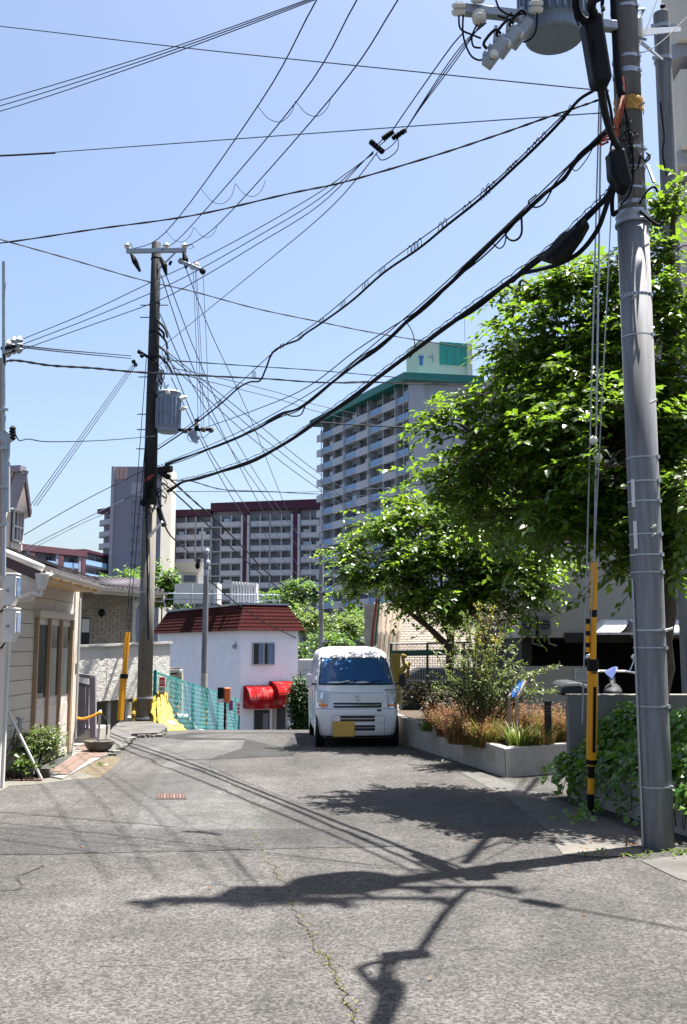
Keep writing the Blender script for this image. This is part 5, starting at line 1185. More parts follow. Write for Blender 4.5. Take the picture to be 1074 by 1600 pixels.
for s_ in (-1, 1):
    MB().tube([(.42, .26 * s_, 1.05), (.45, .34 * s_, 1.24)], .009, 5).build('mirror_stem', 'chrome', mk_, local=True); MB().ball((.44, .35 * s_, 1.28), .06, 6, (.3, 1, .8)).build('mirror', 'chrome', mk_, local=True, smooth=True)
cq = P(955, 1050, 15.4); bcov = MB(); pk = Vector((cq.x + .06, 15.35, P(0, 1041, 15.4).z)); base = [P(x, y, Y) for x, y, Y in ((945, 1048, 15.2), (947, 1053, 15.0), (957, 1061, 15.0), (962, 1052, 15.1), (966, 1043, 15.3), (958, 1042, 15.6))]
bcov.add([pk] + base + [P(957, 1064, 15.2)], [(0, i + 1, (i + 1) % 6 + 1) for i in range(6)] + [(7, (i + 1) % 6 + 1, i + 1) for i in range(6)])
tag(bcov.build('cloth_cover', 'blue_cloth', None, org=pk), 'crumpled blue cloth thrown over the motorbike handlebar', 'cloth')
sh = MB(); sp_ = [P(x, y, 15.1) for x, y in ((875, 1087), (879, 1073), (884, 1067), (905, 1066), (925, 1072), (931, 1087))]
sh.extrude(sp_, (0.1, 1.3, 0)); tag(sh.build('dust_sheet', 'navy_cloth', None, org=sp_[0], bevel=.05), 'dark dust sheet over something low behind the garden wall', 'cover')
# tall balcony building at the right edge of the picture
tb = thing('balcony_building', 'tall beige balcony building at the upper right edge', 'building', (9, 23, 0))
x0 = P(1063, 100, 23).x
MB().hexa([(x0 + .25, 24.2, 0), (x0 + 7, 24.2, 0), (x0 + 7, 25, 0), (x0 + .45, 25, 0), (x0 + .25, 24.2, 17), (x0 + 7, 24.2, 17), (x0 + 7, 25, 17), (x0 + .45, 25, 17)]).build('wall', 'beige_wall', tb)
for y0_, y1_ in ((-70, 60), (108, 228), (290, 400)):
    za, zb_ = P(1063, y1_, 23).z, P(1063, y0_, 23).z; MB().hexa([(x0, 23, za), (x0 + 7, 23, za), (x0 + 7, 24.15, za), (x0, 24.15, za), (x0, 23, zb_), (x0 + 7, 23, zb_), (x0 + 7, 24.15, zb_), (x0, 24.15, zb_)]).build('parapet', 'cream', tb)
    MB().hexa([(x0 - .1, 23.2, za - .35), (x0 + 7, 23.2, za - .35), (x0 + 7, 24.18, za - .35), (x0 - .1, 24.18, za - .35), (x0 - .1, 23.2, za - .02), (x0 + 7, 23.2, za - .02), (x0 + 7, 24.18, za - .02), (x0 - .1, 24.18, za - .02)]).build('floor_slab', 'tower_shade', tb)
    MB().box((x0 + 1.7, 24.16, zb_ + .6), (2.2, .06, 1.6)).build('window', 'glass_far', tb)
# --- block wall, stakes and fence behind the van
QA, QB = P(590, 1000, 31), P(760, 1000, 31); bwz0, bwz1 = -1.3, P(650, 935, 31).z
bwl = thing('block_wall', 'sunlit beige block retaining wall behind the garden fence', 'wall', (QA.x, 31, -1.3))
tilt = .65
def qp(x, z, d=0): return Vector((x, 31 + (z - bwz0) * tilt - d, z))
MB().hexa([qp(QA.x, bwz0), qp(QB.x + 1, bwz0), qp(QB.x + 1, bwz0, -1.2), qp(QA.x, bwz0, -1.2), qp(QA.x, bwz1), qp(QB.x + 1, bwz1), qp(QB.x + 1, bwz1, -1.2), qp(QA.x, bwz1, -1.2)]).build('core', 'stone_block', bwl)
mb = MB(); bw_, bhh = .16, .085; r_ = 0; z = bwz0
while z < bwz1 - .05:
    x = QA.x - (bw_ / 2 if r_ % 2 else 0)
    while x < QB.x + .9:
        p_ = rnd.uniform(.012, .018); c8 = [qp(x + .008, z + .008, 0), qp(x + bw_ - .008, z + .008, 0), qp(x + bw_ - .008, z + .008, -.1), qp(x + .008, z + .008, -.1)]
        mb.hexa([qp(x + .008, z + .008, p_), qp(x + bw_ - .008, z + .008, p_), qp(x + bw_ - .008, z + .008, -.05), qp(x + .008, z + .008, -.05), qp(x + .008, z + bhh - .008, p_), qp(x + bw_ - .008, z + bhh - .008, p_), qp(x + bw_ - .008, z + bhh - .008, -.05), qp(x + .008, z + bhh - .008, -.05)])
        x += bw_
    z += bhh; r_ += 1
mb.build('blocks', 'stone_block', bwl, kind='stuff')
for i in range(16):
    px = 586 + i * 2.1; t0 = P(px, 1030, 30.2 - .02 * i); t1 = P(px + 8 + rnd.uniform(-2, 4) + i * .25, 948 + rnd.uniform(-6, 10), 30.9)
    tag(MB().tube([t0 + Vector((0, 0, -.6)), t0.lerp(t1, .5) + Vector((rnd.uniform(-.04, .04), 0, 0)), t1], [.055, .05, .04], 6).build('wooden_stake', 'stake', None, org=t0), 'weathered wooden stake leaning in a bundle on the block wall', 'stake', 'wooden stakes leaning against the block wall')
a, b = P(570, 1025, 33), P(590, 944, 33); o = MB().box(((a.x + b.x) / 2, 33.2, (a.z + b.z) / 2 - .6), (b.x - a.x, .4, b.z - a.z + 1.2)).build('gate_pillar', 'concrete_pale', None, org=((a.x + b.x) / 2, 33.2, a.z - 1.2)); tag(o, 'plain pale concrete pillar above the van roof', 'pillar')
tag(MB().tube([P(581, 1010, 29.8), P(583, 985, 29.8), P(589, 940, 29.9), P(591, 928, 29.9)], .05, 6).build('rusty_pipe', 'rust', None, org=P(581, 1010, 29.8)), 'rust red pipe leaning beside the wooden stakes', 'pipe')
tag(MB().tube([P(586, 1010, 29.7), P(594, 930, 29.8)], .03, 6).build('green_pipe', 'fence_green', None, org=P(586, 1010, 29.7)), 'thin green pipe leaning beside the wooden stakes', 'pipe')
yf = 23.0
gf = thing('garden_fence', 'green rail fence with chain link mesh behind the planter', 'fence', P(640, 1080, yf))
for px in (611, 668, 725, 782): MB().tube([P(px, 1095, yf), P(px, 1005, yf)], .03, 7).build('post', 'fence_green', gf)
MB().tube([P(609, 1006, yf), P(790, 1003, yf)], .02, 6).build('rail', 'van_dark', gf); MB().bar(P(609, 1021, yf), P(790, 1018, yf), .06, .13).build('rail', 'fence_green', gf)
mb = MB()
for i in range(36):
    x = 611 + i * 5; mb.bar(P(x, 1006, yf + .02), P(x + 13, 1020, yf + .02), .008); mb.bar(P(x, 1020, yf + .02), P(x + 13, 1006, yf + .02), .008)
for i in range(44): mb.bar(P(624 + i * 4, 1022, yf + .02), P(624 + i * 4, 1068, yf + .02), .009)
for i in range(14): mb.bar(P(620, 1024 + i * 3.4, yf + .025), P(800, 1023 + i * 3.4, yf + .025), .008)
mb.build('mesh', 'galv', gf, kind='stuff')
a, b = P(612, 1100, 22.6), P(626, 1022, 22.6); og = thing('ochre_gate_post', 'ochre yellow gate post with net beside the van mirror', 'post', (a.x, 22.6, a.z)); MB().box(((a.x + b.x) / 2, 22.7, (a.z + b.z) / 2), (b.x - a.x, .14, b.z - a.z)).build('post', 'ochre', og)
mb = MB(); cl = [P(632, 1022, 22.55), P(630, 1032, 22.55), P(638, 1045, 22.55), P(634, 1056, 22.55), P(628, 1048, 22.55), P(641, 1036, 22.55)]
mb.tube(catmull(cl, 5), [.05 + .02 * math.sin(i) for i in range(26)], 6); tag(mb.build('hanging_net', 'ochre', None, org=cl[0]), 'bundled ochre net hanging on the garden fence', 'net')
# dark low car roof seen through the fence
dc = thing('dark_car', 'dark car seen through the mesh of the garden fence', 'car', P(690, 1080, 25.5))
a, b, c = P(628, 1072, 25.5), P(800, 1044, 25.5), P(700, 1057, 25.5)
MB().extrude([(a.x, 25.5, a.z - .7), (b.x, 25.5, a.z - .7), (b.x, 25.5, c.z + .08), (b.x - .4, 25.5, b.z), (a.x + .5, 25.5, b.z), (a.x, 25.5, c.z - .06)], (0, 1.6, 0)).build('body', 'van_dark', dc, bevel=.06)
for i in range(3): x = a.x + .5 + i * .72; MB().hexa([(x, 25.47, c.z), (x + .62, 25.47, c.z), (x + .62, 25.49, c.z), (x, 25.49, c.z), (x + .05, 25.47, b.z - .05), (x + .6, 25.47, b.z - .05), (x + .6, 25.49, b.z - .05), (x + .05, 25.49, b.z - .05)]).build('window', 'glass', dc)
MB().box(((a.x + b.x) / 2, 25.47, c.z - .1), (b.x - a.x - .3, .04, .03)).build('trim', 'chrome', dc)
for x in (a.x + .5, b.x - .6): MB().lathe([(.1, 0), (.3, 0), (.3, .1), (.1, .1)], 14, (x, 25.45, a.z - .65), (0, -1, 0)).build('wheel', 'rubber', dc)

# ================================================================== WHITE KEI VAN
van = thing('van', 'white small cab-over van parked facing us by the planter', 'van', (.245, 17.25, 0), R(4.2))
HW = .715
def lerp_tab(t, z):
    for (z0, a), (z1, b) in zip(t, t[1:]):
        if z <= z1: k = (z - z0) / (z1 - z0); return a + (b - a) * k
    return t[-1][1]
FT = [(.16, .06), (.24, .012), (.36, 0), (.60, .012), (.66, .05), (.74, .075), (.92, .13), (1.00, .20), (1.045, .27), (1.50, .74), (1.56, .82), (1.62, .98), (1.67, 1.25), (1.70, 1.7)]
WT = [(.16, .66), (.24, .70), (.4, HW), (.95, HW), (1.05, .705), (1.50, .622), (1.56, .605), (1.62, .565), (1.67, .47), (1.70, .30)]
RT = [(.16, 3.30), (.3, 3.36), (.9, 3.38), (1.5, 3.30), (1.6, 3.24), (1.67, 3.1), (1.70, 2.8)]
def fy_(x, z):
    w = lerp_tab(WT, z); f = lerp_tab(FT, z); r = min(.24, w * .45); ax = abs(x); y = f + .05 * (min(ax, w) / w) ** 2
    if ax > w - r: k = min(ax - (w - r), r); y += r * 1.0 - math.sqrt(max(r * r - k * k, 0)) * 1.0
    return y
levels = [.16, .20, .24, .30, .36, .48, .60, .63, .66, .70, .74, .83, .92, .96, 1.0, 1.045, 1.15, 1.27, 1.39, 1.50, 1.53, 1.56, 1.59, 1.62, 1.645, 1.67, 1.69, 1.70]
mb = MB(); ring = None
def outline(z):
    w = lerp_tab(WT, z); b = lerp_tab(RT, z); r = min(.24, w * .45); pts = []
    xs_ = [-w + r * (1 - math.cos(t)) for t in [math.pi / 2 * i / 6 for i in range(7)]]; mid_ = [-(w - r) + 2 * (w - r) * i / 10 for i in range(1, 10)]; xs_ = xs_ + mid_ + [-x for x in xs_[::-1]]
    pts = [(x, fy_(x, z), z) for x in xs_]
    y0 = fy_(w, z)
    for i in range(1, 9): pts.append((w, y0 + (b - .12 - y0) * i / 8, z))
    for t in (30, 60, 90): pts.append((w - .12 * (1 - math.cos(R(t))), b - .12 + .12 * math.sin(R(t)), z))
    for t in (90, 60, 30): pts.append((-(w - .12 * (1 - math.cos(R(t)))), b - .12 + .12 * math.sin(R(t)), z))
    for i in range(8, 0, -1): pts.append((-w, y0 + (b - .12 - y0) * i / 8, z))
    return pts
rings = [outline(z) for z in levels]; nR = len(rings[0])
for r_ in rings: mb.v.extend(r_)
for i in range(len(rings) - 1):
    for j in range(nR): a = i * nR + j; b = i * nR + (j + 1) % nR; mb.f.append((a, b, b + nR, a + nR))
mb.f.append(tuple(range((len(rings) - 1) * nR, len(rings) * nR))); mb.f.append(tuple(range(nR))[::-1])
vb = mb.build('body', 'van_white', van, local=True, smooth=True)
def patch(name, mk, x0, x1, z0, z1, off=.006, nu=14, nv=6, taper=0.0, parent=None, thick=None):
    def fn(u_, v_):
        z = z0 + (z1 - z0) * v_; k = 1 - taper * v_; x = (x0 + (x1 - x0) * u_) * k; w = lerp_tab(WT, z); x = max(-w - .0, min(w, x)); return (x * 1.002, fy_(x, z) - off, z)
    g = MB().grid(fn, nu, nv); return g.build(name, mk, parent or van, local=True, smooth=True)
patch('windscreen_seal', 'rubber', -.655, .655, 1.035, 1.505, .005, 20, 8, taper=.105)
patch('windscreen', 'windscreen', -.63, .63, 1.06, 1.485, .010, 20, 8, taper=.105)
# things seen through the windscreen: dash papers and room mirror, set just on the glass plane
mb = MB()
for x0, x1, z0, z1 in ((-.50, -.20, 1.07, 1.10), (-.25, -.05, 1.075, 1.115), (-.02, .25, 1.07, 1.10)): mb.grid(lambda u_, v_: ((x0 + (x1 - x0) * u_), fy_(x0 + (x1 - x0) * u_, z0 + (z1 - z0) * v_ * (1 - abs(u_ - .5))) - .013, z0 + (z1 - z0) * v_ * (1 - abs(u_ - .5))), 4, 3)
mb.build('dash_papers', 'meter', van, local=True)
mb = MB(); mb.grid(lambda u_, v_: (-.03 + .15 * u_, fy_(.04, 1.40) - .014 + .03 * v_, 1.385 + .03 * v_ ), 3, 2); mb.build('room_mirror', 'skyblue', van, local=True)
patch('inspection_sticker', 'sign_white', -.575, -.535, 1.44, 1.47, .0135, 2, 2)
for s_ in (1, -1):
    x0, x1 = (.475, .70) if s_ > 0 else (-.70, -.475)
    fr_ = patch('headlight', 'chrome', x0, x1, .655, .965, .006, 10, 8)
    patch('headlight_lens', 'headlamp', x0 + .015, x1 - .012, .74, .95, .012, 10, 6)
    patch('indicator', 'amber', (.50 if s_ > 0 else -.66), (.66 if s_ > 0 else -.50), .675, .73, .012, 8, 3)
    cx = (x0 + x1) / 2; y = fy_(cx, .85) - .014
    MB().lathe([(.065, 0), (.055, .006), (.02, .008)], 14, (cx, y + .01, .85), (0, -1, .15)).build('reflector', 'chrome', van, local=True)
patch('bonnet_gap', 'gate', -.47, .47, .905, .912, .004, 14, 1)
patch('upper_grille', 'van_dark', -.41, .41, .665, .745, .006, 14, 3)
patch('grille_bar', 'chrome', -.415, .415, .698, .712, .016, 14, 1)
MB().add([], [])
# emblem: two angular strokes
e_ = MB()
for pts in ([(.045, .835), (-.01, .875), (-.045, .845), (-.02, .83), (.0, .845)], [(-.045, .805), (.01, .765), (.045, .795), (.02, .81), (.0, .795)], [(-.03, .842), (-.015, .832), (.032, .80), (.018, .808)]):
    e_.add([(x, fy_(x, z) - .012, z) for x, z in pts], [tuple(range(len(pts)))])
e_.build('emblem', 'steel', van, local=True)
patch('small_badge', 'ink', .33, .405, .605, .635, .008, 3, 2)
patch('bumper_gap', 'gate', -.68, .68, .640, .647, .005, 18, 1)
for z0, z1 in ((.49, .53), (.435, .475), (.335, .375), (.285, .325)): patch('bumper_slot', 'van_dark', -.30, .29, z0, z1, .006, 10, 2)
for pts in ([(-.44, .20), (-.44, .50), (-.41, .54), (.42, .54), (.455, .50), (.455, .20)],):
    for (xa, za), (xb, zb_) in zip(pts, pts[1:]):
        MB().tube([(xa + (xb - xa) * i / 6, fy_(xa + (xb - xa) * i / 6, za + (zb_ - za) * i / 6) - .001, za + (zb_ - za) * i / 6) for i in range(7)], .005, 4).build('panel_gap', 'gate', van, local=True)
patch('panel_gap', 'gate', .30, .45, .405, .411, .004, 4, 1)
MB().box((-.245, -.022, .315), (.37, .012, .255), 0).build('number_plate', 'plate', van, local=True, bevel=.005)
patch('lower_valance', 'van_dark', -.6, .6, .165, .20, .004, 14, 2)
# sides
for s_ in (-1, 1):
    def side(name, mk, ya, yb, za, zb_, off=.004):
        def fn(u_, v_):
            z = za + (zb_ - za) * v_; y = ya + (yb - ya) * u_; y = y + (z - za) * (.95 if ya < .8 else 0) * (1 - u_); return (s_ * (lerp_tab(WT, z) + off), y, z)
        return MB().grid(fn, 6, 5).build(name, mk, van, local=True, smooth=True)
    side('side_window', 'windscreen', .62, 1.28, 1.05, 1.46); side('side_window', 'windscreen', 1.36, 2.25, 1.05, 1.46); side('side_window', 'windscreen', 2.36, 3.1, 1.05, 1.44)
    for y in (.42, 1.32, 2.3):
        MB().tube([(s_ * (lerp_tab(WT, z) + .001), y + (max(0, z - 1.02) * .95 if y < .5 else 0), z) for z in (.25, .5, .8, 1.02, 1.25, 1.5)], .006, 4).build('door_gap', 'gate', van, local=True)
    side('door_handle', 'van_dark', 1.14, 1.27, .88, .92, .012)
    side('side_lettering', 'skyblue', .9, 1.9, .40, .72, .003) if s_ < 0 else None
    MB().tube([(s_ * .68, .47, 1.04), (s_ * .80, .42, 1.06)], .018, 6).build('mirror_arm', 'van_dark', van, local=True)
    mbx = MB().box((s_ * .815, .42, 1.11), (.105, .09, .23), s_ * .15); mir = mbx.build('door_mirror', 'van_white' if s_ < 0 else 'van_dark', van, local=True, bevel=.03)
    MB().box((s_ * .815, .468, 1.11), (.085, .01, .2), s_ * .15).build('mirror_glass', 'glass', mir, local=True)
    for y in (.42, 2.78):
        w_ = MB().lathe([(.10, -.075), (.25, -.078), (.275, -.05), (.275, .05), (.25, .078), (.10, .075)], 22, (s_ * .625, y, .275), (1, 0, 0)).build('wheel', 'rubber', van, local=True, smooth=False)
        MB().lathe([(.05, 0), (.17, .0), (.165, .012), (.02, .02)], 16, (s_ * (.705), y, .275), (s_, 0, 0)).build('rim', 'chrome', w_, local=True)
        MB().lathe([(.335, -.012), (.335, .008), (.29, .008), (.28, -.012)], 22, (s_ * .70, y, .275), (s_, 0, 0)).build('wheel_arch', 'rubber', van, local=True)
for x0, x1 in ((-.38, .02), (.05, .45)):
    MB().tube([(x0 + (x1 - x0) * i / 6, fy_(x0 + (x1 - x0) * i / 6, 1.045 + .012 * i) - .022, 1.045 + .012 * i) for i in range(7)], .008, 5).build('wiper', 'van_dark', van, local=True)
MB().box((0, 1.7, .22), (1.2, 2.9, .16)).build('chassis', 'rubber', van, local=True)

# ================================================================== UTILITY POLES
RX, RY = 2.677, 8.8
LX, LY = -4.335, 22.1
def zr_(y, Y=RY): return P(985, y, Y).z
rpole = thing('utility_pole', 'thick grey concrete utility pole standing close on the right', 'utility pole', (RX, RY, 0))
zj = zr_(345)
mb = MB(); mb.lathe([(.137, -.3), (.136, 1.0), (.138, 3.0), (.142, zj)], 28, (RX, RY, 0)); mb.build('pole', 'pole', rpole, smooth=False)
for p in rpole.children[0].data.polygons: p.use_smooth = abs(p.normal.z) < .5
mb = MB(); mb.lathe([(.128, zj - .05), (.105, 13.2), (.10, 13.25)], 24, (RX, RY, 0)); o = mb.build('upper_pole', 'pole', rpole)
for p in o.data.polygons: p.use_smooth = abs(p.normal.z) < .5
def band(par, y, x, Y, r, h=.02, mk='steel', bolt=True):
    z = P(985, y, Y).z; b = MB().lathe([(r, -h / 2), (r + .005, -h / 2), (r + .005, h / 2), (r, h / 2)], 24, (x, Y, z)).build('band', mk, par)
    if bolt: MB().box((x + r * .75, Y - r * .72, z), (.035, .03, .03), .7).build('bolt', 'steel', b)
for y, h in ((1228, .012), (1103, .012), (1012, .012), (985, .018), (895, .012), (868, .014), (836, .012), (785, .014), (754, .014), (717, .012), (528, .012), (466, .03), (335, .03)): band(rpole, y, RX, RY, .139 if y > 340 else .13, h)
for y, h in ((322, .04), (300, .02), (268, .02), (238, .025), (118, .05), (96, .03), (18, .03)): band(rpole, y, RX, RY, .126, h)
MB().lathe([(.13, -.05), (.162, -.05), (.162, -.03), (.145, 0), (.155, .03), (.155, .045), (.128, .05)], 28, (RX, RY, zj)).build('collar', 'galv', rpole)
mb = MB()
for i in range(26):
    a = 2 * math.pi * i / 26; mb.box((RX + .146 * math.cos(a), RY + .146 * math.sin(a), zr_(466)), (.008, .008, .012), a)
mb.build('band_holes', 'ink', rpole, kind='stuff')
for (px, y0, y1) in ((990.5, 750, 793), (994, 815, 858)):
    a, b = P(px - 2.5, y1, RY - .05), P(px + 3, y0, RY - .05); MB().box(((a.x + b.x) / 2 - .005, RY - .055, (a.z + b.z) / 2), (.03, .09, b.z - a.z), -.35).build('number_plate', 'sign_white', rpole)
a, b = P(995, 905, RY - .04), P(1003, 1290, RY - .06); MB().tube([(RX - .143, RY - .05, a.z), (RX - .142, RY - .05, .02)], .009, 6).build('conduit', 'steel', rpole)
for (x, y, dx) in ((1016, 630, 1), (1016, 825, .8), (1018, 838, .3), (1040, 985, 1), (988, 468, .6), (1003, 388, 1), (1000, 240, 1), (998, 168, .8)):
    q = P(x, y, RY - .12); MB().tube([q, q + Vector((.035 * dx, -.05, .012)), q + Vector((.05 * dx, -.055, .02))], .011, 6).build('step_bolt', 'ceramic' if y > 600 else 'steel', rpole)
for x0, y0, x1, y1 in ((1000, 268, 1016, 240), (985, 55, 1010, 62), (1012, 258, 1022, 285)):
    MB().bar(P(x0, y0, RY), P(x1, y1, RY - .1), .02, .02).build('bracket', 'galv', rpole)
# foam wrap, orange leads
q = P(984, 166, RY - .05); mb = MB(); mb.grid(lambda u_, v_: (RX + (.14 + .02 * mnoise.noise(Vector((u_ * 9, v_ * 4, 2)))) * math.cos(-math.pi * .95 * u_ - .05), RY + (.14 + .02 * mnoise.noise(Vector((u_ * 9, v_ * 4, 2)))) * math.sin(-math.pi * .95 * u_ - .05), q.z - .07 + .14 * v_), 18, 5); mb.build('foam_wrap', 'foam', rpole, smooth=True)
for i in range(5): MB().tube(catmull([P(972 + i, 150, RY - .2), P(968 - i * 2, 175 + i * 3, RY - .24), P(962 + i, 200 + i * 2, RY - .2), P(958, 215 + i * 3, RY - .18)], 5), .010, 5).build('lead', 'foam' if i % 2 else 'cable_red', rpole)
# risers
for pts, r_, mk in (([(958, -20), (962, 60), (966, 120), (972, 150)], .034, 'cable'), ([(972, 120), (974, 160), (966, 195), (957, 215)], .018, 'cable_red'), ([(945, 130), (955, 175), (958, 210)], .014, 'cable'), ([(978, 290), (985, 270), (996, 262), (1002, 240)], .010, 'cable'), ([(986, 210), (990, 260), (985, 300), (970, 320)], .010, 'cable'), ([(962, 290), (957, 310), (958, 335), (965, 330)], .02, 'cable'), ([(968, 120), (982, 200), (988, 235)], .012, 'cable'), ([(960, 200), (954, 240), (960, 262)], .01, 'cable'), ([(1010, 238), (1016, 246), (1010, 252), (1002, 244)], .007, 'cable'), ([(955, 240), (947, 247), (952, 256), (958, 252)], .008, 'cable'), ([(1000, 318), (1010, 300), (1022, 292), (1028, 300)], .012, 'cable'), ([(1000, 330), (1018, 345), (1030, 352), (1035, 345)], .014, 'cable')):
    MB().tube(catmull([P(x, y, RY - .17) for x, y in pts], 5), r_, 7).build('riser_cable', mk, rpole, smooth=True)
mb = MB()
for i in range(34):
    x, y = rnd.uniform(962, 990), rnd.uniform(180, 250); mb.tube(catmull([P(x, y, RY - .15), P(x + rnd.uniform(-8, 8), y + rnd.uniform(4, 14), RY - .19), P(x + rnd.uniform(-10, 6), y + rnd.uniform(10, 26), RY - .15)], 3), rnd.uniform(.003, .006), 4)
mb.build('cable_tangle', 'cable', rpole, kind='stuff')
def splice(corners, lab, mk='black', dep=.17, Y=RY - .33, nm='splice_box'):
    q = [P(x, y, Y) for x, y in corners]; c = sum(q, Vector()) / len(q); t = thing(nm, lab, 'cable box', c)
    MB().extrude(q, (0, dep, 0)).build('case', mk, t, bevel=.025)
    a = q[0].lerp(q[1], .5); b = q[-1].lerp(q[-2], .5); MB().bar(a.lerp(b, .42) + Vector((0, -.004, 0)), a.lerp(b, .95) + Vector((0, -.004, 0)), .014, .02).build('rib', 'cable', t); return t
splice([(912, 26), (942, 16), (958, 118), (953, 128), (934, 126), (928, 120)], 'long black splice box hung high beside the near pole', Y=6.5, dep=.15)
splice([(953, 234), (960, 228), (978, 230), (990, 282), (984, 295), (970, 290), (955, 270)], 'smaller black splice box lower on the near pole', Y=RY - .42)
# transformer hanging left of the near pole
def transformer(lab, c, r, h, nf, mk, bush):
    t = thing('pole_transformer', lab, 'transformer', c)
    MB().lathe([(r * .78, 0), (r * .84, .015), (r * .86, h * .10), (r * .9, h * .12), (r * .9, h * .86), (r * .84, h * .9), (r * .84, h * .95), (r * .95, h * .96), (r * .95, h)], 28, c).build('tank', mk, t)
    MB().lathe([(r * .74, -.004), (r * .74, .001)], 28, c).build('base_plate', mk, t)
    for i in range(nf):
        a = 2 * math.pi * i / nf; MB().box((c[0] + r * .95 * math.cos(a), c[1] + r * .95 * math.sin(a), c[2] + h * .48), (r * .2, .02, h * .72), a).build('cooling_fin', mk, t)
    MB().lathe([(r * 1.0, h * .965), (r * 1.02, h * .985), (r * .9, h * 1.02), (r * .3, h * 1.06)], 28, c).build('lid', mk, t)
    for (dx, dy, dz) in bush:
        q = Vector(c) + Vector((dx * r, dy * r, dz * h)); ax = Vector((dx, dy, .25)).normalized()
        MB().lathe([(.03, 0), (.05, .03), (.03, .05), (.05, .08), (.03, .10), (.045, .13), (.015, .17)], 9, q, ax).build('bushing', 'ceramic', t)
    return t
tc_ = P(866, 62, 8.55); transformer('finned grey transformer hanging left of the near pole top', Vector((tc_.x, 8.55, tc_.z)), .315, 1.05, 30, 'tank', [(-.6, -.8, .9), (.6, -.8, .9)])
tl_ = P(262.5, 676, 21.9); transformer('blue grey transformer tank on the old left pole', Vector((tl_.x, 21.9, tl_.z)), .275, .92, 16, 'tank', [(1, -.3, .82), (1, -.3, .55), (.1, -1, .9)])
MB().bar(P(246, 640, 22), P(252, 640, 22), .1, .1).build('hanger', 'galv', [o for o in bpy.data.objects if o.get('label', '').startswith('blue grey transformer')][0])
# crossarm with insulators and cut-out switches, near pole
xa = thing('crossarm', 'heavy grey crossarm with white insulators on the near pole', 'crossarm', (RX, RY - .2, zr_(35)))
a, b = P(713, 14, 8.25), P(962, 42, 8.62); MB().bar(a, b, .085, .085).build('beam', 'galv', xa, bevel=.008)
for x, y, s in ((717, 14, 1), (747, -6, 1), (749, 28, -1), (838, 10, 1), (845, -12, 1)):
    q = P(x, y, 8.2); MB().lathe([(.035, -.06), (.062, -.045), (.066, -.015), (.045, .0), (.064, .012), (.062, .04), (.03, .06)], 14, q, (0, -.5, .85 * s)).build('insulator', 'ceramic', xa, smooth=False)
for pts in ([(717, 24), (720, 45), (740, 55), (752, 60)], [(724, 20), (724, 55), (735, 85), (750, 94), (760, 86)], [(749, 32), (738, 55), (740, 72), (752, 75)], [(840, 14), (838, 45), (830, 60), (818, 66)], [(775, 0), (782, 15), (800, 24), (822, 20)], [(800, 20), (790, 28), (778, 24)], [(905, -10), (898, 20), (905, 40)]):
    MB().tube(catmull([P(x, y, 8.2) for x, y in pts], 6), .009, 5).build('jumper_lead', 'cable', xa, smooth=True)
for i, ((cx, cy), Y) in enumerate((((814, 52), 8.3), ((794, 66), 8.22), ((774, 82), 8.14))):
    q = P(cx, cy, Y); t = thing('cutout_switch', ('rightmost', 'middle', 'leftmost')[i] + ' grey cutout switch under the near crossarm', 'switch', q)
    tm_ = Matrix.Rotation(R(38), 4, 'Y') @ Matrix.Rotation(R(12), 4, 'X')
    MB().box(q, (.10, .12, .27), 0, tm_).build('case', 'galv', t, bevel=.012)
    for k in (-1, 0, 1):
        MB().box(q + tm_ @ Vector((-.055, 0, k * .075)), (.03, .14, .03), 0, tm_).build('rib', 'galv', t)
    MB().tube(catmull([q + tm_ @ Vector((-.04, -.07, .13)), q + tm_ @ Vector((-.10, -.09, .12)), q + tm_ @ Vector((-.11, -.09, -.02)), q + tm_ @ Vector((-.06, -.07, -.04))], 4), .013, 6).build('terminal', 'black', t); MB().lathe([(.03, 0), (.04, .02), (.03, .05)], 9, q + tm_ @ Vector((.02, -.06, -.05)), (0, -1, 0)).build('bushing', 'ceramic', t)
    MB().bar(q + Vector((0, .02, .1)), q + Vector((.02, .05, .28)), .03, .03).build('hanger', 'galv', t)
# upper arms of the near pole (their shadows reach across the road)
for z_, x0, x1, nI in ((12.0, -1.0, 1.0, 3), (12.7, -1.0, .5, 3), (9.6, -1.1, .9, 4)):
    t = thing('crossarm', 'upper crossarm of the near pole above the picture', 'crossarm', (RX, RY - .15, z_), 0, 'upper crossarms of the near pole'); MB().box((RX + (x0 + x1) / 2, RY - .17, z_), (x1 - x0, .09, .09)).build('beam', 'galv', t)
    for i in range(nI):
        xi = RX + x0 + .1 + (x1 - x0 - .2) * i / (nI - 1)
        MB().tube(catmull([Vector((xi, RY - .17, z_ - .04)), Vector((xi - .05, RY - .35, z_ - .3)), Vector((xi + .1, RY - .3, z_ - .55)), Vector((xi + .22, RY - .2, z_ - .2))], 5), .014, 5).build('jumper_lead', 'cable', t)
        MB().tube([(xi + .05, RY - .2, z_ - .05), (xi + .02, RY - .3, z_ - .2), (xi - .06, RY - .42, z_ - .52)], [.02, .06, .03], 7).build('strain_insulator', 'cable', t)
        MB().lathe([(.03, 0), (.07, .04), (.04, .07), (.065, .11), (.02, .2)], 10, (RX + x0 + .1 + (x1 - x0 - .2) * i / (nI - 1), RY - .17, z_ + .05)).build('insulator', 'ceramic', t)
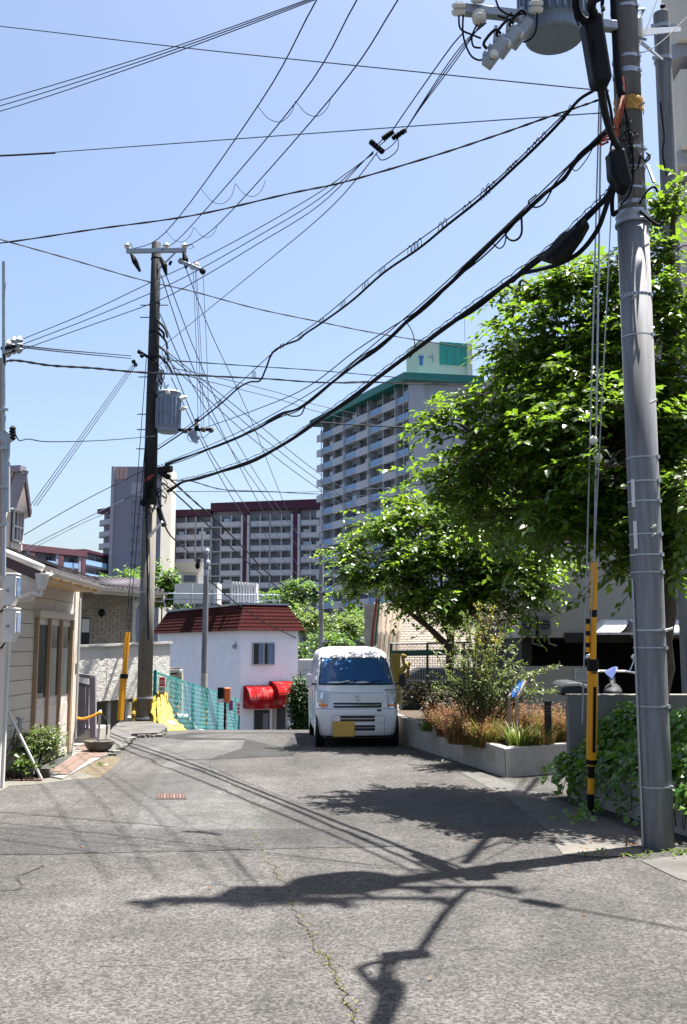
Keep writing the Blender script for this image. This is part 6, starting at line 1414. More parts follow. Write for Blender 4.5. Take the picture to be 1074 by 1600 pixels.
# guy wires and yellow guard by the near pole
ga = G(923, 1272); gw = thing('guy_wire', 'near guy wires with tall yellow and black guard', 'guy wire', ga)
gtop = Vector((RX - .15, RY - .1, 9.4))
def gy(y, k=0):      # point of the guy line at picture height y
    ax = gtop - ga; best = min((i / 400 for i in range(401)), key=lambda t: abs((lambda p: 800 - FOC * ((p.z - EYE) * CT - p.y * ST) / (p.y * CT + (p.z - EYE) * ST))(ga + ax * t) - y)); return ga + ax * best
MB().tube([ga, gtop], .010, 6).build('wire', 'galv', gw); MB().tube([ga + Vector((-.05, .02, .9)), gtop + Vector((-.06, 0, -1.2))], .008, 6).build('wire', 'galv', gw)
MB().tube([gtop + Vector((.02, 0, -2.6)), gy(1000) + Vector((-.03, 0, 0))], .006, 5).build('wire', 'galv', gw)
MB().tube([gy(1270), gy(1190)], .034, 9).build('guard', 'yellow', gw); MB().tube([gy(1187), gy(1045)], .052, 12).build('guard', 'yellow', gw, smooth=False); MB().tube([gy(1032), gy(880)], .034, 10).build('guard', 'yellow', gw)
MB().tube([gy(1046), gy(1028)], .058, 12).build('collar', 'black', gw); MB().tube([gy(1192), gy(1186)], .054, 12).build('collar', 'black', gw)
for y0, y1 in ((1268, 1240), (1215, 1196)): MB().tube([gy(y0), gy(y1)], .036, 9).build('hazard_band', 'black', gw)
a, b = gy(1176), gy(1072); MB().bar(a + Vector((.012, -.052, 0)), b + Vector((.012, -.052, 0)), .030, .012).build('slot', 'black', gw); a = gy(1050); MB().bar(a + Vector((-.025, -.053, 0)), a + Vector((.03, -.053, 0)), .016, .012).build('slot', 'black', gw)
MB().tube([gy(965), gy(953)], .036, 10).build('hazard_band', 'black', gw)
sd_ = Vector((-.058, -.01, 0))
for i in range(6): MB().tube([gy(1020 - i * 9) + sd_, gy(1012 - i * 9) + sd_], .022, 7).build('hazard_band', 'yellow' if i % 2 == 0 else 'black', gw)
for i, (y, dx) in enumerate(((688, -.03), (716, .015))):
    q = gy(y) + Vector((dx, -.02, 0)); MB().ball(q, .046, 8, (1, 1, 1.05)).build('ball_insulator', 'ceramic', gw, smooth=True)
MB().tube([ga + Vector((0, 0, -.1)), ga + Vector((0, -.02, .3))], .03, 7).build('anchor', 'black', gw)
# second pole at the far right
q0 = P(1046, 300, 15.0); SX, SY = q0.x, 15.0
sp2 = thing('utility_pole', 'second concrete pole at upper right with short linking arm', 'utility pole', (SX, SY, .3)); zt2 = P(1042, 22, 15.0).z
MB().lathe([(.15, .0), (.125, zt2), (.12, zt2 + .01)], 20, (SX, SY, 0)).build('pole', 'pole', sp2); MB().lathe([(.03, 0), (.05, .03), (.055, .08), (.03, .12), (.045, .16), (.02, .2)], 10, (SX + .01, SY - .06, zt2 - .06)).build('cap_fitting', 'cable', sp2)
MB().bar(P(988, 52, 9.2), P(1060, 46, 14.85), .08, .07).build('arm', 'galv', sp2); MB().bar(P(992, 58, 9.3), P(1035, 93, 14.85), .03, .03).build('brace', 'galv', sp2)
for y in (45, 95): z = P(1046, y, SY).z; MB().lathe([(.12, -.03), (.147, -.03), (.147, .03), (.12, .03)], 18, (SX, SY, z)).build('band', 'galv', sp2); MB().bar((SX - .2, SY - .08, z), (SX + .2, SY - .08, z), .03, .05).build('clamp', 'galv', sp2)
q = P(999, 40, 9.0); MB().lathe([(.02, -.12), (.035, -.10), (.035, .06), (.015, .1)], 9, q).build('arrester', 'ceramic', sp2); MB().tube([P(985, 17, 8.8), P(1007, 14, 9.0), P(998, 30, 9.0)], .015, 5).build('arrester_hook', 'galv', sp2)
MB().tube(catmull([P(1032, 160, 14.8), P(1038, 210, 14.8), P(1036, 240, 14.8), P(1042, 275, 14.8)], 5), .014, 5).build('riser_cable', 'cable', sp2)

# ---------------- old left pole
lp_ = thing('utility_pole', 'tall old utility pole at left with dark top and transformer', 'utility pole', (LX, LY, .05))
zt_ = P(245, 380, LY).z; zc_ = P(232, 790, LY).z
MB().lathe([(.165, -.3), (.158, zc_)], 20, (LX, LY, 0)).build('pole', 'pole_old', lp_); MB().lathe([(.157, zc_ + .003), (.105, zt_), (.09, zt_ + .02)], 20, (LX, LY, 0)).build('upper_pole', 'pole_dark', lp_)
for o in lp_.children:
    for p in o.data.polygons: p.use_smooth = abs(p.normal.z) < .5
def rl_(z): return .165 - .06 * z / zt_
for y in (1122, 1090, 925, 905, 880, 800, 745, 722, 690, 660, 615, 560, 520, 475, 405): z = P(240, y, LY).z; MB().lathe([(rl_(z), -.02), (rl_(z) + .012, -.02), (rl_(z) + .012, .02), (rl_(z), .02)], 18, (LX, LY, z)).build('band', 'galv' if y > 850 else 'cable', lp_)
for y in (478, 497, 590, 648, 672, 702): z = P(240, y, LY).z; MB().tube([(LX - .32, LY - .05, z), (LX + .32 * (y < 480), LY - .05, z)], .012, 5).build('step_bolt', 'cable', lp_)
for y in (1015, 985, 960, 1045): z = P(225, y, LY).z; MB().lathe([(.018, 0), (.018, .02)], 8, (LX - .02, LY - rl_(z), z), (0, -1, 0)).build('plug_hole', 'ink', lp_)
MB().bar(P(232, 840, 21.9), P(254, 815, 21.7), .04, .05).build('stay_bracket', 'sign_white', lp_)
MB().bar(P(228, 700, 21.85), P(232, 1000, 21.85), .03, .03).build('conduit', 'cable', lp_)
for i, (x0, y0, x1, y1) in enumerate(((250, 520, 262, 545), (250, 540, 264, 562), (250, 555, 270, 585), (250, 512, 256, 530), (248, 500, 262, 527))):
    MB().tube(catmull([P(x0 - 2, y0, LY - .1), P((x0 + x1) / 2 + 3, (y0 + y1) / 2, LY - .25), P(x1, y1, LY - .3)], 5), .028, 6).build('cable_sleeve', 'cable', lp_)
mb = MB()
for i in range(26):
    x, y = rnd.uniform(244, 262), rnd.uniform(545, 612); mb.tube(catmull([P(x, y, LY - .2), P(x + rnd.uniform(-6, 6), y + rnd.uniform(5, 12), LY - .3), P(x + rnd.uniform(-6, 8), y + rnd.uniform(10, 22), LY - .2)], 3), .008, 4)
for i in range(30):
    x, y = rnd.uniform(225, 262), rnd.uniform(722, 790); mb.tube(catmull([P(x, y, LY - .2), P(x + rnd.uniform(-6, 12), y + rnd.uniform(3, 12), LY - .34), P(x + rnd.uniform(-6, 14), y + rnd.uniform(0, 22), LY - .2)], 3), .010, 4)
mb.build('cable_tangle', 'cable', lp_, kind='stuff')
MB().tube([P(252, 578, LY - .2), P(248, 596, LY - .2)], .06, 8).build('fuse', 'galv', lp_)
for pts in ([(247, 590), (252, 600), (250, 615)], [(252, 590), (258, 602), (257, 613)], [(262, 612), (261, 604), (264, 601)], [(247, 792), (252, 812), (258, 822)]): MB().tube(catmull([P(x, y, LY - .25) for x, y in pts], 4), .012, 5).build('lead', 'cable', lp_)
MB().bar(P(240, 742, LY - .15), P(226, 752, LY - .17), .02, .07).build('orange_tape', 'cable_red', lp_); MB().bar(P(222, 790, LY - .1), P(242, 755, LY - .18), .12, .10).build('wrap', 'black', lp_)
MB().bar(P(248, 795, LY - .2), P(257, 822, LY - .25), .09, .09).build('cable_sleeve', 'black', lp_)
xa2 = thing('crossarm', 'top crossarm with three white insulators on the old pole', 'crossarm', (LX, LY - .15, P(245, 392, LY).z))
MB().bar(P(198, 392.5, LY - .15), P(292, 391, LY - .15), .09, .09).build('beam', 'galv', xa2); MB().bar(P(248, 421, LY - .1), P(274, 395, LY - .15), .03, .03).build('brace', 'galv', xa2)
for x in (199.5, 261, 288.5):
    q = P(x, 389, LY - .15); MB().lathe([(.03, 0), (.075, .03), (.03, .07), (.085, .08), (.04, .11), (.02, .15)], 10, q).build('insulator', 'ceramic', xa2)
for pts in ([(205, 396), (211, 408), (219, 424)], [(251, 402), (257, 415), (260, 429)], [(287, 393), (290, 406), (291, 419)]):
    q = [P(x, y, LY - .3) for x, y in pts]; MB().tube(q, [.03, .07, .03], 8).build('strain_insulator', 'cable', xa2)
MB().bar(P(265, 414, LY - .3), P(268, 408, LY - .3), .05, .05).build('arrester', 'cable', xa2)
for pts in ([(199.5, 384), (204, 380), (208, 388)], [(262, 385), (256, 382), (254, 391)], [(289, 384), (298, 382), (303, 386), (296, 389)]): MB().tube(catmull([P(x, y, LY - .2) for x, y in pts], 4), .008, 4).build('jumper_lead', 'wire', xa2)
xa3 = thing('crossarm', 'short side arm with round insulators below the top crossarm', 'crossarm', P(300, 415, LY - .5))
MB().bar(P(281, 408, LY - .2), P(318, 423, LY - 1.0), .08, .08).build('beam', 'galv', xa3)
for x, y, Y in ((283, 408, LY - .2), (301, 417, LY - .6), (307, 414, LY - .6), (317, 424, LY - 1.0)): MB().ball(P(x, y, Y), .07, 6).build('insulator', 'ceramic' if x in (301, 307) else 'cable', xa3)
xa4 = thing('crossarm', 'small dark arm with insulators beneath the left transformer', 'crossarm', P(300, 672, LY - .3))
MB().bar(P(276, 672, LY - .2), P(331, 671, LY - .6), .05, .06).build('beam', 'cable', xa4)
for x, y in ((290, 673), (318, 671), (330, 672)): MB().ball(P(x, y, LY - .55), .065, 6).build('insulator', 'stone_bowl', xa4)
q = P(308, 662, LY - .5); MB().box(q, (.08, .08, .2)).build('pin', 'cable', xa4); MB().ball(P(309, 662, LY - .62), .05, 6).build('insulator', 'ceramic', xa4)
t = thing('cutout_switch', 'grey blue cutout switch beneath the left transformer arm', 'switch', P(303, 681, LY - .6)); MB().box(P(303, 681, LY - .6), (.18, .14, .24), 0, Matrix.Rotation(R(-35), 4, 'Y')).build('case', 'tank', t, bevel=.02); MB().box(P(306, 689, LY - .65), (.08, .08, .1), 0, Matrix.Rotation(R(-35), 4, 'Y')).build('foot', 'galv', t)
for pts in ([(296, 674), (293, 684), (299, 690), (305, 688)], [(310, 680), (318, 684), (328, 676)]): MB().tube(catmull([P(x, y, LY - .6) for x, y in pts], 5), .008, 4).build('jumper_lead', 'wire', t)
q = P(262, 733, LY - .35); t = thing('splice_box', 'black cable closure sticking out of the old pole', 'cable box', q); MB().bar(P(248, 736, LY - .3), P(268, 732, LY - .5), .13, .14).build('case', 'black', t, bevel=.02); MB().bar(P(250, 738, LY - .3), P(264, 746, LY - .5), .10, .1).build('tail', 'cable', t)
rk = thing('insulator_rack', 'dark cluster of insulators left of the old pole', 'insulators', P(220, 565, LY - .2))
for x, y in ((218, 550), (222, 556), (209, 565), (212, 570)): MB().ball(P(x, y, LY - .3), .05, 6).build('insulator', 'cable', rk)
MB().bar(P(216, 548, LY - .2), P(238, 562, LY - .2), .06, .06).build('arm', 'cable', rk)
# ---------------- thin poles further down
tp = P(319, 1080, 47); mp = thing('utility_pole', 'slim concrete pole with white foot beside the white house', 'utility pole', (tp.x, 47, gz(47)))
za, zb_, zc = P(321, 1052, 47).z, P(318, 860, 47).z, gz(47) - .3
MB().lathe([(.155, zc), (.15, za)], 16, (tp.x, 47, 0)).build('foot', 'concrete_pale', mp); MB().lathe([(.151, za + .005), (.11, zb_)], 16, (tp.x, 47, 0)).build('pole', 'pole', mp)
MB().bar(P(316.5, 862, 47), P(316, 825, 47), .08, .08).build('top_rod', 'galv', mp)
for y in (861, 885): z = P(318, y, 47).z; MB().lathe([(.115, -.05), (.14, -.05), (.14, .05), (.115, .05)], 14, (tp.x, 47, z)).build('band', 'galv', mp)
for x, y in ((309, 884), (310, 876), (324, 862), (325, 880), (322, 895)): MB().ball(P(x, y, 46.8), .12, 5, (1, 1, 1.4)).build('fitting', 'cable' if x < 320 else 'galv', mp)
fpq = P(502, 1010, 56); fp = thing('utility_pole', 'distant thin pole rising behind the van', 'utility pole', (fpq.x, 56, gz(56))); MB().lathe([(.16, gz(56)), (.12, P(500, 850, 56).z)], 14, (fpq.x, 56, 0)).build('pole', 'pole', fp)
for y in (855, 925, 1002): z = P(500, y, 56).z; MB().bar((fpq.x - .35 * (y < 1000), 55.9, z), (fpq.x + .4, 55.9, z), .1, .1).build('arm', 'galv', fp)
for x, y in ((491, 921), (495, 926), (508, 928)): MB().ball(P(x, y, 55.8), .12, 5).build('insulator', 'cable', fp)

# ================================================================== WIRES AND CABLES
def xy(px, Y): q = P(px, 800, Y); return (q.x, q.y)
def pline(pts, A, B): return [HIT(x, y, A, B) for x, y in pts]
def wire(label, pts, A, B, r=.006, mk='wire', group=None, k=6, n=5, name='overhead_wire', twist=False):
    q = catmull(pline(pts, xy(*A), xy(*B)), k); rr = [r * (1 + (.28 if i % 2 else -.2)) for i in range(len(q))] if twist else r
    o = MB().tube(q, rr, n, cap=False).build(name, mk, None, org=q[0]); return tag(o, label, 'wire', group)
RP = (957, 8.7); LPp = (245, 22.0)
# three main cable bundles between the two poles
def bundle(label, main, mess, r_main, extra, A=(945, 8.6), B=(246, 22.0), hang=None, closure=None):
    t = thing('cable_bundle', label, 'cable', pline(main[:1], xy(*A), xy(*B))[0])
    q = catmull(pline(main, xy(*A), xy(*B)), 8); MB().tube(q, r_main, 7).build('cable', 'cable', t, smooth=True)
    if mess: m = catmull(pline(mess, xy(*A), xy(*B)), 8); MB().tube(m, .007, 5).build('messenger_wire', 'cable', t)
    for i in range(extra):
        ph = rnd.uniform(0, 6); off = Vector((0.0, 0, .0)); MB().tube([p + Vector((.012 * math.sin(j * .35 + ph), .02 * math.cos(j * .3 + ph), .026 * math.sin(j * .22 + ph * 2) + .014 * (i - 1))) for j, p in enumerate(q)], .009 + .003 * (i % 2), 5).build('cable', 'cable', t)
    if hang:
        mb = MB()
        for x in hang:
            def near(l): return min(range(len(l)), key=lambda i: abs(537 + FOC * l[i].x / (l[i].y * CT + (l[i].z - EYE) * ST) - x))
            p = q[near(q)]; s = m[near(m)] if mess else p + Vector((0, 0, .05)); c = p.lerp(s, .5); rr = min(.075, max(.045, (p - s).length * .6)); cd = (q[min(near(q) + 1, len(q) - 1)] - q[max(near(q) - 1, 0)]).normalized()
            for dx in (0, .10):
                mb.tube([c + cd * dx + cd * (rr * .55 * math.cos(a)) + Vector((0, 0, rr * math.sin(a) * .9)) for a in [R(-60 + 30 * k) for k in range(11)]], .005, 4, cap=False)
        mb.build('hanger_rings', 'cable', t, kind='stuff')
    return t, q
bundle('uppermost thin cable on ring hangers between the two poles', [(930, 140), (905, 156), (882, 183), (855, 212), (815, 251), (750, 311), (700, 351), (655, 388), (600, 426), (550, 470), (505, 503), (478, 521), (466, 531), (440, 541), (425, 553), (415, 578), (406, 595), (390, 597), (372, 607), (345, 631), (300, 666), (247, 702)], [(930, 137), (880, 180), (750, 304), (600, 416), (505, 496), (425, 553), (372, 601), (300, 661), (247, 697)], .015, 0, hang=[890, 847, 835, 806, 796, 770, 760, 734, 700, 660, 642, 600, 575, 540, 505, 470, 442, 425, 398, 372, 345, 312, 285])
bundle('middle bundle of dark lashed cables between the two poles', [(948, 205), (905, 246), (880, 280), (850, 304), (800, 349), (740, 409), (690, 456), (640, 498), (600, 536), (560, 566), (515, 601), (470, 636), (440, 648), (400, 671), (350, 692), (300, 711), (258, 727)], [(948, 200), (850, 296), (740, 401), (640, 491), (515, 594), (440, 640), (350, 686), (258, 723)], .018, 3)
cb, cq_ = bundle('lowest and thickest lashed cable between the two poles', [(958, 292), (945, 312), (915, 340), (860, 392), (800, 437), (740, 480), (700, 509), (650, 546), (600, 583), (550, 621), (500, 656), (450, 690), (400, 717), (350, 735), (310, 748), (286, 753), (262, 767)], None, .026, 2)
mb = MB(); lash = []
for j, p in enumerate(cq_): lash.append(p + Vector((0, 0, .062 + .010 * math.sin(j * 2.1))))
MB().tube(lash, .006, 4).build('lashing_wire', 'cable', cb)
mb = MB()
for j in range(0, len(cq_), 2): mb.tube([cq_[j] + Vector((0, 0, .0)), lash[j]], .004, 4)
mb.build('lashing_ties', 'cable', cb, kind='stuff')
for lab, pts, r_ in (('slack loop of thick cable below the lowest bundle', [(954, 300), (945, 330), (932, 362), (905, 395), (870, 414), (840, 422), (815, 428), (800, 440)], .022), ('pair of small drip loops under the middle bundle', [(862, 298), (850, 318), (836, 324), (826, 316), (838, 304)], .008), ('upper loose loop hanging from the middle bundle', [(815, 335), (815, 365), (804, 376), (792, 370), (790, 356), (800, 345)], .011), ('lower loose loop hanging from the middle bundle', [(792, 356), (789, 380), (780, 388), (768, 378)], .007), ('slack loop under the middle bundle near the tower roof', [(478, 632), (470, 648), (455, 650), (442, 644)], .010), ('thin tail hanging from the middle bundle beside the tower', [(633, 500), (645, 520), (648, 545), (640, 560)], .006)):
    wire(lab, pts, (945, 8.6), (246, 22.0), r_, 'cable', k=7, n=6, name='cable_loop')
# large black closure on the lowest cable
cl = pline([(838, 400), (850, 396), (868, 372), (880, 362), (905, 350), (914, 338), (918, 346), (906, 368), (886, 396), (864, 408)], xy(945, 8.4), xy(246, 21.8)); t = thing('cable_closure', 'large black tapered closure on the lowest cable bundle', 'cable box', cl[0])
MB().extrude(cl, Vector((.06, .13, 0))).build('case', 'black', t, bevel=.03); a, b = pline([(856, 404), (908, 352)], xy(945, 8.35), xy(246, 21.75)); MB().tube([a, b], .02, 6).build('seam', 'cable', t)
for pts in ([(955, 210), (940, 218), (920, 232), (905, 246)], [(957, 216), (938, 222), (915, 240), (898, 256)], [(950, 222), (940, 226), (935, 222)]): wire('red brown leads spreading from the middle bundle to the pole', pts, (957, 8.55), (700, 13), .012, 'cable_red', group='red leads at the near pole', name='cable_lead')
wire('thin grey wire curling below the red leads', [(930, 222), (922, 240), (910, 258), (900, 267), (893, 262)], (957, 8.5), (700, 13), .005, 'cable', name='cable_lead')
# single wires: upper sky
L0 = (-160, 13.0); R9 = (957, 8.75)
wire('long thin wire sloping down across the upper sky to the pole', [(-160, 26), (0, 41), (300, 76), (600, 107), (905, 138), (952, 142)], L0, (952, 8.75), .0065)
for i in range(3): wire(('top', 'middle', 'bottom')[i] + ' of three parallel wires rising from left edge to picture top', [(-160, 196 + i * 8), (0, 157 + i * 8.5), (240, 84 + i * 5), (473 + i * 9, 2 - i), (640, -62)], L0, (700, 9.2), .006)
wire('straight thin wire from left edge to a clamp on the pole', [(-160, 250), (0, 243), (85, 238), (480, 209), (860, 182), (952, 176)], L0, (952, 8.75), .006)
wire('thick black sleeve on the straight wire at left', [(-160, 250.5), (0, 243.5), (86, 239)], L0, (930, 8.75), .013, 'cable', name='wire_sleeve')
wire('twisted black wire sagging from left edge to the pole', [(-160, 397), (0, 380), (150, 358), (300, 337), (450, 303), (540, 284), (680, 243), (780, 210), (860, 182), (925, 160), (952, 150)], L0, (952, 8.75), .010, 'cable', twist=True)
wire('dark wavy wire falling from left edge behind the old pole', [(-160, 330), (0, 374), (110, 405), (220, 437), (300, 455), (400, 482), (500, 503), (590, 521), (740, 545), (1000, 585)], (-160, 20), (1000, 30), .015, 'cable', twist=True)
hv = [[(203, 391), (260, 362), (405, 163), (495, 0), (640, -250)], [(262, 388), (300, 352), (465, 157), (558, 0), (700, -250)], [(289, 388), (345, 347), (520, 150), (622, 0), (770, -250)]]
for i, pts in enumerate(hv): wire('bare conductor ' + ('left', 'middle', 'right')[i] + 'most of three climbing from the old pole top', pts, (pts[0][0], 22.0), (pts[-1][0], 8.9), .0095)
for k, ((x0, y0), (x1, y1), (x2, y2)) in enumerate((((402, 165), (462, 158), (518, 151)), ((315, 296), (368, 287), (415, 282)), ((258, 359), (303, 355), (340, 352)))):
    wh = ('upper', 'middle', 'lower')[k]
    for (a, b, c, d, s) in ((x0, y0, x1, y1, 'left'), (x1, y1, x2, y2, 'right')):
        Y = (15, 18.5, 21)[k]; q = catmull([P(a, b, Y), P(a + (c - a) * .3, max(b, d) + (c - a) * .34, Y), P(a + (c - a) * .62, max(b, d) + (c - a) * .42, Y), P(a + (c - a) * .88, max(b, d) + (c - a) * .2, Y), P(c, d, Y)], 6)
        tag(MB().tube(q, .006, 4, cap=False).build('jumper_loop', 'wire_thin', None, org=q[0]), wh + ' ' + s + ' slack loop linking the bare conductors', 'wire')
# lower-voltage run: left mast - past the old pole - near pole, with strain insulators in mid air
lv = [(30, 533), (30, 541), (38, 544)]
for i in range(3): wire(('top', 'middle', 'bottom')[i] + ' of three service wires from left mast towards the near pole', [(33, 531 + i * 8), (140, 487 + i * 11), (245, 437 + i * 17), (310, 407 + i * 15), (400, 359 + i * 12), (500, 300 + i * 10), (584, 240 - i * 2)], (33, 12), (590, 10.6), .0055)
wire('fourth thin wire joining the service wires at the strain insulators', [(250, 545), (400, 423), (500, 340), (555, 283), (590, 238)], (250, 22), (590, 10.6), .006)
wire('thin wire left of the strain insulators rising to the near pole', [(612, 206), (640, 165), (700, 80), (725, 50)], (590, 10.6), (745, 8.3), .0065)
for i in range(3): wire('fine wire of the trio between strain insulators and crossarm', [(633, 205), (660, 165 - i * 2), (700, 112 - i * 6), (730, 70 - i * 4), (752 + i * 4, 36)], (620, 10.5), (752, 8.3), .0055, group='trio of wires at the strain insulators')
for lab, (a, b, Y) in (('lower left strain insulator string in mid air', ((579, 221), (599, 238), 10.5)), ('upper middle strain insulator string in mid air', ((599, 216), (614, 206), 10.5)), ('upper right strain insulator string in mid air', ((614, 216), (634, 203), 10.4))):
    q0, q1 = P(*a, Y), P(*b, Y - .1); t = thing('strain_insulator', lab, 'insulator', q0)
    for j in range(4): MB().lathe([(.012, -.03), (.035, -.015), (.022, .0), (.035, .015), (.012, .03)], 8, q0.lerp(q1, (j + .5) / 4), (q1 - q0)).build('disc', 'cable', t)
    MB().tube([q0, q1], .012, 5).build('rod', 'cable', t)
for pts in ([(588, 240), (596, 250), (610, 245), (622, 232), (622, 214)], [(590, 226), (604, 212), (616, 206)], [(598, 238), (615, 225), (628, 208)], [(586, 232), (600, 222), (612, 210)]):
    tag(MB().tube(catmull([P(x, y, 10.45) for x, y in pts], 6), .006, 4).build('jumper_loop', 'cable', None, org=P(*pts[0], 10.45)), 'thin dark jumper wire around the mid air strain insulators', 'wire', 'jumpers at the strain insulators')
# mid-height wires to the left
for i in range(2): wire(('upper', 'lower')[i] + ' of two close dark wires from left mast to the old pole', [(33, 540 + i * 2.5), (110, 548 + i * 3), (205, 556 + i * 4)], (33, 12), (215, 21.8), .009, 'cable')
wire('slightly wavy wire below the pair from left mast to old pole', [(0, 568), (24, 563), (80, 571), (145, 575), (210, 581), (300, 586), (420, 592), (520, 598), (690, 599), (960, 610)], (0, 13), (960, 45), .016, 'cable', twist=True)
wire('low thin wire from the left bracket to the old pole', [(22, 672), (30, 688), (45, 686), (75, 690), (140, 689), (190, 686), (245, 681)], (22, 12), (246, 21.9), .008)
for i in range(3): wire(('left', 'middle', 'right')[i] + 'most of three stay wires falling left from the old pole', [(48 + i * 5, 790), (120 + i * 4.5, 690), (175 + i * 4, 613), (207 + i * 3, 570)], (48, 17), (212, 21.9), .0075)
wire('dark service wire falling from old pole towards the dormer', [(20, 846), (130, 783), (225, 735)], (20, 19), (232, 22), .009, 'cable')
wire('pale lower service wire falling from old pole behind the dormer', [(30, 862), (130, 812), (225, 766)], (30, 19), (232, 22), .009, 'wire_thin'); wire('faint parallel wire under the pale service wire', [(30, 868), (120, 822), (170, 800)], (30, 19), (232, 22.5), .007, 'wire_thin')
# wires from old pole away to the right
wire('twisted wire crossing behind the cables at roof height of the tower', [(266, 563), (380, 571), (500, 579), (590, 587), (700, 596)], (250, 22), (1000, 60), .014, twist=True)
for i, (pts) in enumerate(([(255, 545), (300, 580), (400, 660), (500, 740), (600, 800), (700, 862)], [(258, 552), (310, 594), (400, 675), (500, 752), (600, 815), (700, 876)], [(260, 560), (300, 600), (400, 690), (500, 765), (600, 830), (700, 890)])): wire(('upper', 'middle', 'lower')[i] + ' of three wires fanning from old pole down behind the tower trees', pts, (250, 22), (700, 62), .013, 'wire_thin')
for i, pts in enumerate(([(252, 430), (300, 570), (360, 700), (430, 830), (495, 925)], [(291, 420), (330, 520), (390, 650), (450, 800), (500, 905)], [(260, 430), (310, 560), (370, 690), (440, 800), (500, 880)], [(250, 490), (300, 600), (360, 700), (430, 800), (497, 905)], [(265, 560), (320, 690), (370, 770), (440, 870), (495, 930)], [(268, 590), (315, 690), (370, 790), (430, 880), (490, 940)])):
    wire('thin conductor descending from the old pole to the distant pole', pts, (250, 22), (501, 55.5), .012, 'wire_thin', group='conductors descending to the distant pole')
for i, (x0, x1) in enumerate(((302, 310), (305, 315), (307, 319), (317, 327))): tag(MB().tube([P(x0, 420, LY - .6), P((x0 + x1) / 2 + 1, 540, LY - .6), P(x1, 668, LY - .5)], .007, 4).build('drop_wire', 'wire_thin', None, org=P(x0, 420, LY - .6)), 'near vertical drop wire between the side arm and the lower arm', 'wire', 'drop wires beside the old pole')
wire('bundled service cable from old pole to the slim pole top', [(246, 770), (262, 830), (290, 858), (312, 880)], (246, 22), (316, 47), .022, 'cable')
wire('upper black cable dropping from old pole to the distant pole', [(262, 745), (300, 780), (340, 815), (375, 850), (430, 905), (500, 950), (560, 985)], (250, 22), (520, 56), .022, 'cable', twist=True); wire('lower black cable dropping from old pole to the distant pole', [(256, 755), (300, 795), (345, 840), (400, 890), (450, 930), (510, 972), (560, 1000)], (250, 22), (520, 56), .020, 'cable')
wire('black cable from slim pole down to the white house eave', [(320, 900), (360, 935), (410, 970), (465, 998)], (318, 47), (466, 62), .03, 'cable')
wire('looped telephone wire sagging from the old pole to tower foot', [(270, 750), (300, 752), (350, 765), (420, 768), (500, 772), (620, 776)], (250, 22), (700, 70), .014, twist=True); wire('faint flat wire just under the telephone wire', [(262, 768), (380, 768), (500, 768), (640, 760)], (250, 22), (700, 70), .010, 'wire_thin')
wire('faint wire rising from lower arm to cable bundle', [(310, 672), (400, 640), (480, 605), (560, 545), (662, 480)], (310, 21.6), (945, 8.8), .008)
for i in range(2): wire(('upper', 'lower')[i] + ' of two pale wires crossing to the tower roof edge', [(270, 575 + i * 6), (350, 592 + i * 10), (440, 615 + i * 10), (500, 634 + i * 10), (600, 655 + i * 12)], (250, 22), (700, 70), .011, 'wire_thin')
wire('dark wire level across the tower from left to trees', [(500, 660), (560, 664), (640, 668), (760, 672)], (480, 26), (900, 34), .022, 'cable')
wire('wire with clips running level below the tower roof', [(515, 598), (580, 596), (630, 600), (690, 600), (740, 604), (830, 600)], (480, 26), (900, 34), .013, 'cable', twist=True)
wire('thin line crossing the upper right poles', [(1030, -10), (1012, 40), (992, 88)], (1030, 9.5), (990, 9.0), .006, 'cable'); wire('drooping line between the near pole and second pole', [(990, 80), (1010, 80), (1040, 60), (1090, 10)], (990, 9.0), (1090, 11), .006, 'cable')
# foreground cable that runs from the lower splice box, through the long one, over the viewer's head
q = catmull([P(928, 22, 6.5), P(925, 4, 6.35), Vector((1.66, 5.75, 5.95)), Vector((1.40, 4.6, 5.95)), Vector((0.95, 2.2, 6.1)), Vector((0.3, -2, 6.5)), Vector((-.4, -8, 7))], 6)
t = thing('cable_bundle', 'thick black hose cable leaving the long splice box over the viewer', 'cable', q[0])
MB().tube(q, [.034] * 8 + [.055] * (len(q) - 8), 8).build('cable', 'cable', t, smooth=True); MB().tube([p + Vector((.07 + .02 * math.sin(i), 0, .06)) for i, p in enumerate(q[8:])], .024, 5).build('cable', 'cable', t)
MB().tube(catmull([P(914, 34, 6.5), P(905, 24, 6.46), P(900, 6, 6.42), P(904, -22, 6.35), Vector((1.69, 5.9, 6.03))], 6), .028, 8).build('hose', 'cable', t, smooth=True)
q = catmull([P(943, 16, 6.6), P(944, -20, 6.5), Vector((1.5, 4.6, 6.15)), Vector((0.3, -2, 6.7))], 6); MB().tube(q, .014, 6).build('messenger_wire', 'cable', t)
q = catmull([P(938, 126, 6.62), P(941, 150, 6.9), P(947, 182, 7.4), P(957, 214, 7.9), P(968, 232, 8.2)], 6); MB().tube(q, .030, 8).build('cable', 'cable', t, smooth=True)
q = [Vector((RX, RY - .1, 8.5)), Vector((3.4, 8.05, 8.5)), Vector((4.3, 7.3, 8.5)), Vector((8, 4.2, 8.8))]
t = thing('cable_bundle', 'thin cable leaving the near pole to the right above the picture', 'cable', q[0]); MB().tube(catmull(q, 5), .018, 6).build('cable', 'cable', t); MB().tube([q[1] + Vector((-.1, .08, 0)), q[1] + Vector((.12, -.1, 0))], .07, 8).build('closure', 'black', t)

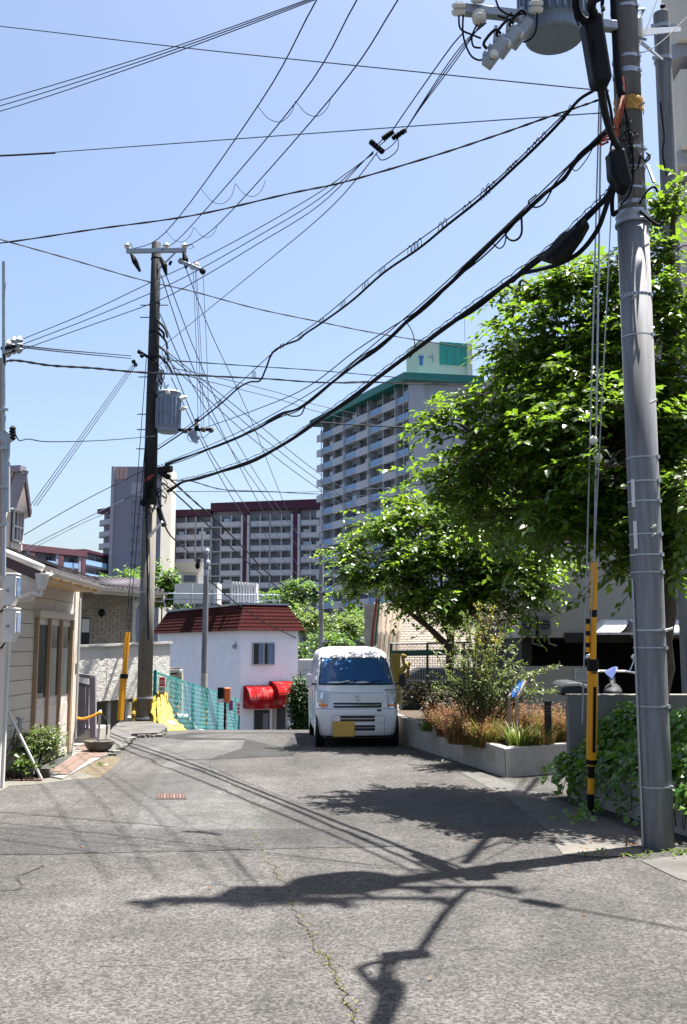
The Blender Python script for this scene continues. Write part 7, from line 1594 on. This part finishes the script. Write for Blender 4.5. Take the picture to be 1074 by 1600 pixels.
t = thing('cutout_switch', 'switch gear on the near pole above the picture', 'switch', (RX - .6, RY - .35, 10.7))
MB().box((RX - .62, RY - .3, 10.75), (.5, .3, .34)).build('case', 'galv', t, bevel=.02); MB().bar((RX - .9, RY - .17, 10.5), (RX + .1, RY - .15, 10.5), .07).build('bracket', 'galv', t)
for i in range(3): MB().tube(catmull([Vector((RX - .8 + .2 * i, RY - .4, 10.6)), Vector((RX - .9 + .2 * i, RY - .6, 10.3)), Vector((RX - .7 + .2 * i, RY - .5, 9.9)), Vector((RX - .5 + .2 * i, RY - .2, 9.7))], 5), .016, 5).build('lead', 'cable', t)

# ================================================================== VEGETATION
def crown_points(blobs, dens, seed, twig=.55, leaf_gap=.05, droop=.3, L=(.07, .11), W=(.35, .5), inner=.25, base=None, clump=0, clump_t=-.1):
    """leaves set along short drooping twigs spread through the crown's lobes"""
    rs = np.random.RandomState(seed); pos, dirs, nrm, LL, WW, twigs = [], [], [], [], [], []
    for (c, rad) in blobs:
        vol = rad[0] * rad[1] * rad[2]; n = max(6, int(dens * (rad[0] * rad[1] + rad[0] * rad[2] + rad[1] * rad[2]) / 3 * 4 * math.pi))
        for _ in range(n):
            d = rs.normal(size=3); d /= np.linalg.norm(d); k = rs.uniform(inner, 1.0) ** .6
            p = np.array(c) + d * np.array(rad) * k
            p += rs.normal(size=3) * .06
            if clump and mnoise.noise(Vector(p * clump)) < clump_t + rs.normal() * .12: continue
            out = d * np.array([1.1, 1.1, .3]) + rs.normal(size=3) * np.array([.4, .4, .25]); out[2] += .1; out /= np.linalg.norm(out)
            l = twig * (rs.uniform(.5, 1.25) if rs.uniform() > .12 else rs.uniform(1.2, 1.9)); nl = max(3, int(l / leaf_gap)); side = np.cross(out, [0, 0, 1.]); side /= np.linalg.norm(side) + 1e-9
            tw = []
            for i in range(nl + 1):
                t = i / nl; q = p + out * l * (t - .35) + np.array([0, 0, -droop * l * t * t]); tw.append(q)
                s = 1 if i % 2 else -1
                dl = out * rs.uniform(.45, .9) + side * s * rs.uniform(.5, 1.0) + np.array([0, 0, rs.uniform(-.75, .1)]) + rs.normal(size=3) * .15
                nn = np.array([0, 0, 1.]) + rs.normal(size=3) * .38 + out * .2
                pos.append(q); dirs.append(dl); nrm.append(nn); L_ = rs.uniform(*L); LL.append(L_); WW.append(L_ * rs.uniform(*W))
            twigs.append((tw[0], tw[-1]))
    return np.array(pos), np.array(dirs), np.array(nrm), np.array(LL), np.array(WW), twigs
def blob(px, py, Y, rx, ry, ry_m=None):
    c = P(px, py, Y); k = Y / FOC * 1.0; return ((c.x, c.y, c.z), (rx * k, ry_m if ry_m else (rx + ry) / 2 * k, ry * k))
def limb(mb, pts, r0, r1, n=8):
    q = catmull(pts, 5); m = len(q); mb.tube([p + Vector((mnoise.noise(p * 3), mnoise.noise(p * 3 + Vector((5, 0, 0))), 0)) * r0 * .5 for p in q], [r0 + (r1 - r0) * i / (m - 1) for i in range(m)], n)
    return q
def tree(name, label, cat, base, limbs, blobs, leafmat, dens, seed, singles=0, tw_r=.006, group=None, young=None, **kw):
    t = thing(name, label, cat, base, 0, group)
    for i, (pts, r0, r1) in enumerate(limbs):
        mb = MB(); limb(mb, pts, r0, r1); mb.build('trunk' if i == 0 else 'branch', 'bark', t, smooth=True)
    pos, dirs, nrm, L, W, tw = crown_points(blobs, dens, seed, **kw)
    mi = None; mats = [leafmat]
    if young: mats = [leafmat, young[0]]; mi = (np.random.RandomState(seed + 1).uniform(size=len(pos)) < young[1]).astype(int)
    leaves_obj('crown', t, pos, dirs, nrm, L, W, mats, mi, singles)
    if tw_r:
        mb = MB()
        for a, b in tw[::2]:
            a = Vector(a); b = Vector(b); mb.tube([a, a.lerp(b, .5) + Vector((0, 0, .03)), b], [tw_r, tw_r * .7, tw_r * .4], 3, cap=False)
        # boughs from the limb ends out to the lobes
        ends = [Vector(p) for l_ in limbs for p in l_[0][1:]]
        for c, rad in blobs:
            c = Vector(c); e = min(ends, key=lambda p: (p - c).length); mb.tube(catmull([e, e.lerp(c, .5) + Vector((rnd.uniform(-.1, .1), rnd.uniform(-.1, .1), .12)), c], 4), [tw_r * 4 * (1 - .07 * i) for i in range(9)], 5)
            for _ in range(5):
                d = Vector((rnd.gauss(0, 1), rnd.gauss(0, 1), rnd.gauss(0, .7))).normalized(); f_ = c + Vector((d.x * rad[0], d.y * rad[1], d.z * rad[2])) * .85; mb.tube(catmull([c, c.lerp(f_, .5) + Vector((0, 0, .06)), f_], 3), [tw_r * 2 * (1 - .1 * i) for i in range(7)], 4)
        mb.build('twigs', 'bark', t, kind='stuff')
    return t
# --- big cherry tree on the right
YA = 12.6
bA = [blob(b[0], b[1], b[2] - 1.3, *b[3:]) for b in ((690, 655, 13.0, 52, 18), (735, 690, 12.8, 60, 40), (745, 625, 13.2, 55, 30), (800, 745, 12.9, 90, 50), (830, 660, 12.6, 100, 60), (810, 560, 13.0, 65, 42), (785, 465, 13.2, 22, 12), (800, 518, 13.2, 42, 20), (840, 455, 13.0, 48, 22), (885, 430, 12.7, 60, 34), (880, 520, 12.6, 80, 50), (915, 590, 12.3, 95, 70), (900, 680, 12.2, 100, 70), (890, 770, 12.5, 95, 55), (925, 825, 12.2, 50, 28), (870, 835, 12.8, 40, 16), (960, 740, 12.6, 90, 80), (1035, 330, 12.6, 26, 40), (1060, 300, 12.6, 26, 24), (1050, 400, 12.4, 50, 50), (1040, 490, 12.3, 70, 70), (1050, 590, 12.2, 80, 80), (1060, 700, 12.2, 80, 90), (1070, 820, 12.4, 75, 70), (960, 430, 12.6, 60, 40), (955, 505, 12.5, 70, 60), (980, 640, 12.4, 90, 80), (975, 880, 12.0, 26, 10), (1020, 880, 12.4, 40, 16), (760, 780, 13.2, 60, 36), (830, 800, 13.0, 70, 32), (990, 640, 11.5, 80, 50), (950, 730, 11.4, 70, 40), (1060, 760, 11.3, 80, 50), (900, 650, 11.7, 70, 40), (860, 800, 11.9, 80, 40), (930, 800, 12.6, 70, 50), (1010, 840, 12.5, 60, 30), (690, 740, 13.6, 34, 16), (740, 735, 13.4, 50, 34), (790, 795, 13.4, 60, 40), (735, 785, 13.8, 46, 30), (840, 740, 13.2, 70, 50), (880, 610, 13.4, 80, 60), (770, 700, 13.8, 70, 50))]
def PA(x, y, Y): return P(x, y, Y - 1.3)
tbase = PA(1032, 1180, YA); tbase.z = .3; hub = PA(1046, 780, YA)
def pv3(x, y, Y): return P(x, y, Y)
tree('cherry_tree', 'large cherry tree overhanging from the right behind the near pole', 'tree', tbase, [([tbase, PA(1034, 1000, YA), hub, PA(1050, 600, YA), PA(1045, 480, 12.5)], .16, .07), ([hub, PA(980, 700, 12.5), PA(880, 640, 12.7), PA(780, 640, 13)], .09, .025), ([hub, PA(960, 770, 12.5), PA(850, 730, 12.8), PA(760, 700, 13)], .08, .02), ([PA(1050, 600, YA), PA(960, 530, 12.5), PA(870, 480, 12.9), PA(810, 455, 13.1)], .07, .02), ([PA(1045, 480, 12.5), PA(1050, 380, 12.5), PA(1058, 300, 12.6)], .06, .02), ([hub, PA(1000, 800, 12.4), PA(930, 810, 12.3)], .06, .02)], bA, 'cherry', 50, 11, 300, .006, young=('cherry_b', .22), twig=.50, leaf_gap=.042, L=(.08, .15), W=(.44, .60), droop=.35, inner=.12, clump=1.9, clump_t=-.09)
# --- second lower cherry
YB2 = 16.6
bB = [blob(b[0], b[1], b[2] + 1.2, *b[3:]) for b in ((545, 868, 16.4, 36, 22), (560, 905, 16.4, 40, 24), (535, 893, 16.3, 28, 10), (600, 830, 16.5, 50, 34), (640, 790, 16.6, 44, 30), (620, 885, 16.3, 60, 45), (690, 830, 16.3, 80, 50), (700, 900, 16.2, 90, 55), (650, 930, 16.5, 50, 24), (770, 850, 16.2, 80, 55), (790, 910, 16.2, 70, 50), (845, 870, 16.4, 48, 30), (850, 916, 16.2, 36, 12), (740, 785, 16.6, 60, 28), (720, 950, 16.6, 60, 26), (800, 800, 16.7, 60, 30), (660, 860, 16.1, 60, 40), (780, 955, 16.8, 50, 22))]
def PB(x, y, Y): return P(x, y, Y + 1.2)
tb0 = Vector((PB(706, 1075, YB2).x, YB2 + 1.2, .4)); hb = PB(704, 1000, YB2)
tree('cherry_tree', 'smaller low spreading cherry tree above the planter behind the van', 'tree', tb0, [([tb0, hb, PB(716, 950, 16.6), PB(730, 880, 16.5)], .085, .04), ([PB(700, 1010, YB2), PB(676, 985, 16.4), PB(640, 958, 16.3), PB(610, 935, 16.3)], .065, .025), ([PB(668, 978, 16.4), PB(650, 950, 16.5), PB(640, 900, 16.5), PB(650, 830, 16.5)], .04, .015), ([hb, PB(690, 960, 16.7), PB(690, 900, 16.7)], .045, .02), ([PB(716, 950, 16.6), PB(770, 910, 16.5), PB(830, 880, 16.5)], .04, .015)], bB, 'cherry_b', 62, 23, 300, .006, young=('cherry', .35), twig=.50, leaf_gap=.045, L=(.075, .14), W=(.44, .58), droop=.3, inner=.1, clump=1.9, clump_t=-.12)
# --- background trees
def bg_tree(label, px, py, Y, rx, ry, mk, seed, dens=1.3, L=(.28, .5), name='broadleaf_tree', lobes=9):
    rs = random.Random(seed); c = P(px, py, Y); k = Y / FOC; base = Vector((c.x, Y, gz(min(Y, 74))))
    bl = [((c.x, Y, c.z), (rx * k * .7, rx * k * .7, ry * k * .7))]
    for i in range(lobes):
        a = rs.uniform(0, 6.28); b = rs.uniform(-.6, 1.0); r_ = rs.uniform(.32, .5)
        bl.append(((c.x + math.cos(a) * rx * k * .62, Y + math.sin(a) * rx * k * .5, c.z + b * ry * k * .6), (rx * k * r_, rx * k * r_, ry * k * r_)))
    tp_ = Vector((c.x, Y, c.z))
    return tree(name, label, 'tree', base, [([base, base.lerp(tp_, .5), tp_], max(.08, rx * k * .06), .05)], bl, mk, dens * 4.5, seed, 0, 0, twig=L[1] * 2.2, leaf_gap=L[1] * .45, L=L, W=(.5, .75), droop=.25, inner=.2)
bg_tree('bright green round tree between stair tower and pole', 205, 915, 85, 32, 34, 'far_tree', 31, 1.0)
bg_tree('bright green tree right of the old pole above the house roof', 254, 918, 82, 26, 42, 'far_tree', 32, 1.1)
bg_tree('small green tree top left of the stair tower foot', 165, 912, 88, 22, 20, 'far_tree', 33, .9)
bg_tree('dark green tree at the foot of the maroon banded block', 440, 940, 95, 40, 24, 'far_tree', 34, .9)
bg_tree('tall green tree behind the distant pole', 478, 925, 90, 30, 24, 'far_tree', 35, .9)
bg_tree('pale feathery green tree left of the distant pole', 475, 975, 72, 30, 30, 'far_tree_pale', 36, 1.4, (.2, .36))
bg_tree('pale feathery green tree above the van roof', 540, 985, 70, 36, 30, 'far_tree_pale', 37, 1.4, (.2, .36))
bg_tree('low green tree right behind the van roof', 520, 1005, 66, 30, 22, 'far_tree', 38, 1.3, (.2, .36))
bg_tree('green tree in front of the tower base by the stakes', 560, 965, 92, 26, 18, 'far_tree', 39, 1.0)
bg_tree('low green bush left of the white lorry', 470, 1030, 64, 14, 34, 'far_tree', 40, 1.5, (.18, .3))
bg_tree('green tree tops behind the shop roof at left', 120, 925, 95, 40, 14, 'far_tree', 41, .8)
# dark conifer beside the red awning
cq = P(470, 1140, 46); base = Vector((cq.x, 46, gz(46)))
cb_ = [((P(470, y, 46).x + rnd.uniform(-.05, .05), 46, P(470, y, 46).z), (r_ * 46 / FOC, r_ * 46 / FOC, 9 * 46 / FOC)) for y, r_ in ((1068, 7), (1076, 11), (1086, 14), (1096, 15), (1106, 15), (1116, 15), (1126, 14), (1136, 12), (1144, 10))]
tree('conifer', 'dark dense conifer bush between red awning and van', 'tree', base, [([base, base + Vector((0, 0, 1.5)), base + Vector((0, 0, 3))], .08, .03)], cb_, 'conifer', 190, 51, 0, 0, twig=.28, leaf_gap=.06, L=(.12, .20), W=(.3, .45), droop=-.3, inner=.3)
# --- clipped potted bush at the left
q = P(62, 1163, 13.55); bb_ = [((q.x - .10, 13.6, q.z - .02), (.20, .20, .15)), ((q.x + .10, 13.55, q.z + .03), (.17, .2, .13)), ((q.x, 13.5, q.z + .06), (.18, .18, .11)), ((q.x - .17, 13.5, q.z - .10), (.12, .13, .12)), ((q.x + .15, 13.5, q.z - .12), (.08, .10, .08))]
base = Vector((q.x, 13.55, .1)); tree('clipped_bush', 'glossy clipped green bush growing in pots by the house door', 'bush', base, [([base, base + Vector((.03, 0, .3)), base + Vector((0, 0, .6))], .025, .012)], bb_, 'shrub', 420, 61, 300, .004, twig=.14, leaf_gap=.022, L=(.03, .05), W=(.5, .65), droop=0, inner=.3)
q = P(38, 1192, 13.2)
t = thing('leafy_plant', 'broad leaved potted plant below the clipped bush', 'plant', (q.x, 13.2, .12)); rs = np.random.RandomState(8); n = 46
pos = np.array([q.x, 13.2, .16]) + rs.normal(size=(n, 3)) * np.array([.13, .05, .05]); dv = np.stack([rs.normal(size=n), rs.normal(size=n) - .3, rs.uniform(.2, 1.2, n)], 1); leaves_obj('crown', t, pos, dv, rs.normal(size=(n, 3)) * .4 + np.array([0, -.4, 1]), rs.uniform(.12, .2, n), rs.uniform(.05, .075, n), ['shrub'], None, n - 1)
# --- planter: olive-like airy shrub
q = P(745, 1075, 14.7); t = thing('olive_shrub', 'airy olive shrub with arching twigs in the planter', 'shrub', (q.x, 14.7, .4)); rs = np.random.RandomState(5); rr = random.Random(5)
pos, dirs, nrm, LL, WW, mi = [], [], [], [], [], []; mb = MB()
tips = [(690, 1010), (705, 980), (722, 955), (735, 972), (748, 940), (760, 975), (775, 945), (770, 1000), (790, 990), (800, 1010), (815, 1030), (690, 1040), (700, 1055), (720, 1030), (745, 1015), (760, 1040), (785, 1050), (812, 1055), (835, 1062), (850, 1075), (866, 1040), (845, 1048), (868, 1078), (730, 1060), (680, 1065), (775, 1020), (712, 1005), (756, 1060), (800, 1065)] * 2
for ti, (x, y) in enumerate(tips):
    Y = 14.6 + rr.uniform(-.5, .5); a = Vector((q.x + rr.uniform(-.15, .15), 14.7 + rr.uniform(-.1, .1), .4)); b = P(x + rr.uniform(-12, 12) * (ti > 28), y + rr.uniform(-8, 12) * (ti > 28), Y); m_ = a.lerp(b, .5) + Vector((0, 0, .18 * (b - a).length)); qq = catmull([a, m_, b], 8); mb.tube(qq, [.010 * (1 - .75 * i / len(qq)) for i in range(len(qq))], 4)
    gold = 735 < x < 800 and y < 1015
    for i in range(4, len(qq)):
        d = (qq[min(i + 1, len(qq) - 1)] - qq[i - 1]).normalized()
        for _ in range(5):
            p = qq[i].lerp(qq[i - 1], rr.random()); s = Vector((rr.gauss(0, 1), rr.gauss(0, 1), rr.gauss(0, .6))); pos.append(tuple(p)); dirs.append(tuple(d * .8 + s * .7)); nrm.append((rr.gauss(0, .5), rr.gauss(0, .5), 1)); l = rr.uniform(.05, .085); LL.append(l); WW.append(l * rr.uniform(.24, .34)); mi.append(1 if gold and rr.random() < .5 else 0)
    for _ in range(3):
        k_ = rr.randrange(5, len(qq) - 1); e_ = qq[k_] + Vector((rr.gauss(0, .16), rr.gauss(0, .16), rr.uniform(-.05, .2))); mb.tube([qq[k_], e_], [.004, .002], 3)
        for _ in range(9): p = qq[k_].lerp(e_, rr.uniform(.2, 1)); pos.append(tuple(p)); dirs.append((rr.gauss(0, 1), rr.gauss(0, 1), rr.gauss(.3, .6))); nrm.append((rr.gauss(0, .5), rr.gauss(0, .5), 1)); l = rr.uniform(.045, .075); LL.append(l); WW.append(l * .3); mi.append(1 if gold and rr.random() < .5 else 0)
mb.build('stems', 'bark', t, kind='stuff'); leaves_obj('crown', t, np.array(pos), np.array(dirs), np.array(nrm), np.array(LL), np.array(WW), ['olive', 'olive_gold'], np.array(mi))
# a darker upright shrub behind
def shrub(label, px, py, Y, rx, ry, mk, seed, dens=14, L=(.05, .08), name='shrub'):
    c = P(px, py, Y); k = Y / FOC; rr = random.Random(seed); bl = [((c.x + rr.uniform(-.6, .6) * rx * k, Y + rr.uniform(-.25, .25), c.z + rr.uniform(-.5, .5) * ry * k), (rx * k * .55, .25, ry * k * .55)) for _ in range(6)]; base = Vector((c.x, Y, .35))
    return tree(name, label, 'shrub', base, [([base, base.lerp(Vector(c), .5), Vector(c)], .012, .006)], bl, mk, dens * 4, seed, 0, .004, twig=.22, leaf_gap=.035, L=L, W=(.4, .55), droop=.1, inner=.2)
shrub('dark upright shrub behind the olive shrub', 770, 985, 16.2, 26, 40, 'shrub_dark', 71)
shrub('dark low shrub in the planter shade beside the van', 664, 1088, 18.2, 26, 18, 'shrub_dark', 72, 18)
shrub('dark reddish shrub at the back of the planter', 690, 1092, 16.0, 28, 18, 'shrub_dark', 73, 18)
# grasses
def grass(label, px, py, Y, n, h, spread, mk, seed, name='ornamental_grass', lean=.5, w=.006, heads=None, mixg=.0):
    q = P(px, py, Y); base = Vector((q.x, Y, soil_z(q.x, Y) - .06)); t = thing(name, label, 'grass clump', base); rs = random.Random(seed); v = []; f = []
    mi = []
    for i in range(n):
        a = rs.uniform(0, 6.28); r_ = spread * math.sqrt(rs.random()) * .45; p0 = base + Vector((math.cos(a) * r_, math.sin(a) * r_, 0)); hh_ = h * (rs.uniform(.4, 1.0) if rs.random() < .8 else rs.uniform(1.0, 1.4)); a2 = a + rs.gauss(0, .5); o = lean * rs.uniform(.3, 1.2); d = Vector((math.cos(a2), math.sin(a2), 0)); s = Vector((-d.y, d.x, 0)) * w * rs.uniform(.6, 1.3)
        p1 = p0 + d * hh_ * o * .35 + Vector((0, 0, hh_ * .6)); p2 = p0 + d * hh_ * o + Vector((0, 0, hh_ * rs.uniform(.75, 1.0))); b = len(v); v += [p0 - s, p0 + s, p1 - s, p1 + s, p2]; f += [(b, b + 1, b + 3), (b, b + 3, b + 2), (b + 2, b + 3, b + 4)]; mi += [(2 if rs.random() < mixg else 0)] * 3
        if heads and rs.random() < heads[1]:
            for k in range(7):
                c = p1.lerp(p2, rs.uniform(.5, 1.08)) + Vector((rs.gauss(0, .018), rs.gauss(0, .018), rs.gauss(0, .018))); e = Vector((rs.gauss(0, 1), rs.gauss(0, 1), rs.gauss(.6, .6))).normalized() * rs.uniform(.015, .03); e2 = e.orthogonal().normalized() * .006; b = len(v); v += [c - e2, c + e2, c + e]; f += [(b, b + 1, b + 2)]; mi += [1]
    mats = [mk, heads[0] if heads else mk, 'grass_green' if mk != 'grass_green' else 'grass_brown']; org = np.array(base); o = bpy.data.objects.new('blades', np_mesh('blades', np.array([tuple(x) for x in v]) - org, np.array(f), mats, np.array(mi))); COL.objects.link(o); o.parent = t; o['kind'] = 'stuff'; return t
gl = [('rust brown feathery grass clump under the olive shrub', 735, 1128, 14.9, 520, .46, .55, 'grass_brown', 81, .5, ('grass_brown', .8)),
      ('reddish feathery grass clump at the back of the planter', 705, 1112, 15.6, 420, .45, .5, 'grass_red', 82, .5, ('grass_brown', .7)),
      ('golden brown grass clump behind the information board', 835, 1128, 14.9, 460, .48, .6, 'grass_brown', 83, .5, ('grass_brown', .8)),
      ('brown grass clump between board and rust clump', 775, 1122, 15.0, 480, .50, .55, 'grass_brown', 84, .5, ('grass_brown', .8)),
      ('pale brown grass clump right of the bollard light', 872, 1125, 15.0, 320, .45, .5, 'grass_brown', 85, .5, ('grass_brown', .8)),
      ('orange brown grass at the left front of the planter', 722, 1142, 14.6, 420, .36, .45, 'grass_brown', 86, .55, ('grass_brown', .6)),
      ('yellow green grass clump in front of the rust clump', 758, 1150, 14.25, 380, .40, .42, 'grass_green', 87, .6, ('grass_brown', .25)),
      ('spiky green clump at the planter corner', 815, 1166, 13.85, 240, .34, .35, 'grass_green', 88, .8, None),
      ('small spiky yellow green plant alone near the van', 668, 1118, 16.4, 60, .28, .25, 'grass_green', 89, .9, None),
      ('dark red grass tuft beside the small spiky plant', 690, 1105, 16.6, 260, .36, .4, 'grass_red', 90, .5, None),
      ('shaded green clump below the bollard light', 845, 1165, 13.95, 200, .30, .35, 'grass_green', 91, .7, None)]
for lab, px, py, Y, n, h, sp_, mk, sd2, ln, hd in gl: grass(lab, px, py, Y, int(n * (1 if 'spiky' in lab else 2.6)), h * (1 if 'spiky' in lab else .92), sp_, mk, sd2, lean=ln, w=.010 if 'spiky' in lab else .004, heads=hd, mixg=.12 if 'spiky' in lab else .40)
# --- ivy over the garden wall bed
rs = np.random.RandomState(77)
iv = thing('ivy', 'thick green ivy spilling over the garden wall bed', 'ivy', (BA.x + .3, BA.y - 1, .4))
pos, dirs, nrm, LL, WW, mi = [], [], [], [], [], []
def ivl(p, out, young, l=None):
    pos.append(p); d = np.array([out[0], out[1], -.55]) + rs.normal(size=3) * .45; dirs.append(d); nrm.append(np.array([out[0] * .8, out[1] * .8, .75]) + rs.normal(size=3) * .35); l = l or rs.uniform(.065, .12); LL.append(l); WW.append(l * rs.uniform(.75, .95)); mi.append(1 if young else 0)
for _ in range(6400):
    s = rs.uniform(-.15, 5.0); w = abs(rs.normal()) * .55; p = BA + bd * s + bn * w
    hmax = .42 + .70 * min(1, (w + .15) / .5) * (.75 + .35 * mnoise.noise(Vector((s * 1.5, w * 2, 0)))) + .1 * mnoise.noise(Vector((s * 4, w * 4, 3)))
    edge = max(0, 1 - max(s, 0) / .35); hmax -= .25 * edge
    if p.y > BA.y - .03: continue
    z = hmax - abs(rs.normal()) * .10; out = -bn * .8 + Vector((rs.normal() * .4, -.3, 0)); ivl(np.array([p.x, p.y, z]), out, rs.uniform() < .10)
for k in range(74):                                # trailing shoots down the front wall
    s = rs.uniform(-.1, 4.2); l = rs.uniform(.1, .5) * (1.2 if k % 5 == 0 else .8); n = int(l / .028); sway = rs.normal() * .25
    for i in range(n):
        t_ = i / n; p = BA + bd * (s + sway * t_) - bn * (.05 + .06 * math.sin(3 * t_) + (.14 * t_ if k % 4 == 0 else 0)); z = .48 - l * t_
        if z > .02: ivl(np.array([p.x + rs.normal() * .03, p.y + rs.normal() * .03, z]), -bn, rs.uniform() < .15 + .5 * t_, rs.uniform(.06, .11))
for _ in range(200):                               # shoots on the ground by the guy wire
    c = G(rs.choice([905, 925, 990, 1050, 1065]) + rs.normal() * 14, rs.choice([1255, 1270, 1285]) + rs.normal() * 6); ivl(np.array([c.x, c.y + .12, abs(rs.normal()) * .06 + .02]), Vector((0, -1, 0)), rs.uniform() < .35, rs.uniform(.05, .09))
leaves_obj('foliage', iv, np.array(pos), np.array(dirs), np.array(nrm), np.array(LL), np.array(WW), ['ivy', 'ivy_young'], np.array(mi), 300)
mb = MB()
for _ in range(40):
    s = rs.uniform(0, 4); p = BA + bd * s - bn * .04; mb.tube(catmull([p + Vector((0, 0, .5)), p + Vector((rs.normal() * .05, 0, .3)), p + Vector((rs.normal() * .1, -.05, .08))], 4), .005, 4)
mb.build('stems', 'bark', iv, kind='stuff')
# weeds at kerbs
rs = np.random.RandomState(12); wp = []
for (x, y, n, s) in ((1068, 1335, 60, 12), (1000, 1340, 18, 12), (930, 1337, 14, 14), (650, 1168, 14, 10), (700, 1190, 16, 12), (740, 1205, 14, 8), (186, 1170, 26, 5), (155, 1196, 20, 8)):
    for _ in range(n): c = G(x + rs.normal() * s, y + rs.normal() * s * .2); wp.append((c.x, c.y, .01))
wp = np.array(wp); n = len(wp); dv = unit(np.stack([rs.normal(size=n), rs.normal(size=n), rs.uniform(.3, 1.4, n)], 1)); v, f = leaf_arrays(wp, dv, unit(rs.normal(size=(n, 3)) * .4 + np.array([0, 0, 1])), rs.uniform(.03, .07, n), rs.uniform(.015, .03, n))
o = bpy.data.objects.new('weeds', np_mesh('weeds', v, f, ['shrub'])); COL.objects.link(o); o['kind'] = 'stuff'; o['label'] = 'small weeds sprouting along the kerbs'

# fallen leaves along the kerbs
rs = np.random.RandomState(21); wp = []
for (x, y, n, sx, sy) in ((700, 1180, 40, 60, 16), (800, 1235, 50, 50, 14), (900, 1285, 50, 40, 16), (960, 1320, 30, 40, 10), (560, 1190, 14, 80, 20), (160, 1200, 16, 25, 8), (600, 1330, 16, 260, 70)):
    for _ in range(n): c = G(x + rs.normal() * sx, y + rs.normal() * sy); wp.append((c.x, c.y, gz(c.y) + .009))
wp = np.array(wp); n = len(wp); v, f = leaf_arrays(wp, unit(np.stack([rs.normal(size=n), rs.normal(size=n), rs.uniform(-.05, .2, n)], 1)), unit(rs.normal(size=(n, 3)) * .2 + np.array([0, 0, 1])), rs.uniform(.03, .065, n), rs.uniform(.014, .03, n))
o = bpy.data.objects.new('fallen_leaves', np_mesh('fallen_leaves', v, f, ['grass_brown'])); COL.objects.link(o); o['kind'] = 'stuff'; o['label'] = 'dry fallen leaves scattered along the kerbs'
